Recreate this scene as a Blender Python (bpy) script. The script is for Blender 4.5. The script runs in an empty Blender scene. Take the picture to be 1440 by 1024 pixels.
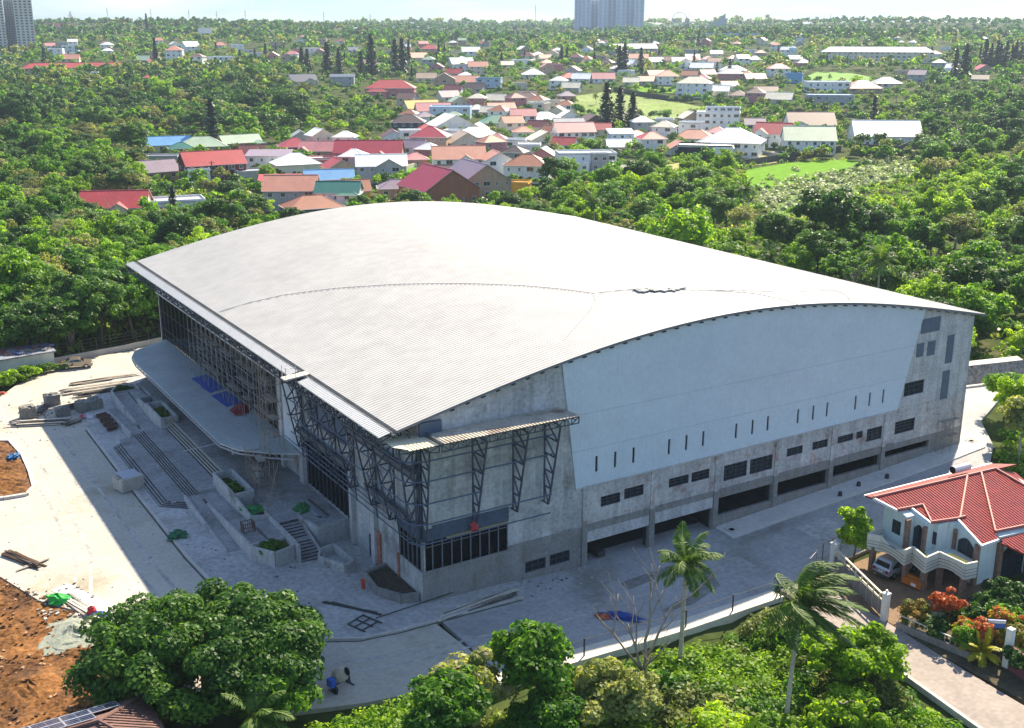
import bpy, bmesh, math, random
import numpy as np
from mathutils import Vector, Matrix
SC = bpy.context.scene
COL = SC.collection
PI = math.pi
# ------------------------------------------------------------------ camera
F, CX, CY, H = 1600.0, 720.0, 512.0, 48.0
PITCH = math.atan(472 / F)
CP, SP = math.cos(PITCH), math.sin(PITCH)
cam_data = bpy.data.cameras.new("camera"); cam = bpy.data.objects.new("camera", cam_data); COL.objects.link(cam)
cam_data.sensor_width = 36.0; cam_data.lens = 36.0 * F / 1440.0
cam_data.clip_start = 1.0; cam_data.clip_end = 20000
cam.location = (0, 0, H); cam.rotation_euler = (PI / 2 - PITCH, 0, 0)
SC.camera = cam
TH = math.radians(31.6)
UX, UY = math.cos(TH), math.sin(TH)
O = Vector((-7.742, 89.161, 0.0))          # near corner of the arena: local U runs along its side, V along its front
def W(U, V, Z=0.0): return Vector((O.x + U * UX - V * UY, O.y + U * UY + V * UX, Z))
def UVof(x, y):
    dx, dy = x - O.x, y - O.y
    return dx * UX + dy * UY, -dx * UY + dy * UX
def ray(px, py):
    a = (px - CX) / F; b = -(py - CY) / F
    return Vector((a, CP + b * SP, -SP + b * CP))
def proj(p):
    x, y, z = p[0], p[1], p[2] - H
    w = y * CP - z * SP
    return CX + F * x / w, CY - F * (y * SP + z * CP) / w, w
def sstep(a, b, x):
    t = min(1, max(0, (x - a) / (b - a))); return t * t * (3 - 2 * t)
RISE = [(0, 0), (430, 0), (600, 4), (770, 13), (1000, 22), (1300, 31), (1700, 39), (2200, 44), (3000, 46), (4500, 46), (9000, 20)]
SAG = [(-6, 0), (8, -.45), (17, -.9), (33, -.95), (71, .87), (90, 1.2), (140, 1.2)]
def lerp(tab, x):
    if x <= tab[0][0]: return tab[0][1]
    for (a, va), (b, vb) in zip(tab, tab[1:]):
        if x <= b: return va + (vb - va) * (x - a) / (b - a)
    return tab[-1][1]
def T(x, y):
    U, V = UVof(x, y)
    z = lerp(SAG, U) * (1 - sstep(60, 110, V))
    z += lerp(RISE, y)
    if V < -14 and U < 25: z -= 1.5 * sstep(14.2, 17.5, -V) * (1 - sstep(20.5, 24.5, U)) * sstep(-9, -3, U)
    if y > 900:
        k = sstep(900, 1800, y)
        z += k * (7 * math.sin(x / 310 + 1.2) * math.sin(y / 420) + 4 * math.sin(x / 130 + y / 300) + 10 * math.exp(-((x + 320) / 260) ** 2 - ((y - 2000) / 500) ** 2)
                  + 12 * math.exp(-((x - 620) / 260) ** 2 - ((y - 2300) / 500) ** 2))
    return z
def ground(px, py):
    """point of the ground seen at a photo pixel"""
    d = ray(px, py)
    z = 0.0
    t = 50
    for k in range(40):
        if d.z >= -1e-5: break
        tn = (z - H) / d.z
        t = tn if k < 6 else 0.5 * (t + tn)
        z = T(d.x * t, d.y * t)
    return Vector((d.x * t, d.y * t, z))
def G(px, py): return ground(px, py)
# ------------------------------------------------------------------ tags
def tag(o, label=None, cat=None, group=None, kind=None):
    if label: o["label"] = label
    if cat: o["category"] = cat
    if group: o["group"] = group
    if kind: o["kind"] = kind
    return o
def empty(name, loc=(0, 0, 0), rz=0.0, label=None, cat=None, group=None):
    o = bpy.data.objects.new(name, None); COL.objects.link(o)
    o.location = loc; o.rotation_euler = (0, 0, rz); o.empty_display_size = .5
    return tag(o, label, cat, group)
def place(o, loc, rz=0.0, s=1.0):
    o.location = loc; o.rotation_euler = (0, 0, rz)
    o.scale = (s, s, s) if not hasattr(s, "__len__") else s
    return o
def kids(o): return [c for c in KIDS.get(o.name, [])]
KIDS = {}
def copy_tree(o, parent=None):
    c = o.copy(); COL.objects.link(c)
    if parent is not None:
        c.parent = parent; KIDS.setdefault(parent.name, []).append(c)
    for ch in list(KIDS.get(o.name, [])): copy_tree(ch, c)
    return c
# ------------------------------------------------------------------ mesh builder
class MB:
    def __init__(s): s.v = []; s.f = []; s.m = []
    def face(s, pts, m=0):
        i = len(s.v); s.v += [tuple(p) for p in pts]; s.f.append(tuple(range(i, i + len(pts)))); s.m.append(m)
    def box(s, x0, x1, y0, y1, z0, z1, m=0):
        i = len(s.v)
        s.v += [(x0, y0, z0), (x1, y0, z0), (x1, y1, z0), (x0, y1, z0), (x0, y0, z1), (x1, y0, z1), (x1, y1, z1), (x0, y1, z1)]
        for q in ((0, 3, 2, 1), (4, 5, 6, 7), (0, 1, 5, 4), (1, 2, 6, 5), (2, 3, 7, 6), (3, 0, 4, 7)):
            s.f.append(tuple(i + k for k in q)); s.m.append(m)
    def obox(s, c, X, Y, Z, m=0):
        c = Vector(c); X = Vector(X); Y = Vector(Y); Z = Vector(Z); i = len(s.v)
        for sz in (-1, 1):
            for sx, sy in ((-1, -1), (1, -1), (1, 1), (-1, 1)): s.v.append(tuple(c + X * sx + Y * sy + Z * sz))
        for q in ((0, 3, 2, 1), (4, 5, 6, 7), (0, 1, 5, 4), (1, 2, 6, 5), (2, 3, 7, 6), (3, 0, 4, 7)):
            s.f.append(tuple(i + k for k in q)); s.m.append(m)
    def bar(s, p, q, w, h=None, m=0, up=(0, 0, 1)):
        h = w if h is None else h
        p = Vector(p); q = Vector(q); d = q - p; L = d.length
        if L < 1e-6: return
        d.normalize(); u = Vector(up)
        if abs(d.dot(u)) > .97: u = Vector((1, 0, 0))
        X = d.cross(u).normalized(); Z = X.cross(d)
        s.obox((p + q) / 2, X * w / 2, d * L / 2, Z * h / 2, m)
    def tube(s, pts, r, n=6, m=0, r2=None, cap=True):
        pts = [Vector(p) for p in pts]; r2 = r if r2 is None else r2; K = len(pts); i0 = len(s.v); prev = None
        for k, p in enumerate(pts):
            d = (pts[min(k + 1, K - 1)] - pts[max(k - 1, 0)]).normalized()
            if prev is None:
                a = Vector((0, 0, 1)) if abs(d.z) < .9 else Vector((1, 0, 0)); X = d.cross(a).normalized()
            else: X = (prev - d * prev.dot(d)).normalized()
            prev = X; Y = d.cross(X); rr = r + (r2 - r) * k / max(1, K - 1)
            for j in range(n):
                a = 2 * PI * j / n; s.v.append(tuple(p + X * (rr * math.cos(a)) + Y * (rr * math.sin(a))))
        for k in range(K - 1):
            for j in range(n):
                a = i0 + k * n + j; b = i0 + k * n + (j + 1) % n
                s.f.append((a, b, b + n, a + n)); s.m.append(m)
        if cap:
            s.f.append(tuple(i0 + j for j in reversed(range(n)))); s.m.append(m)
            s.f.append(tuple(i0 + (K - 1) * n + j for j in range(n))); s.m.append(m)
    def prism(s, poly, z0, z1, m=0, mt=None):
        n = len(poly); i = len(s.v); mt = m if mt is None else mt
        zb = z0 if hasattr(z0, "__len__") else [z0] * n; zt = z1 if hasattr(z1, "__len__") else [z1] * n
        s.v += [(p[0], p[1], zb[k]) for k, p in enumerate(poly)] + [(p[0], p[1], zt[k]) for k, p in enumerate(poly)]
        s.f.append(tuple(i + k for k in reversed(range(n)))); s.m.append(m)
        s.f.append(tuple(i + n + k for k in range(n))); s.m.append(mt)
        for k in range(n):
            j = (k + 1) % n; s.f.append((i + k, i + j, i + n + j, i + n + k)); s.m.append(m)
    def wall(s, a, b, z0, z1, t, m=0):
        """upright wall slab from plan point a to b"""
        a = Vector((a[0], a[1], 0)); b = Vector((b[0], b[1], 0)); d = (b - a).normalized(); nrm = Vector((-d.y, d.x, 0)) * t / 2
        z1b = z1 if not hasattr(z1, "__len__") else z1[1]; z1a = z1 if not hasattr(z1, "__len__") else z1[0]
        z0b = z0 if not hasattr(z0, "__len__") else z0[1]; z0a = z0 if not hasattr(z0, "__len__") else z0[0]
        s.prism([(a - nrm)[:2], (b - nrm)[:2], (b + nrm)[:2], (a + nrm)[:2]], [z0a, z0b, z0b, z0a], [z1a, z1b, z1b, z1a], m)
    def mesh(s, name, mats, smooth=False):
        me = bpy.data.meshes.new(name); me.from_pydata(s.v, [], s.f)
        for mt in mats: me.materials.append(mt)
        if len(mats) > 1: me.polygons.foreach_set("material_index", s.m)
        if smooth: me.polygons.foreach_set("use_smooth", [True] * len(s.f))
        me.update(); return me
    def build(s, name, mats, parent=None, smooth=False, fix=True):
        if not isinstance(mats, (list, tuple)): mats = [mats]
        me = s.mesh(name, mats, smooth)
        if fix:
            bm = bmesh.new(); bm.from_mesh(me)
            bmesh.ops.recalc_face_normals(bm, faces=bm.faces); bm.to_mesh(me); bm.free()
        return link(name, me, parent)
def link(name, me, parent=None):
    o = bpy.data.objects.new(name, me); COL.objects.link(o)
    if parent is not None:
        o.parent = parent; KIDS.setdefault(parent.name, []).append(o)
    return o
def uv_thing(o):
    """a single mesh whose coordinates are arena-local U, V, Z"""
    o.location = O; o.rotation_euler = (0, 0, TH); return o
# ------------------------------------------------------------------ materials
def _nt(name):
    m = bpy.data.materials.new(name); m.use_nodes = True; nt = m.node_tree
    b = nt.nodes["Principled BSDF"]; return m, nt, b
def N(nt, t, **kw):
    n = nt.nodes.new(t)
    for k, v in kw.items():
        if k.startswith("i_"):
            key = k[2:]; n.inputs[int(key) if key.isdigit() else key].default_value = v
        else: setattr(n, k, v)
    return n
MC = {}
def c4(c): return (c[0], c[1], c[2], 1)
def noisy(name, col, var=.18, scale=1.0, rough=.85, metal=0.0, streak=0.0, spec=.3, bump=0.0, fine=18.0, col2=None, amt2=.0, scale2=.3, coat=0.0, panel=0.0):
    """base colour broken by two noises (and optional second stain colour, upright streaks)"""
    if name in MC: return MC[name]
    m, nt, b = _nt(name); L = nt.links
    tc = N(nt, "ShaderNodeTexCoord")
    n1 = N(nt, "ShaderNodeTexNoise", i_Scale=scale, i_Detail=6.0, i_Roughness=.62); L.new(tc.outputs["Object"], n1.inputs["Vector"])
    n2 = N(nt, "ShaderNodeTexNoise", i_Scale=fine, i_Detail=3.0); L.new(tc.outputs["Object"], n2.inputs["Vector"])
    a = N(nt, "ShaderNodeMath", operation="ADD"); L.new(n1.outputs["Fac"], a.inputs[0]); L.new(n2.outputs["Fac"], a.inputs[1])
    r = N(nt, "ShaderNodeMapRange"); r.inputs["From Min"].default_value = .62; r.inputs["From Max"].default_value = 1.38
    r.inputs["To Min"].default_value = 1 - var * 1.6; r.inputs["To Max"].default_value = 1 + var * 1.6
    L.new(a.outputs[0], r.inputs["Value"])
    val = r.outputs[0]
    if streak:
        mp = N(nt, "ShaderNodeMapping"); mp.inputs["Scale"].default_value = (1.1, 1.1, .09); L.new(tc.outputs["Object"], mp.inputs["Vector"])
        n3 = N(nt, "ShaderNodeTexNoise", i_Scale=1.0, i_Detail=5.0, i_Roughness=.7); L.new(mp.outputs[0], n3.inputs["Vector"])
        r3 = N(nt, "ShaderNodeMapRange"); r3.inputs["From Min"].default_value = .35; r3.inputs["From Max"].default_value = .7
        r3.inputs["To Min"].default_value = 1.06; r3.inputs["To Max"].default_value = 1 - streak; L.new(n3.outputs["Fac"], r3.inputs["Value"])
        mm = N(nt, "ShaderNodeMath", operation="MULTIPLY"); L.new(val, mm.inputs[0]); L.new(r3.outputs[0], mm.inputs[1]); val = mm.outputs[0]
    base = N(nt, "ShaderNodeRGB"); base.outputs[0].default_value = c4(col); bc = base.outputs[0]
    if col2 is not None:
        n4 = N(nt, "ShaderNodeTexNoise", i_Scale=scale2, i_Detail=5.0, i_Roughness=.6); L.new(tc.outputs["Object"], n4.inputs["Vector"])
        r4 = N(nt, "ShaderNodeMapRange"); r4.inputs["From Min"].default_value = .62 - amt2; r4.inputs["From Max"].default_value = .72 - amt2 * .6
        L.new(n4.outputs["Fac"], r4.inputs["Value"])
        mx = N(nt, "ShaderNodeMix", data_type="RGBA"); L.new(r4.outputs[0], mx.inputs[0]); L.new(bc, mx.inputs[6]); mx.inputs[7].default_value = c4(col2); bc = mx.outputs[2]
    if panel:
        sx = N(nt, "ShaderNodeSeparateXYZ"); L.new(tc.outputs["Object"], sx.inputs[0]); ax = N(nt, "ShaderNodeMath", operation="ADD"); L.new(sx.outputs[0], ax.inputs[0]); L.new(sx.outputs[1], ax.inputs[1])
        cx = N(nt, "ShaderNodeCombineXYZ"); L.new(ax.outputs[0], cx.inputs[0]); L.new(sx.outputs[2], cx.inputs[1])
        br = N(nt, "ShaderNodeTexBrick", offset=.5); br.inputs["Color1"].default_value = (1 + panel,) * 3 + (1,); br.inputs["Color2"].default_value = (1 - panel,) * 3 + (1,); br.inputs["Mortar"].default_value = (.8, .79, .78, 1)
        br.inputs["Scale"].default_value = 1; br.inputs["Mortar Size"].default_value = .02; br.inputs["Mortar Smooth"].default_value = .8; br.inputs["Brick Width"].default_value = 2.05; br.inputs["Row Height"].default_value = 1.22; br.inputs["Bias"].default_value = 0
        L.new(cx.outputs[0], br.inputs["Vector"]); pm = N(nt, "ShaderNodeVectorMath", operation="MULTIPLY"); L.new(bc, pm.inputs[0]); L.new(br.outputs["Color"], pm.inputs[1]); bc = pm.outputs[0]
    vm = N(nt, "ShaderNodeVectorMath", operation="SCALE"); L.new(bc, vm.inputs[0]); L.new(val, vm.inputs["Scale"])
    L.new(vm.outputs[0], b.inputs["Base Color"])
    b.inputs["Roughness"].default_value = rough; b.inputs["Metallic"].default_value = metal; b.inputs["Specular IOR Level"].default_value = spec
    b.inputs["Coat Weight"].default_value = coat
    if bump:
        bp = N(nt, "ShaderNodeBump", i_Strength=bump); bp.inputs["Distance"].default_value = .05; L.new(n2.outputs["Fac"], bp.inputs["Height"]); L.new(bp.outputs[0], b.inputs["Normal"])
    MC[name] = m; return m
def plain(name, col, rough=.6, metal=0.0, spec=.4, coat=0.0): return noisy(name, col, var=.07, scale=1.5, rough=rough, metal=metal, spec=spec, coat=coat)
def ribbed(name, col, pitch, axis=0, rough=.45, metal=0.0, depth=.25, var=.08, spec=.5):
    """ribbed sheet metal: real bump from a wave across one axis"""
    if name in MC: return MC[name]
    m = noisy(name, col, var=var, scale=.25, rough=rough, metal=metal, spec=spec, fine=3.0); nt = m.node_tree; L = nt.links; b = nt.nodes["Principled BSDF"]
    tc = N(nt, "ShaderNodeTexCoord"); w = N(nt, "ShaderNodeTexWave", wave_type="BANDS", bands_direction="XYZ"[axis], wave_profile="SIN")
    w.inputs["Scale"].default_value = 2 * PI / (20 * pitch) * 1.0
    L.new(tc.outputs["Object"], w.inputs["Vector"])
    bp = N(nt, "ShaderNodeBump", i_Strength=depth); bp.inputs["Distance"].default_value = .08; L.new(w.outputs["Fac"], bp.inputs["Height"]); L.new(bp.outputs[0], b.inputs["Normal"])
    return m
def glass(name, col=(.012, .017, .022), rough=.08):
    if name in MC: return MC[name]
    m = noisy(name, col, var=.25, scale=.4, rough=rough, spec=.5, fine=1.5); return m
def leafmat(name, cols, rough=.5, trans=.35, dead=None, vary=.35):
    """leaves: colour from a per-leaf tint and a per-tree shift, light passing through"""
    if name in MC: return MC[name]
    m, nt, b = _nt(name); L = nt.links
    at_ = N(nt, "ShaderNodeAttribute", attribute_name="tint"); oi = N(nt, "ShaderNodeObjectInfo")
    ramp = N(nt, "ShaderNodeValToRGB"); el = ramp.color_ramp.elements
    el[0].position = 0; el[0].color = c4(cols[0]); el[1].position = 1; el[1].color = c4(cols[-1])
    for k in range(1, len(cols) - 1):
        e = el.new(k / (len(cols) - 1)); e.color = c4(cols[k])
    ad = N(nt, "ShaderNodeMath", operation="MULTIPLY_ADD"); L.new(oi.outputs["Random"], ad.inputs[0]); ad.inputs[1].default_value = vary; L.new(at_.outputs["Fac"], ad.inputs[2])
    sb = N(nt, "ShaderNodeMath", operation="SUBTRACT"); L.new(ad.outputs[0], sb.inputs[0]); sb.inputs[1].default_value = vary * .5
    L.new(sb.outputs[0], ramp.inputs[0])
    L.new(ramp.outputs[0], b.inputs["Base Color"]); b.inputs["Roughness"].default_value = rough; b.inputs["Specular IOR Level"].default_value = .25
    tr = N(nt, "ShaderNodeBsdfTranslucent"); hs = N(nt, "ShaderNodeVectorMath", operation="MULTIPLY"); L.new(ramp.outputs[0], hs.inputs[0]); hs.inputs[1].default_value = (1.55, 1.5, .6); L.new(hs.outputs[0], tr.inputs["Color"])
    mx = N(nt, "ShaderNodeMixShader", i_0=trans); L.new(b.outputs[0], mx.inputs[1]); L.new(tr.outputs[0], mx.inputs[2])
    L.new(mx.outputs[0], nt.nodes["Material Output"].inputs["Surface"])
    MC[name] = m; return m
def paving(name, col, su, sv, joint=.6, var=.12, stain=(.34, .30, .22)):
    """cast concrete bays: joints from a brick pattern in the surface's own coordinates"""
    m = noisy(name, col, var=var, scale=.12, rough=.9, spec=.2, fine=2.2, col2=stain, amt2=.06, scale2=.09)
    nt = m.node_tree; L = nt.links; b = nt.nodes["Principled BSDF"]; tc = N(nt, "ShaderNodeTexCoord")
    br = N(nt, "ShaderNodeTexBrick", offset=0.0); br.inputs["Color1"].default_value = (1, 1, 1, 1); br.inputs["Color2"].default_value = (.9, .9, .91, 1); br.inputs["Mortar"].default_value = (joint, joint, joint, 1)
    br.inputs["Scale"].default_value = 1; br.inputs["Mortar Size"].default_value = .045; br.inputs["Mortar Smooth"].default_value = .6; br.inputs["Brick Width"].default_value = su; br.inputs["Row Height"].default_value = sv; br.inputs["Bias"].default_value = -.2
    L.new(tc.outputs["Object"], br.inputs["Vector"])
    src = b.inputs["Base Color"].links[0].from_socket
    mx = N(nt, "ShaderNodeMix", data_type="RGBA", blend_type="MULTIPLY"); mx.inputs[0].default_value = 1; L.new(src, mx.inputs[6]); L.new(br.outputs["Color"], mx.inputs[7]); L.new(mx.outputs[2], b.inputs["Base Color"])
    return m
# ------------------------------------------------------------------ world and sun
SUN_D = Vector((0, 0, 0)) + (Vector((UX, UY, 0)) * 1.0 + Vector((-UY, UX, 0)) * .60 + Vector((0, 0, 1.0)))   # towards the sun
SUN_D.normalize()
ELEV = math.asin(SUN_D.z); AZ = math.atan2(SUN_D.x, SUN_D.y)
wd = bpy.data.worlds.new("World"); SC.world = wd; wd.use_nodes = True; wnt = wd.node_tree
sky = wnt.nodes.new("ShaderNodeTexSky"); sky.sky_type = "NISHITA"; sky.sun_disc = False
sky.sun_elevation = ELEV; sky.sun_rotation = AZ; sky.air_density = 1.0; sky.dust_density = .35; sky.ozone_density = 3.0; sky.altitude = 300
bg = wnt.nodes["Background"]; bg.inputs["Strength"].default_value = SKY_STRENGTH if "SKY_STRENGTH" in globals() else .098
_tc = wnt.nodes.new("ShaderNodeTexCoord"); _mp = wnt.nodes.new("ShaderNodeMapping"); _mp.inputs["Scale"].default_value = (2.2, 2.2, 16); wnt.links.new(_tc.outputs["Generated"], _mp.inputs[0])
_cn = wnt.nodes.new("ShaderNodeTexNoise"); _cn.inputs["Scale"].default_value = 2.6; _cn.inputs["Detail"].default_value = 6; wnt.links.new(_mp.outputs[0], _cn.inputs["Vector"])
_cr = wnt.nodes.new("ShaderNodeValToRGB"); _cr.color_ramp.elements[0].position = .45; _cr.color_ramp.elements[0].color = (.40, .51, .65, 1); _cr.color_ramp.elements[1].position = .72; _cr.color_ramp.elements[1].color = (.72, .76, .82, 1); wnt.links.new(_cn.outputs["Fac"], _cr.inputs[0])
_ml = wnt.nodes.new("ShaderNodeMix"); _ml.data_type = "RGBA"; _ml.blend_type = "MULTIPLY"; _ml.inputs[0].default_value = 1.0; wnt.links.new(sky.outputs[0], _ml.inputs[6])
_sx = wnt.nodes.new("ShaderNodeSeparateXYZ"); wnt.links.new(_tc.outputs["Generated"], _sx.inputs[0]); _mr = wnt.nodes.new("ShaderNodeMapRange"); _mr.interpolation_type = "SMOOTHSTEP"; _mr.inputs["From Min"].default_value = .04; _mr.inputs["From Max"].default_value = .35; wnt.links.new(_sx.outputs[2], _mr.inputs["Value"])
_hi = wnt.nodes.new("ShaderNodeMix"); _hi.data_type = "RGBA"; wnt.links.new(_mr.outputs[0], _hi.inputs[0]); wnt.links.new(_cr.outputs[0], _hi.inputs[6]); _hi.inputs[7].default_value = (1.26, 1.15, 1.06, 1); wnt.links.new(_hi.outputs[2], _ml.inputs[7])  # tint dims the horizon and brightens the unseen upper sky to fill shade
wnt.links.new(_ml.outputs[2], bg.inputs[0])
sl = bpy.data.lights.new("sun", "SUN"); sl.energy = 5.0; sl.angle = math.radians(.55); sl.color = (1.0, .87, .66)
so = bpy.data.objects.new("sun", sl); COL.objects.link(so); so.location = (60, 60, 120)
so.rotation_euler = SUN_D.to_track_quat("Z", "Y").to_euler()
SC.view_settings.view_transform = "Standard"; SC.view_settings.look = "None"; SC.view_settings.exposure = 1.32; SC.view_settings.gamma = 1
SC.cycles.max_bounces = 6; SC.cycles.diffuse_bounces = 3; SC.cycles.glossy_bounces = 3; SC.cycles.transmission_bounces = 4; SC.cycles.volume_bounces = 0; SC.cycles.transparent_max_bounces = 8
SC.cycles.use_denoising = True
# ================================================================== ARENA (local U, V, Z)
concrete = noisy("bare_concrete", (.46, .455, .45), panel=.09, var=.22, scale=.35, streak=.3, rough=.92, fine=2.6, col2=(.27, .26, .25), amt2=.08, scale2=.22, spec=.15)
concrete_low = noisy("raw_concrete", (.27, .26, .25), panel=.06, var=.18, scale=.3, streak=.22, rough=.95, fine=3.0, col2=(.22, .20, .18), amt2=.1, scale2=.3, spec=.1)
concrete_pink = noisy("primed_concrete", (.50, .475, .465), panel=.09, var=.24, scale=.4, streak=.3, rough=.92, fine=3.0, col2=(.38, .25, .22), amt2=.08, scale2=.5, spec=.15)
concrete_light = noisy("pale_concrete", (.50, .49, .49), panel=.07, var=.2, scale=.5, streak=.3, rough=.9, fine=4, spec=.15)
steel = noisy("dark_steel", (.07, .085, .115), var=.3, scale=.8, rough=.5, metal=.3, fine=6)
steel_blue = noisy("blue_grey_steel", (.09, .12, .18), var=.2, scale=.6, rough=.45, metal=.3, fine=6)
rustpipe = noisy("rusty_pipe", (.28, .21, .15), var=.35, scale=1.2, rough=.7, metal=.2, fine=9)
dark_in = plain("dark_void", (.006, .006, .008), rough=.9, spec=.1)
arena_glass = noisy("arena_glass", (.004, .006, .009), var=.3, scale=.3, rough=.12, spec=.18)
frame_dk = plain("window_frame_dark", (.05, .055, .065), rough=.5)
louvre = noisy("louvre_pane", (.02, .03, .045), var=.3, scale=1.0, rough=.2, fine=5)
roofmat = noisy("white_roof_sheet", (.455, .44, .415), var=.08, scale=.10, rough=.5, spec=.4, fine=.6)
soffit = plain("roof_underside", (.16, .17, .19), rough=.7)
canopy_tan = noisy("tan_sheet", (.50, .45, .37), var=.2, scale=.4, rough=.55, fine=2, col2=(.25, .20, .16), amt2=.1, scale2=.5)
stripmat = noisy("eave_sheet", (.60, .59, .57), var=.05, scale=.3, rough=.4, fine=2)
ochre_sheet = noisy("cream_sheet", (.72, .66, .48), var=.08, scale=.5, rough=.5, fine=2)
gutterm = noisy("gutter_metal", (.28, .27, .25), var=.25, scale=.6, rough=.7, fine=5)
cladm = ribbed("blue_cladding", (.55, .62, .69), .45, axis=0, rough=.5, depth=.12, var=.06)
canopym = ribbed("canopy_sheet", (.38, .41, .42), .35, axis=1, rough=.4, depth=.3, var=.14)
arena = empty("sports_arena", O, TH, "huge unfinished arena with a white curved roof and bare concrete walls", "arena")
RU = [-2.15, .21, 2.63, 4.53, 9, 13.99, 20.3, 31.09, 35.5, 40.4, 51, 62.4, 72.28]
RZ = [16.42, 16.98, 17.6, 18.1, 18.95, 19.65, 20.75, 21.66, 21.75, 21.6, 20.5, 18.68, 16.62]
RP = np.polyfit(RU, RZ, 4)
def rz(U): return float(np.polyval(RP, U))
R0, R1, RV0, RV1 = -2.25, 72.9, -.45, 82.7
# --- roof: corrugated sheet running along U, real ribs
def corrugated(ulist, zf, v0, v1, pitch, rib, hgt):
    vs = []; v = v0
    while v < v1:
        vs += [(v, 0), (v + pitch - rib, 0), (v + pitch - rib * .75, hgt), (v + pitch - rib * .25, hgt)]; v += pitch
    vs.append((v1, 0)); nv = len(vs); nu = len(ulist)
    P = np.zeros((nu, nv, 3)); va = np.array([q[0] for q in vs]); ha = np.array([q[1] for q in vs])
    for i, u_ in enumerate(ulist): P[i, :, 0] = u_; P[i, :, 1] = np.minimum(va, v1); P[i, :, 2] = zf(u_) + ha
    idx = np.arange(nu * nv).reshape(nu, nv)
    q = np.stack([idx[:-1, :-1], idx[1:, :-1], idx[1:, 1:], idx[:-1, 1:]], -1).reshape(-1, 4)
    me = bpy.data.meshes.new("roof"); me.from_pydata(P.reshape(-1, 3).tolist(), [], q.tolist()); return me
ul = [R0 + (R1 - R0) * k / 60 for k in range(61)]
me = corrugated(ul, rz, RV0, RV1, .46, .16, .036); me.materials.append(roofmat)
roof = link("roof", me, arena)
mb = MB()
for a, b in zip(ul[::2], ul[2::2]):
    mb.face([(a, RV0, rz(a) - .22), (a, RV1, rz(a) - .22), (b, RV1, rz(b) - .22), (b, RV0, rz(b) - .22)])
    for v_ in (RV0, RV1): mb.face([(a, v_, rz(a) - .22), (b, v_, rz(b) - .22), (b, v_, rz(b) + .02), (a, v_, rz(a) + .02)])
mb.face([(R1, RV0, rz(R1) - .22), (R1, RV1, rz(R1) - .22), (R1, RV1, rz(R1) + .02), (R1, RV0, rz(R1) + .02)])
mb.face([(R0, RV0, rz(R0) - .22), (R0, RV1, rz(R0) - .22), (R0, RV1, rz(R0) + .02), (R0, RV0, rz(R0) + .02)])
mb.build("roof_soffit", soffit, roof, fix=False)
for k in range(46):                         # purlin ends under the gable edge
    mb = MB(); a = 3 + k * 1.5; mb.obox((a, -.32, rz(a) - .34), (.17, 0, .17 * (rz(a + .1) - rz(a - .1)) / .2), (0, .14, 0), (0, 0, .045)); mb.build("purlin_end", frame_dk, roof)
mb = MB()                                   # far gable trim
mb.box(R0 - .05, R0 + .02, 0, 82.6, rz(R0) - .45, rz(R0) - .05); mb.build("fascia", gutterm, roof)
# cables lying on the roof
mb = MB()
def pathU(pts): return [(u_, v_, rz(u_) + .1) for u_, v_ in pts]
def lin(a, b, n, sag=0): return [(a[0] + (b[0] - a[0]) * k / n + 0, a[1] + (b[1] - a[1]) * k / n + sag * math.sin(PI * k / n)) for k in range(n + 1)]
def roof_at(px, py):
    d = ray(px, py); lo, hi = 60, 400
    for k in range(60):
        m_ = (lo + hi) / 2; p = Vector((0, 0, H)) + d * m_; u_, v_ = UVof(p.x, p.y)
        if p.z > rz(u_): lo = m_
        else: hi = m_
    return (u_, v_)
for pix in ([(308, 440), (350, 427), (400, 416), (470, 407), (560, 401), (650, 400), (735, 403), (790, 408), (835, 414)],
            [(835, 414), (870, 410), (900, 408), (950, 409), (1000, 410), (1060, 414), (1100, 422), (1125, 431)],
            [(1175, 410), (1130, 411), (1075, 411), (1000, 410)], [(1175, 410), (1190, 416), (1196, 424)]):
    uvs = [roof_at(*q) for q in pix]
    for a, b in zip(uvs, uvs[1:]): mb.tube(pathU(lin(a, b, 4)), .034, 4, cap=False)
uvs = [roof_at(*q) for q in [(835, 414), (837, 425), (828, 440), (810, 460), (792, 480)]]
for a, b in zip(uvs, uvs[1:]): mb.tube(pathU(lin(a, b, 4)), .018, 4, cap=False)
mb.build("roof_cable", plain("cable_grey", (.33, .33, .33), rough=.8), roof)
mb = MB(); rng = random.Random(5)
for k in range(26):
    u_, v_ = roof_at(893 + 62 * rng.random() ** .8, 407 + 4 * rng.random()); a = rng.random() * 3
    mb.obox((u_, v_, rz(u_) + .13), (math.cos(a) * rng.uniform(.2, .8), math.sin(a) * .4, 0), (-math.sin(a) * .2, math.cos(a) * .2, 0), (0, 0, .07), rng.choice([0, 0, 1, 2]))
clt = uv_thing(mb.build("roofing_scrap", [plain("scrap_grey", (.2, .21, .22)), plain("scrap_dark", (.04, .05, .06)), plain("scrap_blue", (.16, .19, .22))]))
tag(clt, "heap of dark scrap left lying on the white curved roof", "scrap heap")
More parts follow.
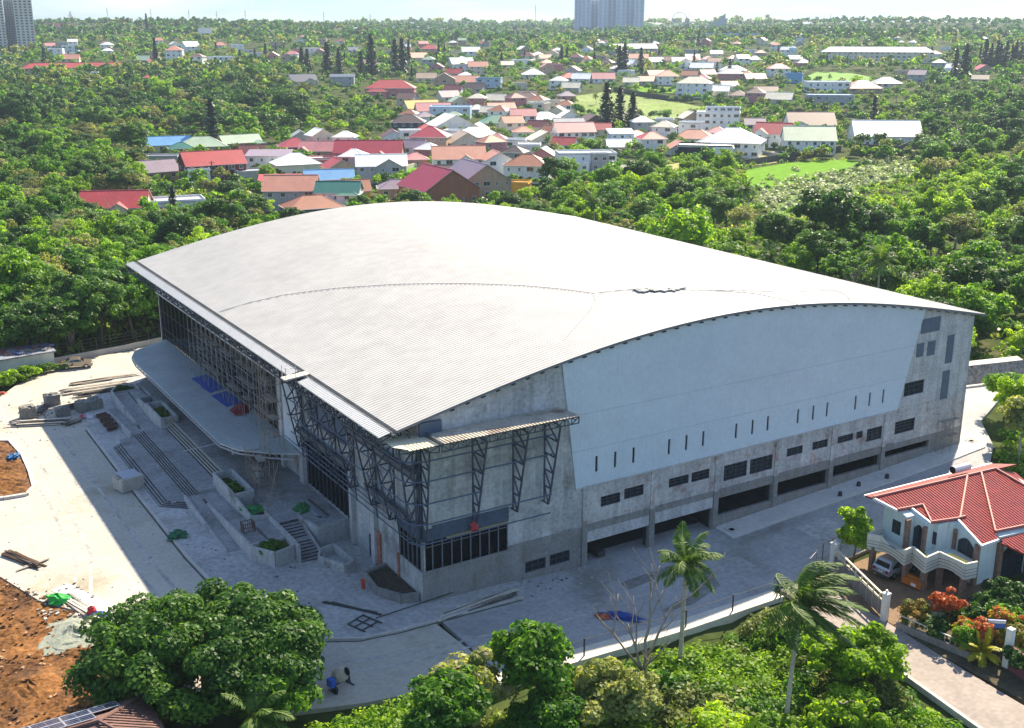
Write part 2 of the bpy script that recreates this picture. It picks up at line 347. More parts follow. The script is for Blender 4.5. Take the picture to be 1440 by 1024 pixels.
# --- gutter and lower eave sheet along the front
mb = MB(); mb.box(-2.62, R0 - .06, -.45, 82.9, rz(R0) - .38, rz(R0) - .26); mb.box(-2.66, -2.62, -.45, 82.9, rz(R0) - .4, rz(R0) - .06); mb.build("gutter", gutterm, arena)
def strip(v0, v1):
    s = MB(); n = int((v1 - v0) / .36)
    for k in range(n):
        a = v0 + (v1 - v0) * k / n; b = v0 + (v1 - v0) * (k + 1) / n
        za, zb = rz(R0) - .12, rz(R0) - .38
        for (p, q, h0, h1) in ((a, b - .12, 0, 0), (b - .12, b - .09, 0, .05), (b - .09, b - .03, .05, .05), (b - .03, b, .05, 0)):
            s.face([(-2.7, p, za + h0), (-3.75, p, zb + h0), (-3.75, q, zb + h1), (-2.7, q, za + h1)])
    s.face([(-2.7, v0, rz(R0) - .2), (-2.7, v1, rz(R0) - .2), (-3.75, v1, rz(R0) - .46), (-3.75, v0, rz(R0) - .46)])
    s.face([(-3.76, v0, rz(R0) - .46), (-3.76, v1, rz(R0) - .46), (-3.76, v1, rz(R0) - .36), (-3.76, v0, rz(R0) - .36)])
    return s.build("eave_sheet", stripmat, arena, fix=False)
strip(-.2, 17.6); strip(20.2, 83.2)
# --- lattice truss under the eave
def lattice(mbx, p, q, depth, n, w, dz=(0, 0, -1)):
    p = Vector(p); q = Vector(q); D = Vector(dz) * depth
    mbx.bar(p, q, w); mbx.bar(p + D, q + D, w)
    for k in range(n):
        a = p + (q - p) * k / n; b = p + (q - p) * (k + 1) / n
        mbx.bar(a, a + D, w * .8)
        mbx.bar(a + D if k % 2 else a, b if k % 2 else b + D, w * .8)
    mbx.bar(q, q + D, w)
ze = rz(R0) - .5
mb = MB(); lattice(mb, (-3.5, 0, ze), (-3.5, 83, ze), 1.0, 64, .11); mb.build("eave_truss", steel, arena)
mb = MB(); lattice(mb, (-.9, 0, ze), (-.9, 82, ze), 1.3, 50, .11)
for k in range(42):
    v_ = 1 + k * 2; mb.bar((-3.5, v_, ze - .95), (-.1, v_, ze - 1.3), .09); mb.bar((-3.5, v_, ze - .05), (-.1, v_, ze - .05), .09); mb.bar((-3.5, v_, ze - .95), (-.9, v_, ze), .08)
mb.build("eave_bracing", steel, arena)
# --- walls with real openings
def wall_holes(mbx, fn, a0, a1, z0, z1, holes, t=.35, m=0):
    A = sorted(set([a0, a1] + [h[0] for h in holes] + [h[1] for h in holes])); Z = sorted(set([z0, z1] + [h[2] for h in holes] + [h[3] for h in holes]))
    for i in range(len(A) - 1):
        for j in range(len(Z) - 1):
            ca, cz = (A[i] + A[i + 1]) / 2, (Z[j] + Z[j + 1]) / 2
            if any(h[0] < ca < h[1] and h[2] < cz < h[3] for h in holes): continue
            if A[i] >= a1 or A[i + 1] <= a0: continue
            mbx.face([fn(A[i], 0, Z[j]), fn(A[i + 1], 0, Z[j]), fn(A[i + 1], 0, Z[j + 1]), fn(A[i], 0, Z[j + 1])], m)
    for h in holes:
        q = [(h[0], h[2]), (h[1], h[2]), (h[1], h[3]), (h[0], h[3])]
        for k in range(4):
            (a, z), (b, y) = q[k], q[(k + 1) % 4]; mbx.face([fn(a, 0, z), fn(b, 0, y), fn(b, t, y), fn(a, t, z)], m)
side = lambda a, d, z: (a, d, z)
sideo = lambda off: (lambda a, d, z: (a, d + off, z))
lowwin = [(10.5, 12.75, .05, 1.15), (13.2, 15.45, .05, 1.2)]
upwin = [(18.9, 21.2, 4.7, 5.75), (21.65, 24, 4.85, 5.95), (27.1, 29.6, 4.85, 5.8), (29.95, 32.3, 4.8, 5.85), (34.2, 37.35, 4.0, 5.7), (37.75, 40.9, 4.0, 5.65),
         (42.9, 45.2, 4.9, 5.8), (46.6, 48.9, 4.9, 5.8), (50.4, 52.8, 4.9, 5.7), (53.3, 54.3, 4.9, 5.7), (54.95, 57.4, 4.2, 5.7), (59.5, 62.8, 4.2, 5.7)]
hiwin = [(60.4, 63.7, 8.5, 10.1)]
opens = [(17.4, 24.75, -.93, 1.45), (25.5, 32.85, -.95, 1.45), (33.7, 41.05, .35, 2.3), (41.9, 49.3, .6, 2.25), (50.05, 57.45, 1.05, 2.35), (58.2, 65.65, 1.65, 2.45)]
mb = MB()
glz = [(0.05, 8.65, 2.87, 5.75)]
wall_holes(mb, side, 0, 17.35, -2, 3.15, lowwin + [(.05, 8.65, 2.87, 3.15)], m=1)
wall_holes(mb, side, 17.35, 71.3, -2, 3.15, opens, m=1)
wall_holes(mb, side, 0, 17.35, 3.15, 7.25, [(.05, 8.65, 3.15, 5.75)], m=0)
wall_holes(mb, side, 17.35, 71.3, 3.15, 7.25, upwin, m=2)
wall_holes(mb, side, 0, 57, 7.25, 11, [], m=0); wall_holes(mb, side, 57, 71.3, 7.25, 11, hiwin, m=3)
us = [71.3 * k / 40 for k in range(41)]
for a, b in zip(us, us[1:]):
    mb.face([(a, 0, 11), (b, 0, 11), (b, 0, rz(b) - .25), (a, 0, rz(a) - .25)], 3 if a > 57 else 0)
# rear and far walls
for a, b in zip(us, us[1:]): mb.face([(a, 82, -1), (b, 82, -1), (b, 82, rz(b) - .25), (a, 82, rz(a) - .25)], 0)
mb.face([(71.3, 0, -1), (71.3, 82, -1), (71.3, 82, rz(71.3) - .25), (71.3, 0, rz(71.3) - .25)], 0)
wall_side = mb.build("side_wall", [concrete, concrete_low, concrete_pink, concrete_light], arena, fix=False)
# ledge line, lintels, columns on the side
mb = MB()
mb.box(8.7, 16.9, -.10, -.003, 3.05, 3.22, 0); mb.box(16.9, 17.35, -.12, -.003, 3.05, 3.75, 0)
for k, h in enumerate(opens):
    mb.box(h[0] + .02, h[1] - .02, .08, .3, h[3] - .02, 2.5 if k > 1 else h[3] + .02, 1)
mb.box(17.4, 24.75, -.05, -.003, 1.47, 2.55, 1); mb.box(25.5, 32.85, -.05, -.003, 1.47, 2.6, 1)
for u_ in (17.05, 25.1, 33.25, 41.45, 49.65, 57.8): mb.box(u_ - .3, u_ + .3, -.14, -.003, -1.6, 3.15, 0); mb.box(u_ - .26, u_ + .26, -.10, -.003, 3.15, 7.2, 2)
mb.box(17.4, 59.4, -.07, -.003, 3.1, 3.3, 0)
mb.build("wall_pilasters", [concrete_low, concrete_light, concrete_pink], arena)
# inside of the car park: floor, back wall, inner columns
mb = MB(); mb.box(17, 71, .36, 12, -1.2, -.95); mb.box(17, 71, 12, 12.2, -1, 3.4); mb.box(16.8, 71.2, .36, 12, 2.75, 3.0)
for u_ in (17.1, 25.1, 33.3, 41.5, 49.7, 57.9, 66): mb.box(u_ - .3, u_ + .3, 5, 5.6, -1, 2.8); mb.box(u_ - .3, u_ + .3, .4, .9, -1, 2.75)
mb.box(19.2, 20.0, .6, 10, -.95, -.3)
for u_ in range(33, 71, 2): zt_ = T(*W(u_ + 2, 4)[:2]) + .12; mb.box(u_, u_ + 1.99, .37, 11.9, -1.1, zt_)
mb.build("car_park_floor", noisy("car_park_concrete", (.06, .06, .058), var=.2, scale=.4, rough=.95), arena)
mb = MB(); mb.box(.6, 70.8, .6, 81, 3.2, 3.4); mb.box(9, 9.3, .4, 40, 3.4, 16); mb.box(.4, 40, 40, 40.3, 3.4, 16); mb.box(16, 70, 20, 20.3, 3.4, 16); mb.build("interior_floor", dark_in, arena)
def window(h, cols, rows, fn=side, name="window", pane=louvre, fr=.07, mull=.05):
    a0, a1, z0, z1 = h; d = .12
    g = MB()
    def bx(mbx, p0, p1, q0, q1, d0, d1, m=0):
        P = [fn(p, dd, q) for dd in (d0, d1) for q in (q0, q1) for p in (p0, p1)]
        xs = [p[0] for p in P]; ys = [p[1] for p in P]; zs = [p[2] for p in P]; mbx.box(min(xs), max(xs), min(ys), max(ys), min(zs), max(zs), m)
    for p0, p1, q0, q1 in ((a0, a0 + fr, z0, z1), (a1 - fr, a1, z0, z1), (a0 + fr, a1 - fr, z0, z0 + fr), (a0 + fr, a1 - fr, z1 - fr, z1)): bx(g, p0, p1, q0, q1, .06, .20)
    for k in range(1, cols): c = a0 + (a1 - a0) * k / cols; bx(g, c - mull / 2, c + mull / 2, z0 + fr, z1 - fr, .08, .18)
    for k in range(1, rows): c = z0 + (z1 - z0) * k / rows; bx(g, a0 + fr, a1 - fr, c - mull / 2, c + mull / 2, .09, .17)
    f = g.build(name, frame_dk, arena)
    p = MB(); bx(p, a0 + .02, a1 - .02, z0 + .02, z1 - .02, .21, .24); p.build("pane", pane, f)
    return f
for h in lowwin: window(h, 3, 2, fr=.09, mull=.08)
for i, h in enumerate(upwin): window(h, 4 if h[1] - h[0] > 2.8 else 3 if h[1] - h[0] > 1.5 else 1, 4 if h[3] - h[2] > 1.3 else 3)
for h in hiwin: window(h, 4, 3)
# blank grey boards closing the upper openings
boardm = noisy("grey_board", (.10, .13, .18), var=.12, scale=.8, rough=.6, fine=4)
for (a0, a1, z0, z1) in [(62.2, 65.3, 15.55, 17.2), (61.8, 62.95, 12.9, 14.45), (63.6, 64.85, 12.8, 14.45), (66.9, 68.05, 11.4, 14.7), (66.75, 67.95, 7.1, 10.5)]:
    mb = MB(); mb.box(a0, a1, -.06, -.003, z0, z1)
    for k in range(1, 3):
        if z1 - z0 > 2.5: z_ = z0 + (z1 - z0) * k / 3; mb.box(a0, a1, -.08, -.061, z_ - .03, z_ + .03)
    mb.build("window_board", boardm, arena)
# --- blue cladding with slit windows
slitu = [18.2, 20.35, 22.5, 26.8, 28.95, 31.1, 35.4, 37.6, 39.7, 43.95, 46.15, 48.2, 52.5, 54.7, 56.85]
mb = MB(); cl0 = lambda z: 15.93 - 1.6 * (z - 7.3) / 12; cl1 = lambda z: 59.4 + 3.05 * (z - 7.25) / 11.4
V0 = -.16
def clad_row(z0, z1, edges):
    for a, b in edges:
        A0, A1 = (cl0(z0), cl0(z1)) if a is None else (a, a); B0, B1 = (cl1(z0), cl1(z1)) if b is None else (b, b)
        mb.face([(A0, V0, z0), (B0, V0, z0), (B1, V0, z1), (A1, V0, z1)])
clad_row(7.27, 8.48, [(None, None)])
e = [None]
for s_ in slitu: e += [s_ - .14, s_ + .14]
e.append(None); clad_row(8.48, 10.05, [(e[k], e[k + 1]) for k in range(0, len(e), 2)])
for s_ in slitu:
    for x_ in (s_ - .14, s_ + .14): mb.face([(x_, V0, 8.48), (x_, -.01, 8.48), (x_, -.01, 10.05), (x_, V0, 10.05)])
    mb.face([(s_ - .14, V0, 8.48), (s_ + .14, V0, 8.48), (s_ + .14, -.01, 8.48), (s_ - .14, -.01, 8.48)])
zt = 14.5; clad_row(10.05, zt, [(None, None)])
ua, ub = cl0(zt), cl1(zt); n = 40
for k in range(n):
    a, b = ua + (ub - ua) * k / n, ua + (ub - ua) * (k + 1) / n
    a2, b2 = 14.2 + (62.45 - 14.2) * k / n, 14.2 + (62.45 - 14.2) * (k + 1) / n
    mb.face([(a, V0, zt), (b, V0, zt), (b2, V0, rz(b2) - .26), (a2, V0, rz(a2) - .26)])
for c_ in (cl0, cl1): mb.face([(c_(7.27), V0, 7.27), (c_(7.27), -.005, 7.27), (c_(18.6), -.005, 18.6), (c_(18.6), V0, 18.6)])
mb.face([(15.93, V0, 7.27), (59.4, V0, 7.27), (59.4, -.005, 7.27), (15.93, -.005, 7.27)])
clad = mb.build("side_cladding", cladm, arena, fix=False)
mb = MB(); mb.box(15.9, 59.5, -.24, -.17, 7.15, 7.27); mb.build("flashing", concrete_light, clad)
for s_ in slitu:
    mb = MB(); mb.box(s_ - .13, s_ + .13, -.04, -.006, 8.5, 10.03); mb.build("slit_window", dark_in, clad)
for z_ in (10.9, 14.4):                      # lapped sheet joints in a darker blue grey
    mb = MB(); mb.box(cl0(z_) + .1, cl1(z_) - .1, V0 - .012, V0 - .003, z_, z_ + .03); mb.build("sheet_lap", plain("lap_joint", (.30, .36, .43)), clad)
# --- curtain glazing wrapping the bottom corner
def glazing(name, fn, a0, a1, z0, z1, na, rows, parent, d=-.02, bars=frame_dk, w=.06, gl=arena_glass):
    g = MB(); P0 = fn(a0, .12, z0); P1 = fn(a1, .14, z1)
    g.box(min(P0[0], P1[0]), max(P0[0], P1[0]), min(P0[1], P1[1]), max(P0[1], P1[1]), z0, z1); o = g.build(name, gl, parent)
    f = MB()
    for k in range(na + 1):
        a = a0 + (a1 - a0) * k / na; f.bar(fn(a, 0, z0), fn(a, 0, z1), w, w * 1.6)
    for z_ in rows: f.bar(fn(a0, 0, z_), fn(a1, 0, z_), w, w)
    f.build("mullions", bars, o); return o
front = lambda a, d, z: (d, a, z)
mull_lt = plain("mullion_grey", (.16, .17, .19), rough=.5)
glazing("corner_glazing", side, .08, 8.6, 2.87, 5.75, 9, [5.15, 5.72, 2.9], arena, bars=mull_lt)
mb = MB(); mb.box(.0, 8.7, -.10, -.003, 5.76, 7.1); mb.box(-.1, -.003, -.10, 4.4, 5.76, 7.1)
for k in range(10): mb.box(.9 * k, .9 * k + .04, -.12, -.101, 5.8, 7.08)
mb.build("spandrel_band", steel_blue, arena)
mb = MB(); mb.box(2.4, 8.6, -.06, -.003, 5.5, 5.75); mb.build("spandrel_board", plain("raw_board", (.35, .27, .14), rough=.9), arena)
# --- front wall (plane U = 0)
mb = MB()
fholes = [(.05, 4.4, 2.87, 5.75), (14.5, 26.3, 2.0, 7.7), (33.0, 81.6, 2.0, 11.8), (10.2, 14.2, 12.9, 15.0), (15, 25.5, 9.5, 12.0)]
wall_holes(mb, front, 0, 82, -2, 16.4, fholes, m=0)
mb.build("front_wall", [concrete, concrete_low], arena, fix=False)
mb = MB(); mb.box(.5, .6, 9.5, 26.5, 9.3, 15.2); mb.build("backing_wall", plain("blue_grey_board", (.13, .16, .22), rough=.7), arena)
glazing("corner_glazing", front, .08, 4.35, 2.87, 5.75, 5, [5.15, 2.9], arena, bars=mull_lt)
glazing("entrance_glazing", front, 14.6, 26.2, 2.0, 7.65, 11, [4.8, 7.6], arena)
glazing("front_glazing", front, 33.1, 81.5, 2.0, 11.75, 24, [4.2, 5.9, 6.9, 9.4], arena, bars=plain("mullion_dark", (.07, .075, .08)))
mb = MB(); mb.box(-.32, -.003, 33, 81.9, 11.8, 12.75); mb.build("front_band", noisy("white_band", (.58, .58, .56), var=.1, scale=.4, rough=.7, fine=3), arena)
for bx in ((-.45, -.003, 8.8, 9.6, 0, 15.5), (-.45, -.003, 13.9, 14.45, 0, 15.5), (-.45, -.003, 26.4, 27.4, 1.9, 15.5), (-.45, -.003, 32.1, 33.0, 1.9, 15.4), (.02, .75, -.5, -.003, 7.1, 15.2)):
    mb = MB(); mb.box(*bx); mb.build("front_column", concrete_light, arena)
mb = MB(); mb.box(-.2, -.003, 8.2, 8.75, -.5, 3.4); mb.build("column_primer", MC.get("red_primer") or noisy("red_primer", (.36, .15, .10), var=.35, scale=.8, rough=.9, fine=4), arena); mb = MB(); mb.box(-.12, -.003, 4.45, 4.8, -.5, 2.9); mb.build("column_primer", noisy("red_primer", (.36, .15, .10), var=.35, scale=.8, rough=.9, fine=4), arena)
mb = MB(); mb.box(-.3, -.003, 27.4, 32.1, 4.6, 12.6); mb.build("white_pier", noisy("white_render", (.62, .64, .66), var=.12, scale=.6, streak=.15, rough=.8), arena)
mb = MB(); mb.box(-.06, -.003, 9.65, 10.9, .05, 2.3); mb.build("side_door", plain("blue_black_door", (.03, .04, .07)), arena)
# --- steel I-beams and bracket trusses
mb = MB()
for (v0, v1, z_) in ((-.2, 14, 11.9), (2, 10.2, 7.5), (14, 27, 8.0)):
    for dz, w_ in ((.28, .32), (-.28, .32)): mb.box(-.78, -.46, v0, v1, z_ + dz - .04, z_ + dz + .04)
    mb.box(-.64, -.60, v0, v1, z_ - .24, z_ + .24)
mb.build("steel_beam", noisy("grey_beam", (.13, .14, .16), var=.2, scale=.5, rough=.6), arena)
def bracket(base, out, z0, z1, w0, w1, name="bracket_truss", w=.13):
    b = MB(); base = Vector(base); out = Vector(out).normalized(); n = 5
    inn = [base + Vector((0, 0, z0 + (z1 - z0) * k / n)) + out * .35 for k in range(n + 1)]
    ex = [base + Vector((0, 0, z0 + (z1 - z0) * k / n)) + out * (.35 + w0 + (w1 - w0) * k / n) for k in range(n + 1)]
    b.bar(inn[0], inn[-1], w); b.bar(ex[0], ex[-1], w)
    for k in range(n + 1):
        b.bar(inn[k], ex[k], w * .85)
        if k < n: b.bar(ex[k], inn[k + 1], w * .85)
    b.bar(inn[-1], inn[-1] - out * .36, w); b.bar(inn[0], inn[0] - out * .36, w)
    return b.build(name, steel, arena)
for v_ in (4.4, 8.2, 13.0, 17.4, 21.8, 26.0): bracket((0, v_, 0), (-1, 0, 0), 6.4, 15.3, .55, 2.3)
for u_ in (4.9, 9.0, 12.3): bracket((u_, 0, 0), (0, -1, 0), 6.9, 14.9, .7, 2.5)
for a in (0, .5, 1): bracket((.1 * (1 - a), .1, 0), (-math.cos(a * PI / 2), -math.sin(a * PI / 2), 0), 6.1, 14.6, .7, 1.6)
mb = MB()
for z_, o_ in ((6.1, 1.2), (8.0, 1.45), (10.0, 1.75), (12.0, 2.0), (13.8, 2.2)):
    arc = [(.0 - o_ * math.cos(t), .0 - min(o_, 1.75) * math.sin(t), z_) for t in [PI / 2 * k / 8 for k in range(9)]]
    pts = [(-o_, 26.5, z_), (-o_, 13, z_)] + arc + [(5, -min(o_, 1.75), z_), (12.4, -min(o_, 1.75), z_)]
    if z_ > 6.5: pts = pts[:-1] if z_ in (10.0,) else pts
    mb.tube(pts, .065, 6)
mb.tube([(-.5, 26.5, 6.4), (-.5, 4, 6.4)], .06, 5); mb.tube([(-.9, 30, 6.35), (-.9, 4.5, 6.35)], .06, 5)
for v0 in range(0, 26, 6):
    mb.bar((-.6, v0, 7.6 + (v0 % 4)), (-.6, v0 + 2, 9.6 + (v0 % 4) * .7), .06); mb.bar((-.6, v0 + 2, 7.0 + (v0 % 3)), (-.6, v0, 9.0 + (v0 % 3)), .06)
mb.build("rail_pipes", steel_blue, arena)
mb = MB()
for k in range(6):
    v_ = .6 + k * 4.4; z0 = 7.6 + 1.9 * (k % 4)
    mb.bar((-1.5, v_, 8.0), (-1.75, v_ + 2.0, 10.0), .07); mb.bar((-1.75, v_ + 2, 10.0), (-2.0, v_, 12.0), .07); mb.bar((-2, v_, 12), (-2.2, v_ + 2, 13.8), .07)
    mb.bar((-1.3, v_ + 1, 6.1), (-2.25, v_ + 1, 14.4), .08)
mb.build("front_bracing", steel, arena)
# --- canopy over the side corner
mb = MB()
def csheet(u0, u1, v0, v1, z0, z1, m, n):
    for k in range(n):
        a = u0 + (u1 - u0) * k / n; b = u0 + (u1 - u0) * (k + 1) / n
        mb.face([(a, v0, z0), (b - .1, v0, z0), (b - .1, v1, z1), (a, v1, z1)], m); mb.face([(b - .1, v0, z0), (b - .05, v0, z0 + .06), (b - .05, v1, z1 + .06), (b - .1, v1, z1)], m); mb.face([(b - .05, v0, z0 + .06), (b, v0, z0), (b, v1, z1), (b - .05, v1, z1 + .06)], m)
csheet(.55, 13.9, -.04, -3.4, 15.55, 15.72, 0, 40)
csheet(-2.3, .35, -.5, -2.9, 15.4, 15.5, 1, 8)
mb.face([(-2.3, -.5, 15.4), (-2.3, .8, 15.4), (.3, .8, 15.4), (.3, -.5, 15.4)], 1)
mb.face([(-2.3, -2.5, 15.48), (-3.0, -1.2, 15.4), (-3.0, .6, 15.4), (-2.3, .8, 15.4)], 1)
sc_ = mb.build("side_canopy", [canopy_tan, ochre_sheet], arena, fix=False)
mb = MB(); lattice(mb, (.4, -3.3, 15.62), (13.9, -3.3, 15.62), .6, 18, .08); lattice(mb, (-2.7, -1.2, 15.3), (.4, -2.8, 15.35), .55, 4, .08)
for k in range(14): mb.bar((.5 + k, -3.3, 15.4), (.5 + k, -.01, 15.35), .07)
mb.bar((.45, -3.5, 15.75), (.45, .2, 15.7), .14); mb.build("canopy_truss", steel, sc_)
mb = MB(); mb.box(-.06, 2.0, -.3, -.003, 15.3, 16.6); mb.build("corner_board", steel_blue, arena)
# --- entrance canopy
poly = [(.55, 26.4), (-1.2, 26.8), (-3.2, 28.6), (-5.6, 31.6), (-6.6, 34.8), (-6.6, 70.5), (-6.2, 74.0), (-5.2, 76.5), (-.05, 79.5)]
poly[0] = (-.05, 26.0)
mb = MB(); mb.prism(poly, [4.95 + .35 * (p[0] + 6.6) / 6.6 for p in poly], [5.1 + .35 * (p[0] + 6.6) / 6.6 for p in poly])
for k in range(128):
    v_ = 27.2 + .4 * k
    if v_ > 78.6: break
    uo = -6.58 if 34.8 < v_ < 70.5 else -1.2 - 5.4 * ((v_ - 26.8) / 8) ** .7 if v_ < 34.8 else -6.6 + .4 * (v_ - 70.5) / 3.5 if v_ < 74 else -6.2 + (v_ - 74) * .4 if v_ < 76.5 else -5.2 + (v_ - 76.5) * 1.7
    zc = lambda u_: 5.1 + .35 * (u_ + 6.6) / 6.6
    mb.bar((uo + .1, v_, zc(uo + .1) + .015), (-.08, v_, zc(-.08) + .015), .09, .05)
can = mb.build("entrance_canopy", canopym, arena)
mb = MB()
cp = poly[1:-1]
for a, b in zip(cp, cp[1:]):
    L_ = math.hypot(b[0] - a[0], b[1] - a[1]); n = max(1, int(L_ / 1.4))
    mb.bar((a[0], a[1], 4.72), (b[0], b[1], 4.72), .10, .16)
    for k in range(n): t = k / n; mb.bar((a[0] + (b[0] - a[0]) * t, a[1] + (b[1] - a[1]) * t, 4.7), (a[0] + (b[0] - a[0]) * t, a[1] + (b[1] - a[1]) * t, 5.05), .09)
mb.build("canopy_edge_rail", plain("pale_steel", (.32, .33, .36), rough=.5), can)
for v_ in (31, 39, 47, 55, 63, 71):
    mb = MB()
    for du, dv in ((-1.6, -1.2), (-1.6, 1.2), (1.4, 0)): mb.bar((-3.6, v_, 2.4), (-3.6 + du, v_ + dv, 4.95), .18)
    st_ = mb.build("canopy_strut", steel, can); mb = MB(); mb.box(-3.95, -3.25, v_ - .35, v_ + .35, 1.9, 2.5); mb.build("plinth", concrete_light, st_)
# ================================================================== GROUND AND PAVING
soil = noisy("wood_floor_soil", (.055, .075, .022), var=.35, scale=.05, rough=1, spec=.05, fine=.6, col2=(.10, .085, .045), amt2=.04, scale2=.02)
def terrain():
    ys = [-80, -40, -10]
    y = 10.0
    while y < 9000:
        ys.append(y); y += max(4.0, y * .016)
    ts = np.linspace(-1, 1, 150)
    v = []; 
    for y in ys:
        for t in ts:
            x = t * (150 + .78 * max(y, 0)); U, V = UVof(x, y)
            z = T(x, y)
            if -60 < U < 105 and -75 < V < 130: z -= .35
            v.append((x, y, z))
    n = len(ts); f = [(i * n + j, i * n + j + 1, (i + 1) * n + j + 1, (i + 1) * n + j) for i in range(len(ys) - 1) for j in range(n - 1)]
    me = bpy.data.meshes.new("terrain"); me.from_pydata(v, [], f); me.materials.append(soil); me.polygons.foreach_set("use_smooth", [True] * len(f))
    return tag(link("terrain", me), kind="structure")
terrain()
def sheet(name, poly, off, mat_, thick=.4, step=3.0, side_mat=None, kind="structure", uv=True, rough=0.0):
    """flat slab cut from a plan polygon, following the ground, with edges going down"""
    bm = bmesh.new(); vs = [bm.verts.new((p[0], p[1], 0)) for p in poly]; bm.faces.new(vs)
    xs = [p[0] for p in poly]; ys = [p[1] for p in poly]
    for ax, lo, hi in ((0, min(xs), max(xs)), (1, min(ys), max(ys))):
        c = lo + step
        while c < hi:
            no = (1, 0, 0) if ax == 0 else (0, 1, 0)
            bmesh.ops.bisect_plane(bm, geom=bm.verts[:] + bm.edges[:] + bm.faces[:], plane_co=(c if ax == 0 else 0, c if ax else 0, 0), plane_no=no); c += step
    bmesh.ops.triangulate(bm, faces=bm.faces)
    bmesh.ops.recalc_face_normals(bm, faces=bm.faces)
    if sum(f.normal.z for f in bm.faces) < 0: bmesh.ops.reverse_faces(bm, faces=bm.faces)
    edges = [e for e in bm.edges if len(e.link_faces) == 1]
    for v_ in bm.verts:
        w = W(v_.co.x, v_.co.y) if uv else v_.co
        v_.co.z = T(w.x, w.y) + off + (rough * (math.sin(v_.co.x * 1.7 + v_.co.y) * math.cos(v_.co.y * 2.1) + .6 * math.sin(v_.co.x * 4.3 - v_.co.y * 3.7) + .5 * random.Random(int(v_.co.x * 91 + v_.co.y * 37)).uniform(-1, 1)) if rough and not v_.is_boundary else 0)
    r = bmesh.ops.extrude_edge_only(bm, edges=edges)
    for g in r["geom"]:
        if isinstance(g, bmesh.types.BMVert): g.co.z -= thick
    me = bpy.data.meshes.new(name); bm.to_mesh(me); bm.free(); me.materials.append(mat_)
    o = link(name, me)
    if uv: uv_thing(o)
    return tag(o, kind=kind)
pave = paving("cast_paving", (.46, .425, .365), 4.5, 6.0, joint=.80)
pave2 = paving("plaza_concrete", (.40, .395, .39), 9.0, 9.0, joint=.86, var=.24, stain=(.27, .25, .22))
roadm = paving("road_concrete", (.36, .355, .36), 5.5, 4.0, joint=.82, var=.16, stain=(.25, .24, .22))
kerbm = noisy("kerb_concrete", (.50, .47, .43), var=.14, scale=.8, rough=.9, fine=5)
whiteslab = noisy("fresh_slab", (.66, .64, .61), var=.06, scale=.5, rough=.85)
dirt = noisy("orange_dirt", (.185, .088, .034), var=.6, scale=.35, rough=1, spec=.05, fine=3.0, col2=(.11, .06, .035), amt2=.14, scale2=.22, bump=.8)
grassm = noisy("lawn_green", (.13, .27, .02), var=.28, scale=.3, rough=1, spec=.05, fine=3)
palegrass = noisy("pale_meadow", (.24, .30, .11), var=.3, scale=.05, rough=1, spec=.05, fine=.7, col2=(.16, .24, .05), amt2=.1, scale2=.03)
drygrass = noisy("dry_grass", (.34, .32, .14), var=.25, scale=.08, rough=1, spec=.05, fine=1.0)
asph = noisy("lane_asphalt", (.22, .21, .20), var=.15, scale=.2, rough=.95, fine=3)
# forecourt and ring road (one slab); plaza raised on top of it
sheet("forecourt", [(-33, 32), (-28.4, 18), (-24.0, 11.4), (-22.5, 4), (-20.5, -5.5), (-16, -9.6), (-10.6, -11.4), (-5.8, -12.3), (0, -12.6), (-1, 3), (-1, 84), (10, 92), (6, 99), (-2, 96), (-12.5, 94.5), (-20, 85.5), (-23, 80.5), (-34, 74), (-42, 60), (-42, 40)], 0.0, pave)
sheet("side_road", [(.02, -12.6), (28.5, -12.9), (46, -12), (62, -9.5), (68, -6.5), (74, -2.6), (80, 3.6), (90, 8), (101, 10.2), (101, 11), (86, 14.4), (79, 17.9), (71.7, 23.4), (71.5, 60), (64, 60), (64, 2), (.02, 2)], 0.0, roadm)
arcp = [(-15.0, 62), (-15.0, 40), (-14.8, 20), (-14.3, 11), (-13.6, 6), (-12.2, 2.0), (-10, -1.0), (-7, -2.7), (-3.8, -3.1), (2.5, -3.0), (8.5, -3.0)]
plaza_poly = arcp + [(9.5, -1.5), (9.5, .02), (-.02, .02), (-.02, 81.9), (-4, 84), (-9, 80), (-13.5, 72)]
sheet("plaza", plaza_poly, .14, pave2, thick=.5)
def kerb(name, pts, h=.2, w=.26, mat_=None):
    k = MB()
    for a, b in zip(pts, pts[1:]):
        n = max(1, int(math.hypot(b[0] - a[0], b[1] - a[1]) / 3))
        for i in range(n):
            p = [a[0] + (b[0] - a[0]) * i / n, a[1] + (b[1] - a[1]) * i / n]; q = [a[0] + (b[0] - a[0]) * (i + 1) / n, a[1] + (b[1] - a[1]) * (i + 1) / n]
            zp, zq = T(*W(*p)[:2]), T(*W(*q)[:2]); k.wall(p, q, (zp - .3, zq - .3), (zp + h, zq + h), w)
    return tag(uv_thing(k.build(name, mat_ or kerbm)), kind="structure")
kerb("plaza_kerb", [(p[0] - .12, p[1] - .12) for p in arcp], h=.17)
tag(uv_thing((lambda m: (m.box(-24.5, -24.2, 0, .1, -.3, -.2), m)[1])(MB()).build("kerb_end", kerbm)), kind="structure")
# walkway along the side wall
sheet("side_walkway", [(33.2, -2.9), (50, -2.9), (66, -2.9), (72.5, -2.6), (75, -1.2), (75.4, .6), (73.5, 3), (71.35, 6), (71.35, -.02), (33.4, -.02)], .15, noisy("walkway", (.55, .53, .50), var=.1, scale=.3, rough=.9, fine=2), thick=.5)
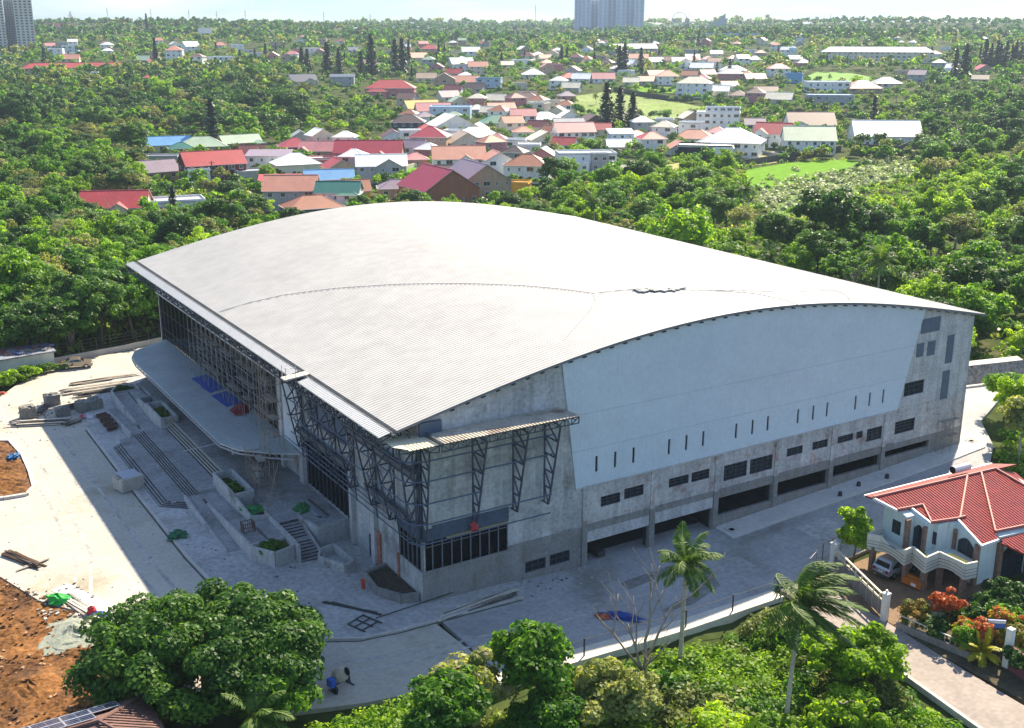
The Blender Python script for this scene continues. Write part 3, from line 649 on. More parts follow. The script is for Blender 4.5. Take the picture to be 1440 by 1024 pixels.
# far kerb strip, sunlit
ks = noisy("kerb_strip", (.58, .54, .47), var=.12, scale=.6, rough=.9, fine=4)
sheet("kerb_strip", [(-6, -12.4), (0, -12.75), (28.6, -13.0), (28.8, -14.5), (0, -14.5), (-6, -14.0)], .12, ks, thick=1.6)
sheet("wet_patch", [(13, -5.6), (19, -4.5), (24.5, -4.2), (27, -5.8), (25.5, -9.8), (21, -11.2), (16, -11.0), (22.5, -9.6), (24.6, -7.4), (22, -5.6), (17, -6.2)], .006, noisy("damp_concrete", (.20, .19, .18), var=.3, scale=.5, rough=.7, fine=3), thick=.004, step=1.2)
# traffic island of bare earth
isl = [(-24.1, 62), (-23.6, 56), (-23.8, 50), (-24.2, 45.2), (-25.2, 43.4), (-27.5, 43.6), (-31, 46), (-34, 52), (-34, 60), (-30, 63), (-26, 63.2)]
sheet("island_earth", isl, .16, dirt, thick=.5, step=.55, rough=.10)
kerb("island_kerb", isl + [isl[0]], h=.3, w=.4)
# bare earth lot lower left
dl = [(-33, 31.6), (-28.5, 17.7), (-24.1, 11.1), (-22.6, 3.6), (-22, -3), (-30, -14), (-44, -6), (-60, 20), (-56, 40)]
sheet("earth_lot", dl, -.04, dirt, thick=.6, step=.55, rough=.09)
def mound(name, U, V, r, h, mat_, label=None, cat=None, seed=1, kind=None, group=None, el=1.0):
    rg = random.Random(seed); m = MB(); n, k = 22, 7; z0 = T(*W(U, V)[:2])
    pr = [[0] * n for _ in range(k + 1)]
    for i in range(k + 1):
        for j in range(n):
            f = i / k; a = 2 * PI * j / n; rr = r * f * (1 + .18 * math.sin(3 * a + seed) + .08 * rg.uniform(-1, 1))
            pr[i][j] = (U + rr * math.cos(a) * el, V + rr * math.sin(a), z0 - .06 + h * (1 - f) ** 1.2 * (1 + .25 * rg.uniform(-1, 1)))
    for i in range(k):
        for j in range(n): m.face([pr[i][j], pr[i][(j + 1) % n], pr[i + 1][(j + 1) % n], pr[i + 1][j]])
    return tag(uv_thing(m.build(name, mat_)), label, cat, group, kind)
sandm = noisy("grey_sand", (.25, .27, .22), var=.2, scale=.8, rough=1, fine=5, bump=.5)
mound("sand_pile", -27.0, 10.4, 3.0, .65, sandm, "grey green sand pile on the orange earth lot", "sand pile", 3)
for k, (u_, v_, r_, h_) in enumerate([(-33, 20, 3.2, .7), (-37, 12, 4, .9), (-31.5, 4, 3, .6), (-41, 26, 3.5, .8), (-28, 47.5, 2.6, .7), (-30, 55, 3, .7)]):
    mound("earth_mound", u_, v_, r_, h_, dirt, seed=9 + k, kind="structure")
sheet("fresh_slab", [(-27.2, 19.5), (-25.6, 19.9), (-22.9, 13.2), (-24.2, 12.0)], .03, whiteslab)
# driveway lane past the red roofed house
sheet("lane", [(29.6, -13.2), (33.4, -13.2), (33.2, -22), (32.5, -29), (32, -36), (32, -60), (24, -60), (26.2, -40), (27.5, -31), (28.8, -22)], .02, noisy("lane_concrete", (.31, .265, .235), var=.15, scale=.3, rough=.95, fine=2.5), thick=.4)
kerb("lane_edge", [(28.6, -22), (27.3, -31), (26.0, -40), (25, -50)], h=.22, w=.3)
sheet("carport_floor", [(33.5, -13.4), (44, -13.4), (46, -24), (33.2, -23)], .05, noisy("brown_paving", (.20, .13, .075), var=.2, scale=.6, rough=.9, fine=4))
sheet("garden_soil", [(33.2, -23.1), (46, -24), (60, -26), (60, -50), (32.6, -50), (32.6, -29)], .03, noisy("garden_earth", (.09, .075, .045), var=.4, scale=.4, rough=1, fine=3))
# ================================================================== ENTRANCE TERRACE (steps, ramps, planters)
pc = noisy("terrace_concrete", (.43, .43, .43), var=.16, scale=.5, streak=.25, rough=.92, fine=3.5, col2=(.24, .22, .20), amt2=.07, scale2=.35)
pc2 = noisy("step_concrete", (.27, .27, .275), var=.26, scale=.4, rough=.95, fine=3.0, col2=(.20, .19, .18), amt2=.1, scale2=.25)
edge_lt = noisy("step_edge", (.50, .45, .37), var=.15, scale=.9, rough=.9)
riser_dk = noisy("dark_riser", (.055, .055, .06), var=.4, scale=.8, rough=.95, fine=4)  # darker strips on each riser and along its foot
terr = empty("entrance_terrace", O, TH, "stepped concrete entrance terrace with ramps and planters before the glazed front", "terrace")
def steps(name, u0, u1, n, z0, z1, v0, v1, chamf=0, light=False):
    m = MB(); dz = (z1 - z0) / n; du = (u1 - u0) / n
    for k in range(n):
        a = u0 + du * k
        v0k = v0 + (chamf * (1 - k / n) if not chamf else 0) - 0
        m.box(a, u1 + .02, v0k, v1, z0 + dz * k - (.02 if k else .3), z0 + dz * (k + 1), 1 if light else 0)
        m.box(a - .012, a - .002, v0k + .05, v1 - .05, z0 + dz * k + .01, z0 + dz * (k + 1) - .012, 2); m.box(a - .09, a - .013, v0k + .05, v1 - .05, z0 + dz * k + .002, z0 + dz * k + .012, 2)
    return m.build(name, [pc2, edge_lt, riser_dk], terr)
steps("steps", -14.0, -12.9, 4, .1, .6, 32.7, 53)
mb = MB()
for k in range(4):
    o_ = .3 * k; z_ = .1 + .125 * (k + 1)
    mb.prism([(-14 + o_, 32.69), (-11.55, 30.5 + o_ * .9), (-11.55, 32.69)], -.1, z_)
mb.build("corner_steps", pc2, terr)
for k in range(4):
    o_ = .3 * k; z_ = .1 + .125 * k; mb = MB(); mb.wall((-14.02 + o_, 32.66), (-11.57, 30.46 + o_ * .9), z_ + .01, z_ + .11, .03); mb.build("dark_riser", riser_dk, terr)
mb = MB(); mb.box(-12.87, -10.98, 32.0, 54.3, -.2, .598); mb.build("landing", pc2, terr)
steps("steps", -11.0, -9.9, 5, .6, 1.25, 32.2, 54.3)
mb = MB(); mb.box(-9.87, -7.5, 32.0, 54.6, -.2, 1.248); mb.build("landing", pc2, terr)
steps("steps", -7.5, -6.5, 4, 1.25, 1.9, 33.3, 53.3, light=True)
mb = MB(); mb.prism([(-6.47, 33.0), (-6.1, 26), (-6.1, 18.85), (-3.95, 18.85), (-3.5, 15.3), (-.02, 15.9), (-.02, 80), (-6.1, 72), (-6.1, 62), (-6.47, 53.3)], -.2, 1.897); mb.build("podium", pc2, terr)
def ramp_side(mirror, rampmat=pc2):
    M = (lambda v_: 86.5 - v_) if mirror else (lambda v_: v_)
    def w(nm, a, b, z0, z1, t=.22):
        q = MB(); q.wall((a[0], M(a[1])), (b[0], M(b[1])), z0, z1, t); return q.build(nm, pc, terr)
    def slope(u0, u1, v0, v1, z0, z1):
        q = MB(); q.prism([(u0, M(v0)), (u1, M(v0)), (u1, M(v1)), (u0, M(v1))], -.2, [z0, z0, z1, z1]); return q.build("ramp", rampmat, terr)
    slope(-11.35, -10.1, 17.6, 30.6, .1, .9); slope(-9.85, -8.1, 30.6, 15.6, .9, 1.45)
    q = MB(); q.box(-11.35, -8.1, min(M(30.6), M(32)), max(M(30.6), M(32)), -.2, .9); q.build("landing", rampmat, terr)
    w("ramp_wall", (-11.48, 32.0), (-11.48, 17.6), -.2, (1.15, .22)); w("ramp_wall", (-9.98, 29.0), (-9.98, 16.0), -.2, (1.0, 1.75))
    w("ramp_wall", (-7.95, 26.0), (-7.95, 21.5), -.2, (2.35, 2.0)); w("ramp_wall", (-7.95, 21.5), (-6.3, 20.9), -.2, 1.9)
    # raised planter box
    pl = MB(); a, b = sorted((M(26.0), M(33.0)))
    for bx in ((-8.1, -7.88, a, b), (-6.12, -5.9, a, b), (-7.88, -6.12, a, a + .22), (-7.88, -6.12, b - .22, b)): pl.box(*bx, -.2, 2.6)
    p = pl.build("planter_box", pc, terr); s = MB(); s.box(-7.87, -6.13, a + .23, b - .23, 1.0, 1.75); s.build("soil", soil, p)
    # eight-sided end planter
    oc = [(-9.98, 16.0), (-9.9, 15.4), (-8.55, 13.05), (-6.55, 13.6), (-6.4, 15.9)]
    for k in range(len(oc) - 1): w("planter_wall", oc[k], oc[k + 1], -.2, 1.62, .24)
    w("planter_wall", oc[-1], oc[0], -.2, 1.55, .2)
    s = MB(); s.prism([(x, M(y)) for x, y in [(-9.8, 15.9), (-9.75, 15.45), (-8.5, 13.25), (-6.68, 13.75), (-6.55, 15.8)]], 0, 1.25); s.build("planter_soil", soil, terr)
    q = MB(); aa, bb = sorted((M(15.95), M(20.8))); q.box(-7.9, -6.3, aa, bb, -.2, 1.5); q.build("upper_landing", rampmat, terr)
ramp_side(False); ramp_side(True)
# stair at the near end
mb = MB(); n = 14
for k in range(n):
    v_ = 12.65 + (18.85 - 12.65) * k / n + (.5 if k >= 7 else 0) * (1 - 0); v_ = min(v_, 18.5)
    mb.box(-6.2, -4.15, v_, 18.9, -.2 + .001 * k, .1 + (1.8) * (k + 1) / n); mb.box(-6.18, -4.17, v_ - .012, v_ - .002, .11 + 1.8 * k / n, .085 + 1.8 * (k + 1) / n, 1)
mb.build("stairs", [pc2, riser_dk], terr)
for a, b, z1 in (((-6.32, 21.8), (-6.32, 14.0), 1.95), ((-6.32, 13.9), (-6.32, 12.7), (1.95, 1.9)), ((-4.03, 18.7), (-4.03, 12.4), (2.05, .35)), ((-3.98, 18.8), (-3.4, 15.2), 2.1), ((-3.4, 15.2), (-.02, 15.75), 2.05)):
    q = MB(); q.wall(a, b, -.2, z1, .24); q.build("stair_wall", pc, terr)
oc = [(-4.2, 12.9), (-4.9, 11.6), (-3.55, 8.65), (-2.45, 9.0), (-2.7, 13.3)]
for k in range(5):
    q = MB(); q.wall(oc[k], oc[(k + 1) % 5], -.2, .95, .2); q.build("planter_wall", pc, terr)
cpl = empty("corner_planter", O, TH, "low angular concrete planter of bare soil at the near corner of the arena", "planter")
oc = [(-.15, 7.2), (-2.5, 6.6), (-2.85, 3.3), (-1.6, .95), (-.15, .5)]
for k in range(4):
    q = MB(); q.wall(oc[k], oc[k + 1], -.2, .85, .22); q.build("planter_wall", concrete_low, cpl)
s = MB(); s.prism([(-.05, 7.0), (-2.4, 6.45), (-2.7, 3.35), (-1.55, 1.15), (-.05, .75)], 0, .62); s.build("soil", noisy("dark_planter_soil", (.06, .05, .035), var=.5, scale=1.5, rough=1, fine=6), cpl)
# ================================================================== SITE WALLS AND FENCES
shed = empty("storage_shed", O, TH, "long white walled shed with clutter on its low roof at the left edge", "shed")
whitewall = noisy("white_plaster", (.68, .66, .62), var=.12, scale=.6, streak=.15, rough=.9)
mb = MB(); mb.prism([(-30, 84.5), (-22.4, 90.6), (-13.3, 91.7), (-13.6, 96.5), (-24, 96), (-32, 90)], -.3, 2.6); mb.build("wall", whitewall, shed)
mb = MB(); mb.prism([(-30.3, 84.2), (-22.4, 90.2), (-13.0, 91.3), (-13.2, 97), (-24, 96.6), (-32.6, 90)], 2.62, 2.8); mb.build("roof", noisy("shed_sheet", (.2, .21, .25), var=.4, scale=.5, rough=.7, fine=2), shed)
mb = MB(); rg = random.Random(2)
for k in range(40):
    u_ = rg.uniform(-28, -13.6); v_ = 91 + (u_ + 20) * .12 + rg.uniform(.4, 3.5); a = rg.random() * 3; v_ = max(v_, 92 if u_ > -22 else 89.5)
    mb.obox((u_, v_, 2.9 + rg.random() * .1), (math.cos(a) * rg.uniform(.3, 1.1), math.sin(a) * .6, 0), (-math.sin(a) * .3, math.cos(a) * .3, 0), (0, 0, rg.uniform(.04, .16)), rg.randrange(3))
tag(uv_thing(mb.build("roof_junk", [plain("junk_red", (.22, .07, .05)), plain("junk_blue", (.08, .12, .25)), plain("junk_grey", (.2, .19, .18))])), "loose red and blue junk lying on the white shed's roof", "junk")
fence_dk = plain("fence_dark", (.05, .055, .05), rough=.7)
def chain_fence(name, pts, h, label, sp=2.6, matp=None, rails=(1.0,), solid=None, post=.08, rail_w=.05):
    e_ = empty(name, O, TH, label, "fence"); r_ = MB()
    for a, b in zip(pts, pts[1:]):
        n = max(1, round(math.hypot(b[0] - a[0], b[1] - a[1]) / sp))
        for k in range(n + 1):
            p = (a[0] + (b[0] - a[0]) * k / n, a[1] + (b[1] - a[1]) * k / n); z = T(*W(*p)[:2]); q = MB(); q.bar((p[0], p[1], z - .2), (p[0], p[1], z + h + .08), post)
            q.build("post", matp or fence_dk, e_)
            if k < n:
                p2 = (a[0] + (b[0] - a[0]) * (k + 1) / n, a[1] + (b[1] - a[1]) * (k + 1) / n); z2 = T(*W(*p2)[:2])
                for f in rails: r_.bar((p[0], p[1], z + h * f), (p2[0], p2[1], z2 + h * f), rail_w)
                if solid: r_.wall(p, p2, (z - .2, z2 - .2), (z + solid, z2 + solid), .18, 1)
    r_.build("rails", [matp or fence_dk, kerbm], e_); return e_
chain_fence("wire_fence", [(2, -14.0), (28.3, -14.1)], 1.6, "thin wire fence on dark posts along the sunlit kerb of the side road", rails=(.98,), sp=5.2, rail_w=.03, post=.10)
chain_fence("mesh_fence", [(-12.8, 95.2), (-2, 97.2), (6, 99.6), (16, 104)], 2.6, "dark mesh fence with a low concrete base behind the parked sedan", sp=2.2, rails=(1, .8, .6, .4, .2), solid=.7)
chain_fence("pale_fence", [(33.8, -12.6), (37, -11.2), (41.6, -10.4)], 1.7, "grey panel fence with thin posts left of the red roofed house", sp=1.5, matp=plain("grey_post", (.3, .29, .28)), rails=(1, .1))
# rubble retaining wall to the right of the arena
ript = noisy("rubble_stone", (.26, .23, .20), var=.45, scale=1.2, rough=1, fine=3, bump=.8)
mb = MB(); rp = [(71.8, 24), (79, 18.5), (86, 15), (101, 11.5)]
for a, b in zip(rp, rp[1:]):
    za, zb = T(*W(*a)[:2]), T(*W(*b)[:2])
    n = 6
    for k in range(n):
        p = [a[0] + (b[0] - a[0]) * k / n, a[1] + (b[1] - a[1]) * k / n]; q = [a[0] + (b[0] - a[0]) * (k + 1) / n, a[1] + (b[1] - a[1]) * (k + 1) / n]
        m_, s_ = (lambda t: t)(0), .25
        mb.face([(p[0], p[1], za - .5), (q[0], q[1], za - .5), (q[0] + .5, q[1] + 1.6, za + 2.2), (p[0] + .5, p[1] + 1.6, za + 2.2)])
        mb.face([(p[0] + .5, p[1] + 1.6, za + 2.2), (q[0] + .5, q[1] + 1.6, za + 2.2), (q[0] + 1.4, q[1] + 3.2, za + 2.25), (p[0] + 1.4, p[1] + 3.2, za + 2.25)], 1)
        mb.face([(p[0] + 1.4, p[1] + 3.2, za + 2.25), (q[0] + 1.4, q[1] + 3.2, za + 2.25), (q[0] + 1.5, q[1] + 3.4, za - .5), (p[0] + 1.5, p[1] + 3.4, za - .5)], 1)
tag(uv_thing(mb.build("retaining_wall", [ript, kerbm])), "sloping rubble stone retaining wall beside the sunlit road right of the arena", "wall")
kerb("rubble_kerb", [(72.3, 23), (79.2, 17.4), (86, 14), (101, 10.4)], h=.25, w=.5)
# ================================================================== VEHICLES
def car(kind, paint, label, loc, rz):
    """hatch = suv. local x forward"""
    suv = kind == "suv"; L_, Wd = (4.5, 1.86) if suv else (4.45, 1.74); hw = Wd / 2
    prof = ([(-2.22, .45), (-2.25, .95), (-2.12, 1.1), (-1.85, 1.62), (-1.55, 1.72), (.1, 1.74), (.55, 1.62), (1.15, 1.1), (2.0, .98), (2.24, .75), (2.2, .4)] if suv else
            [(-2.2, .42), (-2.22, .85), (-2.1, 1.0), (-1.55, 1.05), (-.85, 1.42), (-.4, 1.48), (.3, 1.46), (.6, 1.36), (1.15, 1.0), (2.0, .86), (2.22, .65), (2.18, .36)])
    belt = 1.02 if suv else .98
    e_ = empty("parked_car", loc, rz, label, "car"); b = MB(); n = len(prof)
    def hwz(z): return hw * (1 - .16 * max(0, (z - belt) / .7)) if z > belt else hw * (.97 if z < .5 else 1)
    for sgn in (-1, 1):
        b.face([(x, sgn * hwz(z), z) for x, z in prof])
    for k in range(n):
        (x0, z0), (x1, z1) = prof[k], prof[(k + 1) % n]; b.face([(x0, -hwz(z0), z0), (x1, -hwz(z1), z1), (x1, hwz(z1), z1), (x0, hwz(z0), z0)])
    body = b.build("body", paint, e_)
    g = MB(); gl = glass("car_glass", (.012, .014, .018), .06)
    def pane(p, q, inset=.12, d=.012):
        (x0, z0), (x1, z1) = p, q; t0, t1 = .12, .9
        xa, za = x0 + (x1 - x0) * t0, z0 + (z1 - z0) * t0; xb, zb = x0 + (x1 - x0) * t1, z0 + (z1 - z0) * t1
        nx, nz = -(z1 - z0), (x1 - x0); l_ = math.hypot(nx, nz); nx, nz = nx / l_ * d, nz / l_ * d
        wa, wb = hwz(za) - inset, hwz(zb) - inset
        g.face([(xa + nx, -wa, za + nz), (xb + nx, -wb, zb + nz), (xb + nx, wb, zb + nz), (xa + nx, wa, za + nz)])
    if suv: pane(prof[2], prof[3]); pane(prof[6], prof[7])
    else: pane(prof[3], prof[4]); pane(prof[7], prof[8])
    ztop = 1.58 if suv else 1.36; z0 = belt + .06
    xs = [(-1.75, -.75), (-.68, .15), (.22, .72)] if suv else [(-1.05, -.35), (-.28, .5), (.55, .82)]
    for sgn in (-1, 1):
        for i, (xa, xb) in enumerate(xs):
            xt = xb - (.32 if i == 2 else 0); xta = xa + (.18 if i == 0 else 0)
            g.face([(xa, sgn * (hwz(z0) + .012), z0), (xb, sgn * (hwz(z0) + .012), z0), (xt, sgn * (hwz(ztop) + .012), ztop if i < 2 else ztop - .1), (xta, sgn * (hwz(ztop) + .012), ztop - (.12 if i == 0 else 0))])
    g.build("windows", gl, e_, fix=False)
    tyre = plain("tyre", (.012, .012, .013), rough=.9); rim = plain("rim", (.42, .43, .45), rough=.3, metal=.8)
    for x in (-1.38, 1.36):
        for sgn in (-1, 1):
            w_ = MB(); w_.tube([(x, sgn * (hw - .2), .33), (x, sgn * (hw + .015), .33)], .33, 18); wh = w_.build("wheel", tyre, e_)
            w_ = MB(); w_.tube([(x, sgn * (hw + .0), .33), (x, sgn * (hw + .025), .33)], .2, 14); w_.build("rim", rim, wh)
    for sgn in (-1, 1):
        q = MB(); q.box(-2.27, -2.10, min(sgn * .55, sgn * .86), max(sgn * .55, sgn * .86), .72, .98); q.build("tail_light", plain("lamp_red", (.35, .02, .02), rough=.25), e_)
        q = MB(); q.box(2.0, 2.24, min(sgn * .5, sgn * .84), max(sgn * .5, sgn * .84), .62, .78); q.build("headlight", plain("lamp_clear", (.6, .62, .65), rough=.15), e_)
        q = MB(); q.box(.72, .9, min(sgn * hw, sgn * (hw + .18)), max(sgn * hw, sgn * (hw + .18)), 1.02, 1.16); q.build("wing_mirror", paint, e_)
    q = MB(); q.box(-2.30, -2.20, -.26, .26, .66 if suv else .62, .8 if suv else .74); q.build("number_plate", plain("plate", (.6, .6, .58)), e_)
    q = MB(); q.box(-2.28, -2.0, -hw * .94, hw * .94, .32, .48); q.box(2.0, 2.25, -hw * .94, hw * .94, .28, .44); q.build("bumper", plain("bumper_grey", (.05, .05, .055)), e_)
    return e_
carp = noisy("taupe_paint", (.30, .25, .20), var=.04, scale=1, rough=.25, metal=.5, coat=.8)
pcar = G(108, 517); car("sedan", carp, "taupe sedan parked in the sun by the mesh fence beyond the forecourt", (pcar.x, pcar.y, .03), math.radians(18))
silver = noisy("silver_paint", (.52, .54, .58), var=.03, scale=1, rough=.22, metal=.5, coat=.8)
w_ = W(40.6, -16.9); car("suv", silver, "silver suv under the red roofed house's balcony", (w_.x, w_.y, T(w_.x, w_.y) + .09), TH + math.radians(2))
# ================================================================== CONSTRUCTION CLUTTER
block = noisy("hollow_block", (.22, .21, .19), var=.3, scale=1.5, rough=1, fine=7)
def zz(u_, v_): return T(*W(u_, v_)[:2])
def block_stack(u_, v_, rot, nx, ny, nz, label, mat_=None, bw=(.42, .21, .2), base=0.0, seed=1):
    rg = random.Random(seed); m = MB(); c, s = math.cos(rot), math.sin(rot)
    for i in range(nx):
        for j in range(ny):
            for k in range(nz):
                if k == nz - 1 and rg.random() < .25: continue
                x = (i - (nx - 1) / 2) * (bw[0] + .015) + rg.uniform(-.03, .03); y = (j - (ny - 1) / 2) * (bw[1] + .015) + rg.uniform(-.02, .02)
                m.obox((x * c - y * s, x * s + y * c, (k + .5) * bw[2]), (c * bw[0] / 2, s * bw[0] / 2, 0), (-s * bw[1] / 2, c * bw[1] / 2, 0), (0, 0, bw[2] / 2 - .006))
    o = m.build("block_stack", mat_ or block); w = W(u_, v_, zz(u_, v_) + base); o.location = w; o.rotation_euler = (0, 0, TH)
    return tag(o, label, "block stack", "stacks of concrete blocks on the forecourt")
block_stack(-20.6, 70.4, .1, 4, 7, 8, "tall block stack with a sunlit side standing left of the other stacks", seed=1)
block_stack(-16.9, 74.6, .1, 4, 8, 7, "block stack behind the leaning planks, farthest from the terrace steps", seed=2)
block_stack(-16.6, 68.9, .05, 4, 5, 6, "small dark block stack between two plank piles", seed=3)
block_stack(-13.2, 69.6, .2, 7, 9, 7, "widest dark block stack next to the white and red sacks", seed=4)
block_stack(-15.4, 39.6, .25, 6, 9, 7, "pale block stack under a grey sheet at the foot of the terrace steps", mat_=noisy("pale_block", (.44, .41, .36), var=.15, scale=1.5, rough=1), base=.14, seed=5)
mb = MB(); mb.obox((0, 0, 0), (1.0, .2, 0), (-.2, .95, .05), (0, 0, .02)); o = mb.build("cover_sheet", plain("grey_sheet", (.36, .39, .45))); o.location = W(-15.3, 39.8, 1.63); o.rotation_euler = (.05, .08, TH); tag(o, "grey sheet lying on the pale block stack by the steps", "sheet")
wood = noisy("weathered_plank", (.30, .27, .23), var=.35, scale=.8, rough=.95, fine=6)
wood2 = noisy("dark_plank", (.10, .09, .08), var=.4, scale=.8, rough=.95, fine=6)
palew = noisy("pale_plank", (.55, .50, .42), var=.2, scale=.8, rough=.9, fine=6)
def planks(u_, v_, ang, L_, n, wdt, hgt, label, mats, seed, base=0.0, cat="planks", grp="plank piles on the forecourt", name="plank_pile", spread=.25):
    rg = random.Random(seed); m = MB()
    for k in range(n):
        a = ang + rg.uniform(-.05, .05) * (1 + spread * 2); off = rg.uniform(-wdt, wdt) / 2; l_ = L_ * rg.uniform(.7, 1) / 2; sh = rg.uniform(-.1, .1) * L_
        c, s = math.cos(a), math.sin(a); z = .06 + hgt * rg.random() * (1 - abs(off) / wdt)
        m.obox((u_ + c * sh - s * off, v_ + s * sh + c * off, zz(u_, v_) + base + z), (c * l_, s * l_, rg.uniform(-.05, .05)), (-s * .11, c * .11, 0), (0, 0, .03), rg.randrange(len(mats)))
    return tag(uv_thing(m.build(name, mats)), label, cat, grp)
planks(-19.6, 66.9, -.38, 7.2, 34, 1.6, .55, "long plank pile in front of the block stacks at the shadow's edge", [wood, wood2, wood, palew], 1)
planks(-18.6, 72.2, 1.1, 4.0, 14, 1.0, .4, "short grey plank pile leaning between two block stacks", [wood, wood2], 2)
planks(-10.4, 78.6, -.05, 8.5, 36, 2.2, .45, "sunlit plank pile with pale boards beyond the far ramp", [wood, palew, wood], 3)
planks(-8.6, 82.2, -.02, 9, 22, 1.4, .3, "pinkish timber pile farthest back in the sun", [wood, noisy("pinkish_plank", (.36, .25, .2), var=.3, scale=.8), palew], 4)
planks(-9.5, 76.2, .0, 8, 26, 1.3, .5, "shaded dark plank pile beside the far ramp's planter", [wood2, wood2, wood], 5)
planks(-14.4, 71.6, .25, 5, 20, 1.6, .7, "dark board pile on the widest block stack's far side", [wood2, wood2, wood], 6)
planks(-16.2, 65.2, .5, 2.6, 16, 1.3, .45, "heap of broken dark boards near the sacks", [wood2, wood], 7)
planks(-1.9, 20.0, 1.62, 5.6, 10, 1.0, .15, "bundle of pale steel channels on the podium by the near glazing", [plain("zinc", (.42, .45, .5), rough=.4, metal=.6), wood2], 8, base=1.95, cat="channels", grp="metal lengths", name="channel_bundle", spread=0)
planks(-28.2, 27.0, -1.15, 5.0, 50, .8, .35, "rusty rebar bundle lying on the sunlit paving", [noisy("rebar_rust", (.07, .035, .02), var=.4, scale=2), wood2], 9, cat="rebar", grp="metal lengths", name="rebar_bundle", spread=0)
planks(-27.6, 25.6, .3, 3.4, 2, 3.0, .1, "two thin poles crossing under the rebar bundle", [wood], 10, cat="poles", grp="metal lengths", name="poles", spread=0)
planks(-25.8, 14.6, -1.3, 5.5, 6, 1.2, .2, "pale timber lengths dropped on the earth beside the fresh slab", [palew, wood, wood2], 12)
planks(3.5, -2.5, .05, 9, 14, 1.6, .2, "thin timber scraps along the foot of the side wall", [wood2, wood, palew], 13)
planks(-5.8, 2.2, -.95, 5.6, 3, .25, .05, "single dark steel bar lying on the plaza", [fence_dk], 14, base=.14, cat="steel bar", grp="metal lengths", name="steel_bar", spread=0)
brown = noisy("brown_drum", (.085, .045, .035), var=.3, scale=1.5, rough=.8)
for k in range(7):
    m = MB(); u_, v_ = -12.5 + .18 * (k % 2), 65.2 - k * .95; m.tube([(-.7, 0, .3), (.55, .1, .3)], .28, 10); m.tube([(-.72, 0, .3), (-.70, 0, .3)], .31, 10)
    o = m.build("pipe_length", brown); o.location = W(u_, v_, .14); o.rotation_euler = (0, 0, TH + .3); tag(o, "short brown pipe in the row beside the far ramp wall", "pipe", "brown pipes by the far ramp")
def lump(name, w, r, h, mat_, label, cat, seed, group=None, rz=0, fold=.25):
    rg = random.Random(seed); m = MB(); n, k = 14, 5; P = []
    for i in range(k + 1):
        f = i / k; row = []
        for j in range(n):
            a = 2 * PI * j / n; rr = (1 - (1 - f) ** 2) ** .5 * (1 + fold * rg.uniform(-1, 1)); row.append((r[0] * rr * math.cos(a), r[1] * rr * math.sin(a), h * (1 - f) ** .8 * (1 + .4 * fold * rg.uniform(-1, 1)) + .01))
        P.append(row)
    for i in range(k):
        for j in range(n): m.face([P[i][j], P[i][(j + 1) % n], P[i + 1][(j + 1) % n], P[i + 1][j]])
    o = m.build(name, mat_); o.location = w; o.rotation_euler = (0, 0, rz); return tag(o, label, cat, group)
tarp_b = plain("blue_tarp", (.02, .06, .30), rough=.5); tarp_g = plain("green_tarp", (.02, .22, .06), rough=.6); tarp_r = plain("red_cloth", (.5, .03, .04), rough=.7); tarp_g2 = plain("bright_green_tarp", (.03, .42, .06), rough=.6)
sackw = plain("white_sack", (.55, .53, .55), rough=.8); sackp = plain("pink_sack", (.5, .22, .3), rough=.8)
for k, (du, dv) in enumerate([(0, 0), (.5, .2), (-.4, .35), (.2, -.45), (-.1, .8)]):
    lump("cement_sack", W(-14.0 + du, 65.9 + dv, .14), (.42, .3), .35, sackw if k != 2 else sackp, "pink sack in the heap beside the widest block stack" if k == 2 else "crumpled white sack in the heap beside the widest block stack", "sack", 40 + k, "sacks by the block stacks", rz=k)
lump("red_cloth", W(-14.7, 66.6, .14), (.35, .3), .3, tarp_r, "small red cloth among the white sacks", "cloth", 60)
lump("tarpaulin", W(14.0, -10.2, zz(14, -10)), (1.7, .45), .5, tarp_b, "crumpled blue tarpaulin dropped on the side road", "tarpaulin", 61, rz=-.35, fold=.5)
lump("tarpaulin", W(12.6, -9.3, zz(12.6, -9.3)), (.6, .4), .3, plain("orange_cloth", (.45, .08, .03)), "orange red cloth at one end of the blue tarpaulin on the road", "cloth", 62, rz=-.3, fold=.5)
lump("tarpaulin", W(-14.5, 24.4, .14), (1.0, .8), .6, plain("dark_green_tarp", (.015, .12, .05), rough=.6), "dark green tarpaulin heap on the plaza below the near ramp", "tarpaulin", 63, rz=.4, fold=.5)
lump("tarpaulin", W(-27.0, 17.0, .02), (.95, .75), .7, tarp_g2, "bright green tarpaulin heap on the orange earth", "tarpaulin", 64, fold=.5)
lump("jerrycan", W(-25.0, 13.0, .02), (.4, .35), .8, tarp_r, "red lump standing beside the white slab's corner", "container", 65, fold=.2)
lump("tarpaulin", W(-24.6, 12.5, .02), (.8, .45), .3, tarp_b, "small blue sheet under the red lump by the white slab", "tarpaulin", 66, fold=.4)
lump("tarpaulin", W(-24.6, 55.6, .18), (.6, .8), .5, plain("blue_bag", (.03, .13, .3)), "blue bag on the earth of the traffic island", "bag", 67, fold=.5)
lump("tarpaulin", W(-22.8, 82.5, .05), (1.3, .4), .35, plain("coral_sheet", (.55, .12, .08)), "coral red sheet beside the hedge at the far left edge", "sheet", 68, fold=.5, rz=.6)
lump("tarpaulin", W(-7.0, 23.6, 1.5), (1.2, .7), .5, plain("green_net", (.02, .20, .05)), "green netting spread on the near ramp landing", "netting", 69, fold=.6)
lump("tarpaulin", W(-3.0, 20.6, 1.9), (.7, 1.3), .2, plain("green_net2", (.02, .17, .05)), "flat green netting beside the steel channels on the podium", "netting", 70, fold=.5)
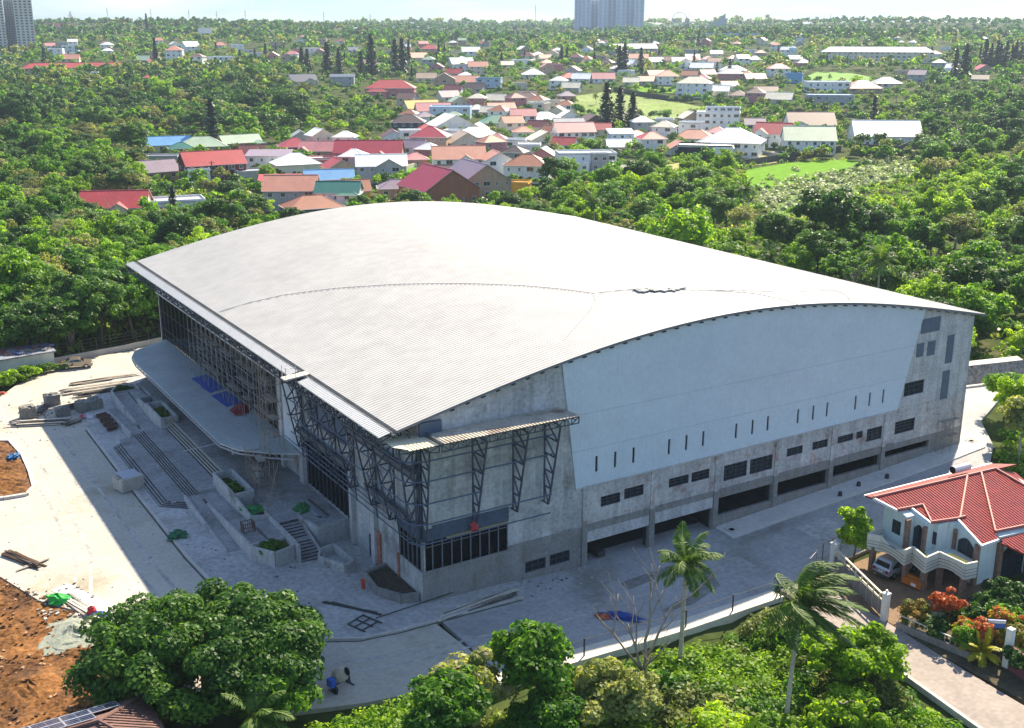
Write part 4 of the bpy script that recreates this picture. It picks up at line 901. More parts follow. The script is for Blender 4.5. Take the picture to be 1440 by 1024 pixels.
for k, (v_, l_) in enumerate(((56.6, 2.4), (53.5, 1.6), (48.2, 2.6))):
    m = MB(); m.obox((0, 0, 0), (1.0, .1, .05), (-.1, l_, 0), (0, 0, .02)); o = m.build("tarpaulin", tarp_b); o.location = W(-1.4, v_, 5.46); o.rotation_euler = (0, -.05, TH)
    tag(o, ("largest", "smallest", "nearest")[k] + " of the blue sheets laid flat on the entrance canopy", "tarpaulin", "blue sheets on the canopy")
lump("tarpaulin", W(-1.2, 43.6, 5.42), (1.1, 2.3), .3, plain("maroon_sheet", (.25, .02, .03)), "maroon sheet laid on the entrance canopy nearest the white pier", "tarpaulin", 72, fold=.3)
lump("red_cloth", W(4.9, -.55, 5.9), (.35, .3), .8, plain("red_flag", (.5, .05, .05)), "red cloth caught on the corner glazing's rail", "cloth", 73, fold=.5)
m = MB(); m.tube([(0, 0, 0), (0, 0, .75)], .18, 8); m.tube([(0, 0, .74), (0, 0, .78)], .25, 8); o = m.build("traffic_cone", plain("cone_red", (.55, .06, .03))); o.location = W(-3.4, 5.0, .14); tag(o, "small red marker standing by the corner planter", "marker")
# steel frame lying on the plaza
m = MB()
for a, b in (((-7.2, -.3), (-5.4, .5)), ((-6.7, -1.9), (-4.9, -1.2)), ((-7.2, -.3), (-6.5, -2.2)), ((-5.5, .5), (-4.7, -1.6)), ((-6.3, .1), (-5.6, -1.7)), ((-6.9, -1.0), (-5.1, -.3))):
    m.bar((a[0], a[1], .2), (b[0], b[1], .2), .09)
m.bar((-4.8, -.6, .2), (3, .0, .2), .07)
tag(uv_thing(m.build("welded_frame", fence_dk)), "dark welded steel frame lying flat on the plaza corner", "steel frame")
# concrete mixer
mx = empty("concrete_mixer", W(-11.4, -8.6, 0), TH + .3, "pale drum concrete mixer with a blue motor cover on the road bend", "mixer")
m = MB(); prof = [(-.55, .2), (-.5, .52), (0, .62), (.35, .52), (.62, .33), (.66, .34)]; ax = Vector((.35, -.75, .55)).normalized(); c0 = Vector((0, 0, 1.15))
for (a, ra), (b, rb) in zip(prof, prof[1:]): m.tube([c0 + ax * a, c0 + ax * b], ra, 20, r2=rb, cap=False)
m.build("drum", noisy("drum_paint", (.45, .40, .33), var=.2, scale=2, rough=.7), mx)
m = MB(); m.tube([c0 + ax * .50, c0 + ax * .56], .36, 18); m.build("drum_mouth", dark_in, mx)
m = MB(); m.bar((-.8, 0, .1), (-.7, 0, 1.2), .1); m.bar((.85, 0, .05), (.75, 0, 1.3), .1); m.bar((-.75, 0, .5), (.8, 0, .5), .1); m.bar((-.8, -.5, .06), (-.8, .5, .06), .1); m.bar((.85, -.5, .06), (.85, .5, .06), .1); m.build("frame", steel, mx)
m = MB(); m.tube([(-.9, -.2, .3), (-.7, -.2, .3)], .3, 14); m.tube([(.8, .5, .3), (.95, .5, .3)], .3, 14); m.build("wheels", plain("tyre2", (.015, .015, .015)), mx)
m = MB(); m.box(-1.15, -.72, -.3, .3, .6, 1.2); m.build("motor_cover", plain("motor_blue", (.03, .1, .5)), mx)
# ================================================================== SCAFFOLDS
def scaffold(name, loc, rz, nx, ny, nz, bx, by, bz, label, mat_=None, r=.035, planks_=True, dens=1.0, seed=1):
    rg = random.Random(seed); e_ = empty(name, loc, rz, label, "scaffold", None); m = MB()
    for i in range(nx + 1):
        for j in range(ny + 1): m.tube([(i * bx, j * by, 0), (i * bx, j * by, nz * bz + (rg.uniform(0, .8)))], r, 4)
    m.build("standards", mat_ or rustpipe, e_); m = MB()
    for k in range(1, nz + 1):
        for j in range(ny + 1):
            for i in range(nx):
                if rg.random() < dens: m.tube([(i * bx, j * by, k * bz), ((i + 1) * bx, j * by, k * bz)], r * .9, 4)
                if rg.random() < .45 * dens: m.tube([(i * bx, j * by, (k - 1) * bz), ((i + 1) * bx, j * by, k * bz)], r * .7, 4)
        for i in range(nx + 1):
            for j in range(ny):
                m.tube([(i * bx, j * by, k * bz), (i * bx, (j + 1) * by, k * bz)], r * .9, 4)
    m.build("braces", mat_ or rustpipe, e_)
    if planks_:
        for k in range(1, nz + 1):
            for i in range(nx):
                if rg.random() < .5: m = MB(); m.box(i * bx, (i + 1) * bx, by * .2, by * .7, k * bz + .04, k * bz + .09); m.build("board", wood, e_)
    return e_
greypipe = noisy("grey_pipe", (.24, .23, .22), var=.3, scale=1.2, rough=.6, metal=.3)
scaffold("tube_scaffold", W(-.45, 33.2, 5.35), TH + PI / 2, 15, 1, 4, 1.9, 1.2, 1.9, "long pipe scaffold standing on the canopy before the dark front glazing", greypipe, seed=3)
scaffold("stair_tower_scaffold", W(-1.7, 28.0, 5.2), TH + PI / 2, 2, 1, 5, 1.5, 1.6, 1.9, "scaffold tower with boards rising against the white pier to the eave", rustpipe, seed=5)
scaffold("ground_scaffold", W(-4.2, 24.6, 1.9), TH + PI / 2 - .1, 3, 1, 2, 1.9, 1.6, 1.7, "brown pipe scaffold on the podium below the canopy's near end", rustpipe, seed=6, dens=.7)
scaffold("frame_scaffold", W(66.6, -1.2, T(*W(66.6, -1.2)[:2]) + .15), TH, 2, 1, 2, 1.4, .9, 1.9, "small frame scaffold against the far right end of the side wall", greypipe, seed=7, dens=.6)
m = MB(); m.obox((0, 0, 0), (1.35, 0, .12), (0, .55, 0), (0, 0, .06)); m.bar((-1.2, -.5, 0), (-1.2, -.5, 1.1), .05); m.bar((-.2, -.5, 0), (-.2, -.5, 1.2), .05); m.bar((-1.2, .5, 0), (-1.2, .5, 1.1), .05); m.bar((-1.2, -.5, .9), (-.2, -.5, 1.0), .04); m.bar((-1.2, -.5, 1.0), (-1.2, .5, 1.0), .04)
o = m.build("work_platform", palew); o.location = W(-3.4, 18.9, 16.3); o.rotation_euler = (0, 0, TH); tag(o, "pale board work platform with rails in the gap of the eave sheet", "platform")
m = MB(); m.tube([(-6.4, 21.2, 2.0), (-3.6, 24.8, 5.6)], .05, 5); tag(uv_thing(m.build("leaning_pole", rustpipe)), "thin pole leaning from the ramp wall up to the canopy edge", "pole")
m = MB()
for a, b, c, d in ((0, 0, 1.1, 0), (1.1, 0, 1.1, .9), (1.1, .9, 0, .9), (0, .9, 0, 0)):
    for z_ in (.1, .95): m.bar((a, b, z_), (c, d, z_), .05)
    m.bar((a, b, 0), (a, b, 1.0), .05)
    for k in range(1, 5): m.bar((a + (c - a) * k / 5, b + (d - b) * k / 5, .1), (a + (c - a) * k / 5, b + (d - b) * k / 5, .95), .03)
o = m.build("iron_cage", noisy("rust_iron", (.10, .05, .035), var=.3, scale=2)); o.location = W(-9.6, 18.6, 1.5); o.rotation_euler = (0, 0, TH); tag(o, "small rusty iron cage standing on the near ramp", "cage")
# manhole and drains on walkway
for k, (u_, v_, l_) in enumerate([(34.4, -1.4, "dark drain frame set in the near end of the side walkway"), (72.9, -.4, "square manhole in the sunlit end of the side walkway")]):
    m = MB(); z_ = zz(u_, v_) + .156
    for a, b, c, d in ((-.6, -.6, .6, -.5), (-.6, .5, .6, .6), (-.6, -.5, -.5, .5), (.5, -.5, .6, .5)): m.box(u_ + a, u_ + c, v_ + b, v_ + d, z_, z_ + .05, 0)
    m.box(u_ - .3, u_ + .2, v_ - .3, v_ + .2, z_, z_ + .03, 1); tag(uv_thing(m.build("manhole", [kerbm, dark_in])), l_, "manhole")
for k, (u_, v_) in enumerate([(49, -2.2), (52.5, -1.6), (56.5, -2.0)]):
    m = MB(); m.tube([(0, 0, 0), (0, 0, .45)], .25, 10, r2=.2); o = m.build("bucket", plain("dark_bucket", (.03, .035, .05))); o.location = W(u_, v_, zz(u_, v_) + .15); tag(o, "dark bucket standing on the shaded side walkway", "bucket", "buckets on the walkway")

# kerb shadow painted as a dark strip along the plaza kerb, tyre marks, rubble chips
kerb_shade_m = noisy("kerb_shade", (.10, .095, .09), var=.5, scale=.7, rough=1, fine=4)
def stripe(name, pts, w, off, mat_):
    L = []; R_ = []
    for i, p in enumerate(pts):
        a = pts[max(0, i - 1)]; b = pts[min(len(pts) - 1, i + 1)]; d = math.hypot(b[0] - a[0], b[1] - a[1]); nx, ny = -(b[1] - a[1]) / d, (b[0] - a[0]) / d
        L.append((p[0] + nx * w / 2, p[1] + ny * w / 2)); R_.append((p[0] - nx * w / 2, p[1] - ny * w / 2))
    m = MB()
    for i in range(len(pts) - 1):
        q = [L[i], L[i + 1], R_[i + 1], R_[i]]; m.face([(x, y, T(*W(x, y)[:2]) + off) for x, y in q])
    return tag(uv_thing(m.build(name, mat_)), kind="structure")
def dense(pts, n=6): return [(a[0] + (b[0] - a[0]) * k / n, a[1] + (b[1] - a[1]) * k / n) for a, b in zip(pts, pts[1:]) for k in range(n)] + [pts[-1]]
stripe("kerb_shadow_strip", dense([(p[0] - .36, p[1] - .36) for p in arcp], 4), .2, .008, kerb_shade_m)
tyr = noisy("tyre_mark", (.385, .37, .35), var=.3, scale=.35, rough=1, fine=2.0)
for k, (o_, pts) in enumerate([(0, [(-18.5, 60), (-18.2, 40), (-18, 20), (-17.4, 10), (-15.5, 1), (-11, -5), (-4, -7), (6, -7.4), (14, -7)]), (1.7, [(-18.5, 60), (-18.2, 40), (-18, 20), (-17.4, 10), (-15.5, 1), (-11, -5), (-4, -7), (6, -7.4), (14, -7)]), (0, [(-24, 76), (-22.5, 60), (-22, 40), (-22.5, 25), (-24.5, 16)]), (1.6, [(-24, 76), (-22.5, 60), (-22, 40), (-22.5, 25), (-24.5, 16)])]):
    stripe("tyre_mark", dense([(p[0] - o_, p[1] - o_ * .6) for p in pts], 5), .34, .005 + .001 * k, tyr)
for k in range(7):
    u_, v_ = 30 + 6 * k, -6.5 - .35 * k % 2; stripe("patched_bay", [(u_, -9.8 + .3 * k), (u_, -5.2 + .2 * k)], 2.2 + (k % 3), .004, noisy("bay_patch_%d" % (k % 3), [(.31, .30, .29), (.34, .32, .29), (.40, .40, .40)][k % 3], var=.25, scale=.4, rough=1, fine=2)) if k % 2 == 0 else None
rg = random.Random(77); m = MB()
def chip(u_, v_, s_, z_=None):
    a = rg.random() * 3; z = (T(*W(u_, v_)[:2]) if z_ is None else z_) + s_ * .3
    m.obox((u_, v_, z), (math.cos(a) * s_, math.sin(a) * s_, rg.uniform(-.2, .2) * s_), (-math.sin(a) * s_ * .7, math.cos(a) * s_ * .7, 0), (0, 0, s_ * rg.uniform(.25, .6)), rg.randrange(4))
for k in range(900):
    q = rg.random()
    if q < .3: chip(rg.gauss(-15, 4), rg.gauss(70, 4), rg.uniform(.03, .14))
    elif q < .45: chip(rg.uniform(-29, -24), rg.uniform(9, 20), rg.uniform(.04, .18))
    elif q < .6: chip(rg.uniform(-14.5, -6), rg.uniform(2, 30), rg.uniform(.03, .10), .15)
    elif q < .75: chip(rg.uniform(0, 17), rg.uniform(-3.2, -.2), rg.uniform(.03, .12))
    elif q < .88: chip(rg.uniform(34, 70), rg.uniform(-2.6, -.2), rg.uniform(.03, .12), None)
    else: chip(rg.uniform(-30, -12), rg.uniform(-6, 88), rg.uniform(.02, .08))
tag(uv_thing(m.build("rubble_chips", [block, wood, kerbm, wood2])), kind="stuff")
m = MB()
for k in range(1500):
    u_, v_ = rg.uniform(-45, -23), rg.uniform(-6, 31)
    if v_ > 31 - (u_ + 33) * 2.3: continue
    chip(u_, v_, rg.uniform(.04, .22) ** 1.2)
tag(uv_thing(m.build("earth_clods", [dirt, noisy("dark_clod", (.10, .055, .03), var=.4, scale=1), dirt, noisy("pale_clod", (.36, .22, .12), var=.3, scale=1)])), kind="stuff")
# ================================================================== VILLAGE
PAL = dict(red=(.43, .055, .06), crimson=(.36, .03, .06), maroon=(.15, .03, .04), salmon=(.58, .26, .18), pink=(.56, .22, .22), brown=(.19, .11, .095), dkbrown=(.085, .055, .055), green=(.09, .24, .17), ltgreen=(.36, .46, .33), teal=(.03, .17, .14),
           blue=(.15, .36, .62), navy=(.05, .065, .11), white=(.82, .82, .80), grey=(.38, .39, .40), dkgrey=(.13, .13, .14), cream=(.70, .64, .50), orange=(.62, .32, .05), purple=(.25, .19, .24), tan=(.45, .33, .23), yellow=(.60, .40, .08), rust=(.36, .14, .08), ltblue=(.45, .58, .70), black=(.03, .03, .035))
def roofc(c): return ribbed("roof_" + c, PAL[c], .5, axis=0, rough=.5, depth=.12, var=.14, spec=.35) if c in PAL else MC[c]
def wallc(c): return noisy("wall_" + c, PAL[c], var=.10, scale=.4, streak=.14, rough=.9, fine=3, spec=.15)
wframe = plain("window_white", (.6, .6, .58)); wpane = glass("house_glass", (.02, .028, .035), .15); doorm = noisy("door_wood", (.09, .05, .03), var=.2)
def window_mesh(w, h):
    m = MB(); f = .09
    for a in ((-w / 2, -w / 2 + f, 0, h), (w / 2 - f, w / 2, 0, h), (-w / 2 + f, w / 2 - f, 0, f), (-w / 2 + f, w / 2 - f, h - f, h), (-.03, .03, f, h - f)): m.box(a[0], a[1], -.06, .02, a[2], a[3], 0)
    m.box(-w / 2 - .08, w / 2 + .08, -.14, -.061, -.09, -.005, 0)
    m.box(-w / 2 + f, w / 2 - f, -.025, .01, f, h - f, 1)
    return m.mesh("window", [wframe, wpane])
WM = {k: window_mesh(*k) for k in ((1.3, 1.25), (.7, 1.1), (2.2, 1.4))}
dm = MB(); dm.box(-.5, .5, -.05, .02, 0, 2.1, 0); dm.box(-.58, -.5, -.08, .02, 0, 2.18, 1); dm.box(.5, .58, -.08, .02, 0, 2.18, 1); dm.box(-.5, .5, -.08, .02, 2.1, 2.18, 1)
DOORM = dm.mesh("door", [doorm, wframe])
HOUSES = []      # (x, y, radius, screen box)
def roof_part(par, kind, x0, x1, y0, y1, z, rise, mat_, ov=.55, gm=None, trim=None):
    m = MB(); t = .14; gmb = []
    X0, X1, Y0, Y1 = x0 - ov, x1 + ov, y0 - ov, y1 + ov
    if kind == "gx" or kind == "gy":
        def P(a, b, c): return (a, b, c) if kind == "gx" else (b, a, c)
        if kind == "gx": A0, A1, B0, B1, bi0, bi1, ai0, ai1 = X0, X1, Y0, Y1, y0, y1, x0, x1
        else: A0, A1, B0, B1, bi0, bi1, ai0, ai1 = Y0, Y1, X0, X1, x0, x1, y0, y1
        mid = (B0 + B1) / 2; hb = (bi1 - bi0) / 2; zr = z + rise; ze = zr - rise * (mid - B0) / hb
        for b_, zb in ((B0, ze), (B1, ze)):
            q = [P(A0, b_, zb), P(A1, b_, zb), P(A1, mid, zr), P(A0, mid, zr)]; q2 = [(p[0], p[1], p[2] + t) for p in q]
            m.face(q, 0); m.face(q2, 0)
            for k in range(4): m.face([q[k], q[(k + 1) % 4], q2[(k + 1) % 4], q2[k]], 1)
        for a_ in (ai0 + .001, ai1 - .001): gmb.append([P(a_, bi0, z), P(a_, bi1, z), P(a_, mid, zr - .02)])
        m.bar(P(A0, mid, zr + t), P(A1, mid, zr + t), .3, .08, 0)
    elif kind == "hip":
        if x1 - x0 >= y1 - y0: r0, r1 = (X0 + (Y1 - Y0) / 2, (Y0 + Y1) / 2), (X1 - (Y1 - Y0) / 2, (Y0 + Y1) / 2)
        else: r0, r1 = ((X0 + X1) / 2, Y0 + (X1 - X0) / 2), ((X0 + X1) / 2, Y1 - (X1 - X0) / 2)
        r0 = (*r0, z + rise); r1 = (*r1, z + rise); zo = z - .15
        c = [(X0, Y0, zo), (X1, Y0, zo), (X1, Y1, zo), (X0, Y1, zo)]
        if x1 - x0 >= y1 - y0: fs = [[c[0], c[1], r1, r0], [c[1], c[2], r1], [c[2], c[3], r0, r1], [c[3], c[0], r0]]
        else: fs = [[c[0], c[1], r0], [c[1], c[2], r1, r0], [c[2], c[3], r1], [c[3], c[0], r0, r1]]
        for f in fs: m.face(f, 0)
        m.face([c[3], c[2], c[1], c[0]], 1)
        for k in range(4):
            a, b = c[k], c[(k + 1) % 4]; m.bar(a, b, .12, .2, 1); m.bar(a, r0 if (Vector(a) - Vector(r0)).length < (Vector(a) - Vector(r1)).length else r1, .22, .1, 0)
        m.bar(r0, r1, .25, .12, 0)
    elif kind == "flat":
        m.box(X0 + ov * .6, X1 - ov * .6, Y0 + ov * .6, Y1 - ov * .6, z, z + .22, 0)
        for a in ((x0, x1, y0, y0 + .15), (x0, x1, y1 - .15, y1), (x0, x0 + .15, y0 + .15, y1 - .15), (x1 - .15, x1, y0 + .15, y1 - .15)): m.box(*a, z + .22, z + .22 + rise, 1)
    elif kind == "mono":
        q = [(X0, Y0, z - .05), (X1, Y0, z - .05), (X1, Y1, z + rise), (X0, Y1, z + rise)]; q2 = [(a, b, c + t) for a, b, c in q]
        m.face(q, 0); m.face(q2, 0)
        for k in range(4): m.face([q[k], q[(k + 1) % 4], q2[(k + 1) % 4], q2[k]], 1)
        gmb += [[(x0, y0, z), (x0, y1, z), (x0, y1, z + rise * .9)], [(x1, y0, z), (x1, y1, z), (x1, y1, z + rise * .9)], [(x0, y1, z), (x1, y1, z), (x1, y1, z + rise * .9), (x0, y1, z + rise * .9)]]
    r = m.build("roof", [mat_, trim or wframe], par)
    for q in gmb: gb_ = MB(); gb_.face(q); gb_.build("gable_wall", gm, r, fix=False)
    return r
def house(px, py, pw, roof, rc, wc, label, st=1, dep=.75, rot=None, rise=None, wings=(), win=True, det=2, group=None, cat="house", hgt=None, sink=.6, name="house"):
    if rot is None: rot = random.Random(int(px * 13 + py * 7)).uniform(-12, 24) if pw < 95 else 3
    g = ground(px, py); d = math.hypot(g.x, g.y); w = pw * d / F / max(.55, math.cos(math.radians(rot)) * .8 + .2); dp = min(18, max(6, w * dep * 1.12)) if w < 40 else w * dep
    rz = -math.atan2(g.x, g.y) + math.radians(rot); fw = Vector((g.x, g.y, 0)) / d
    c = Vector((g.x, g.y, 0)) + fw * dp * .5; zb = min(T(c.x, c.y), g.z)
    e_ = empty(name, (c.x, c.y, zb), rz, label, cat, group)
    h = hgt or (2.75 * st + .2)
    def block(x0, x1, y0, y1, h_, roof_, rc_, wc_, rise_, wi):
        m = MB(); m.box(x0, x1, y0, y1, -sink, h_); m.build("wall", wallc(wc_), e_)
        rs = rise_ if rise_ is not None else ((.3 * min(x1 - x0, y1 - y0)) * (.95 if roof_ == "hip" else 1.05) if roof_ != "flat" else .5)
        if roof_ == "mono": rs = min(rs, 1.2)
        roof_part(e_, roof_, x0, x1, y0, y1, h_, rs, roofc(rc_), gm=wallc(wc_), trim=wframe if roof_ != "flat" else wallc(wc_))
        if not wi: return
        rg = random.Random(int(px * 7 + py)); s_ = max(1, int(round((h_ - .3) / 2.9)))
        for k in range(s_):
            zb_ = .95 + 2.9 * k; n = max(1, int((x1 - x0) / (3.0 if det > 1 else 4.2)))
            for i in range(n):
                x = x0 + (x1 - x0) * (i + .5) / n
                if k == 0 and i == n // 2 and det > 1:
                    o = link("door", DOORM, e_); o.location = (x, y0 - .01, 0); continue
                o = link("window", WM[rg.choice([(1.3, 1.25), (1.3, 1.25), (.7, 1.1), (2.2, 1.4)]) if (x1 - x0) / n > 2.6 else (1.3, 1.25)], e_); o.location = (x, y0 - .01, zb_)
            if det > 1:
                n = max(1, int((y1 - y0) / 4))
                for sx in (-1, 1):
                    if (sx < 0) != (g.x > 0) and abs(rot) < 6: continue
                    for i in range(n):
                        o = link("window", WM[(1.3, 1.25)], e_); o.location = (x0 - .01 if sx < 0 else x1 + .01, y0 + (y1 - y0) * (i + .5) / n, zb_); o.rotation_euler = (0, 0, -sx * -PI / 2)
    block(-w / 2, w / 2, -dp / 2, dp / 2, h, roof, rc, wc, rise, win)
    for (fx, fw_, fy, fd, hf, rf, rcf, wcf) in wings:
        block(fx * w - fw_ * w / 2, fx * w + fw_ * w / 2, -dp / 2 + fy, -dp / 2 + fy + fd, h * hf, rf, rcf or rc, wcf or wc, None, win)
    x0, y0, _ = proj((c.x, c.y, zb)); HOUSES.append((c.x, c.y, max(w, dp) * .62 + 1.5, px - pw / 2 - 2, px + pw / 2 + 2, py - (h + 2) * F / d, py, d))
    return e_
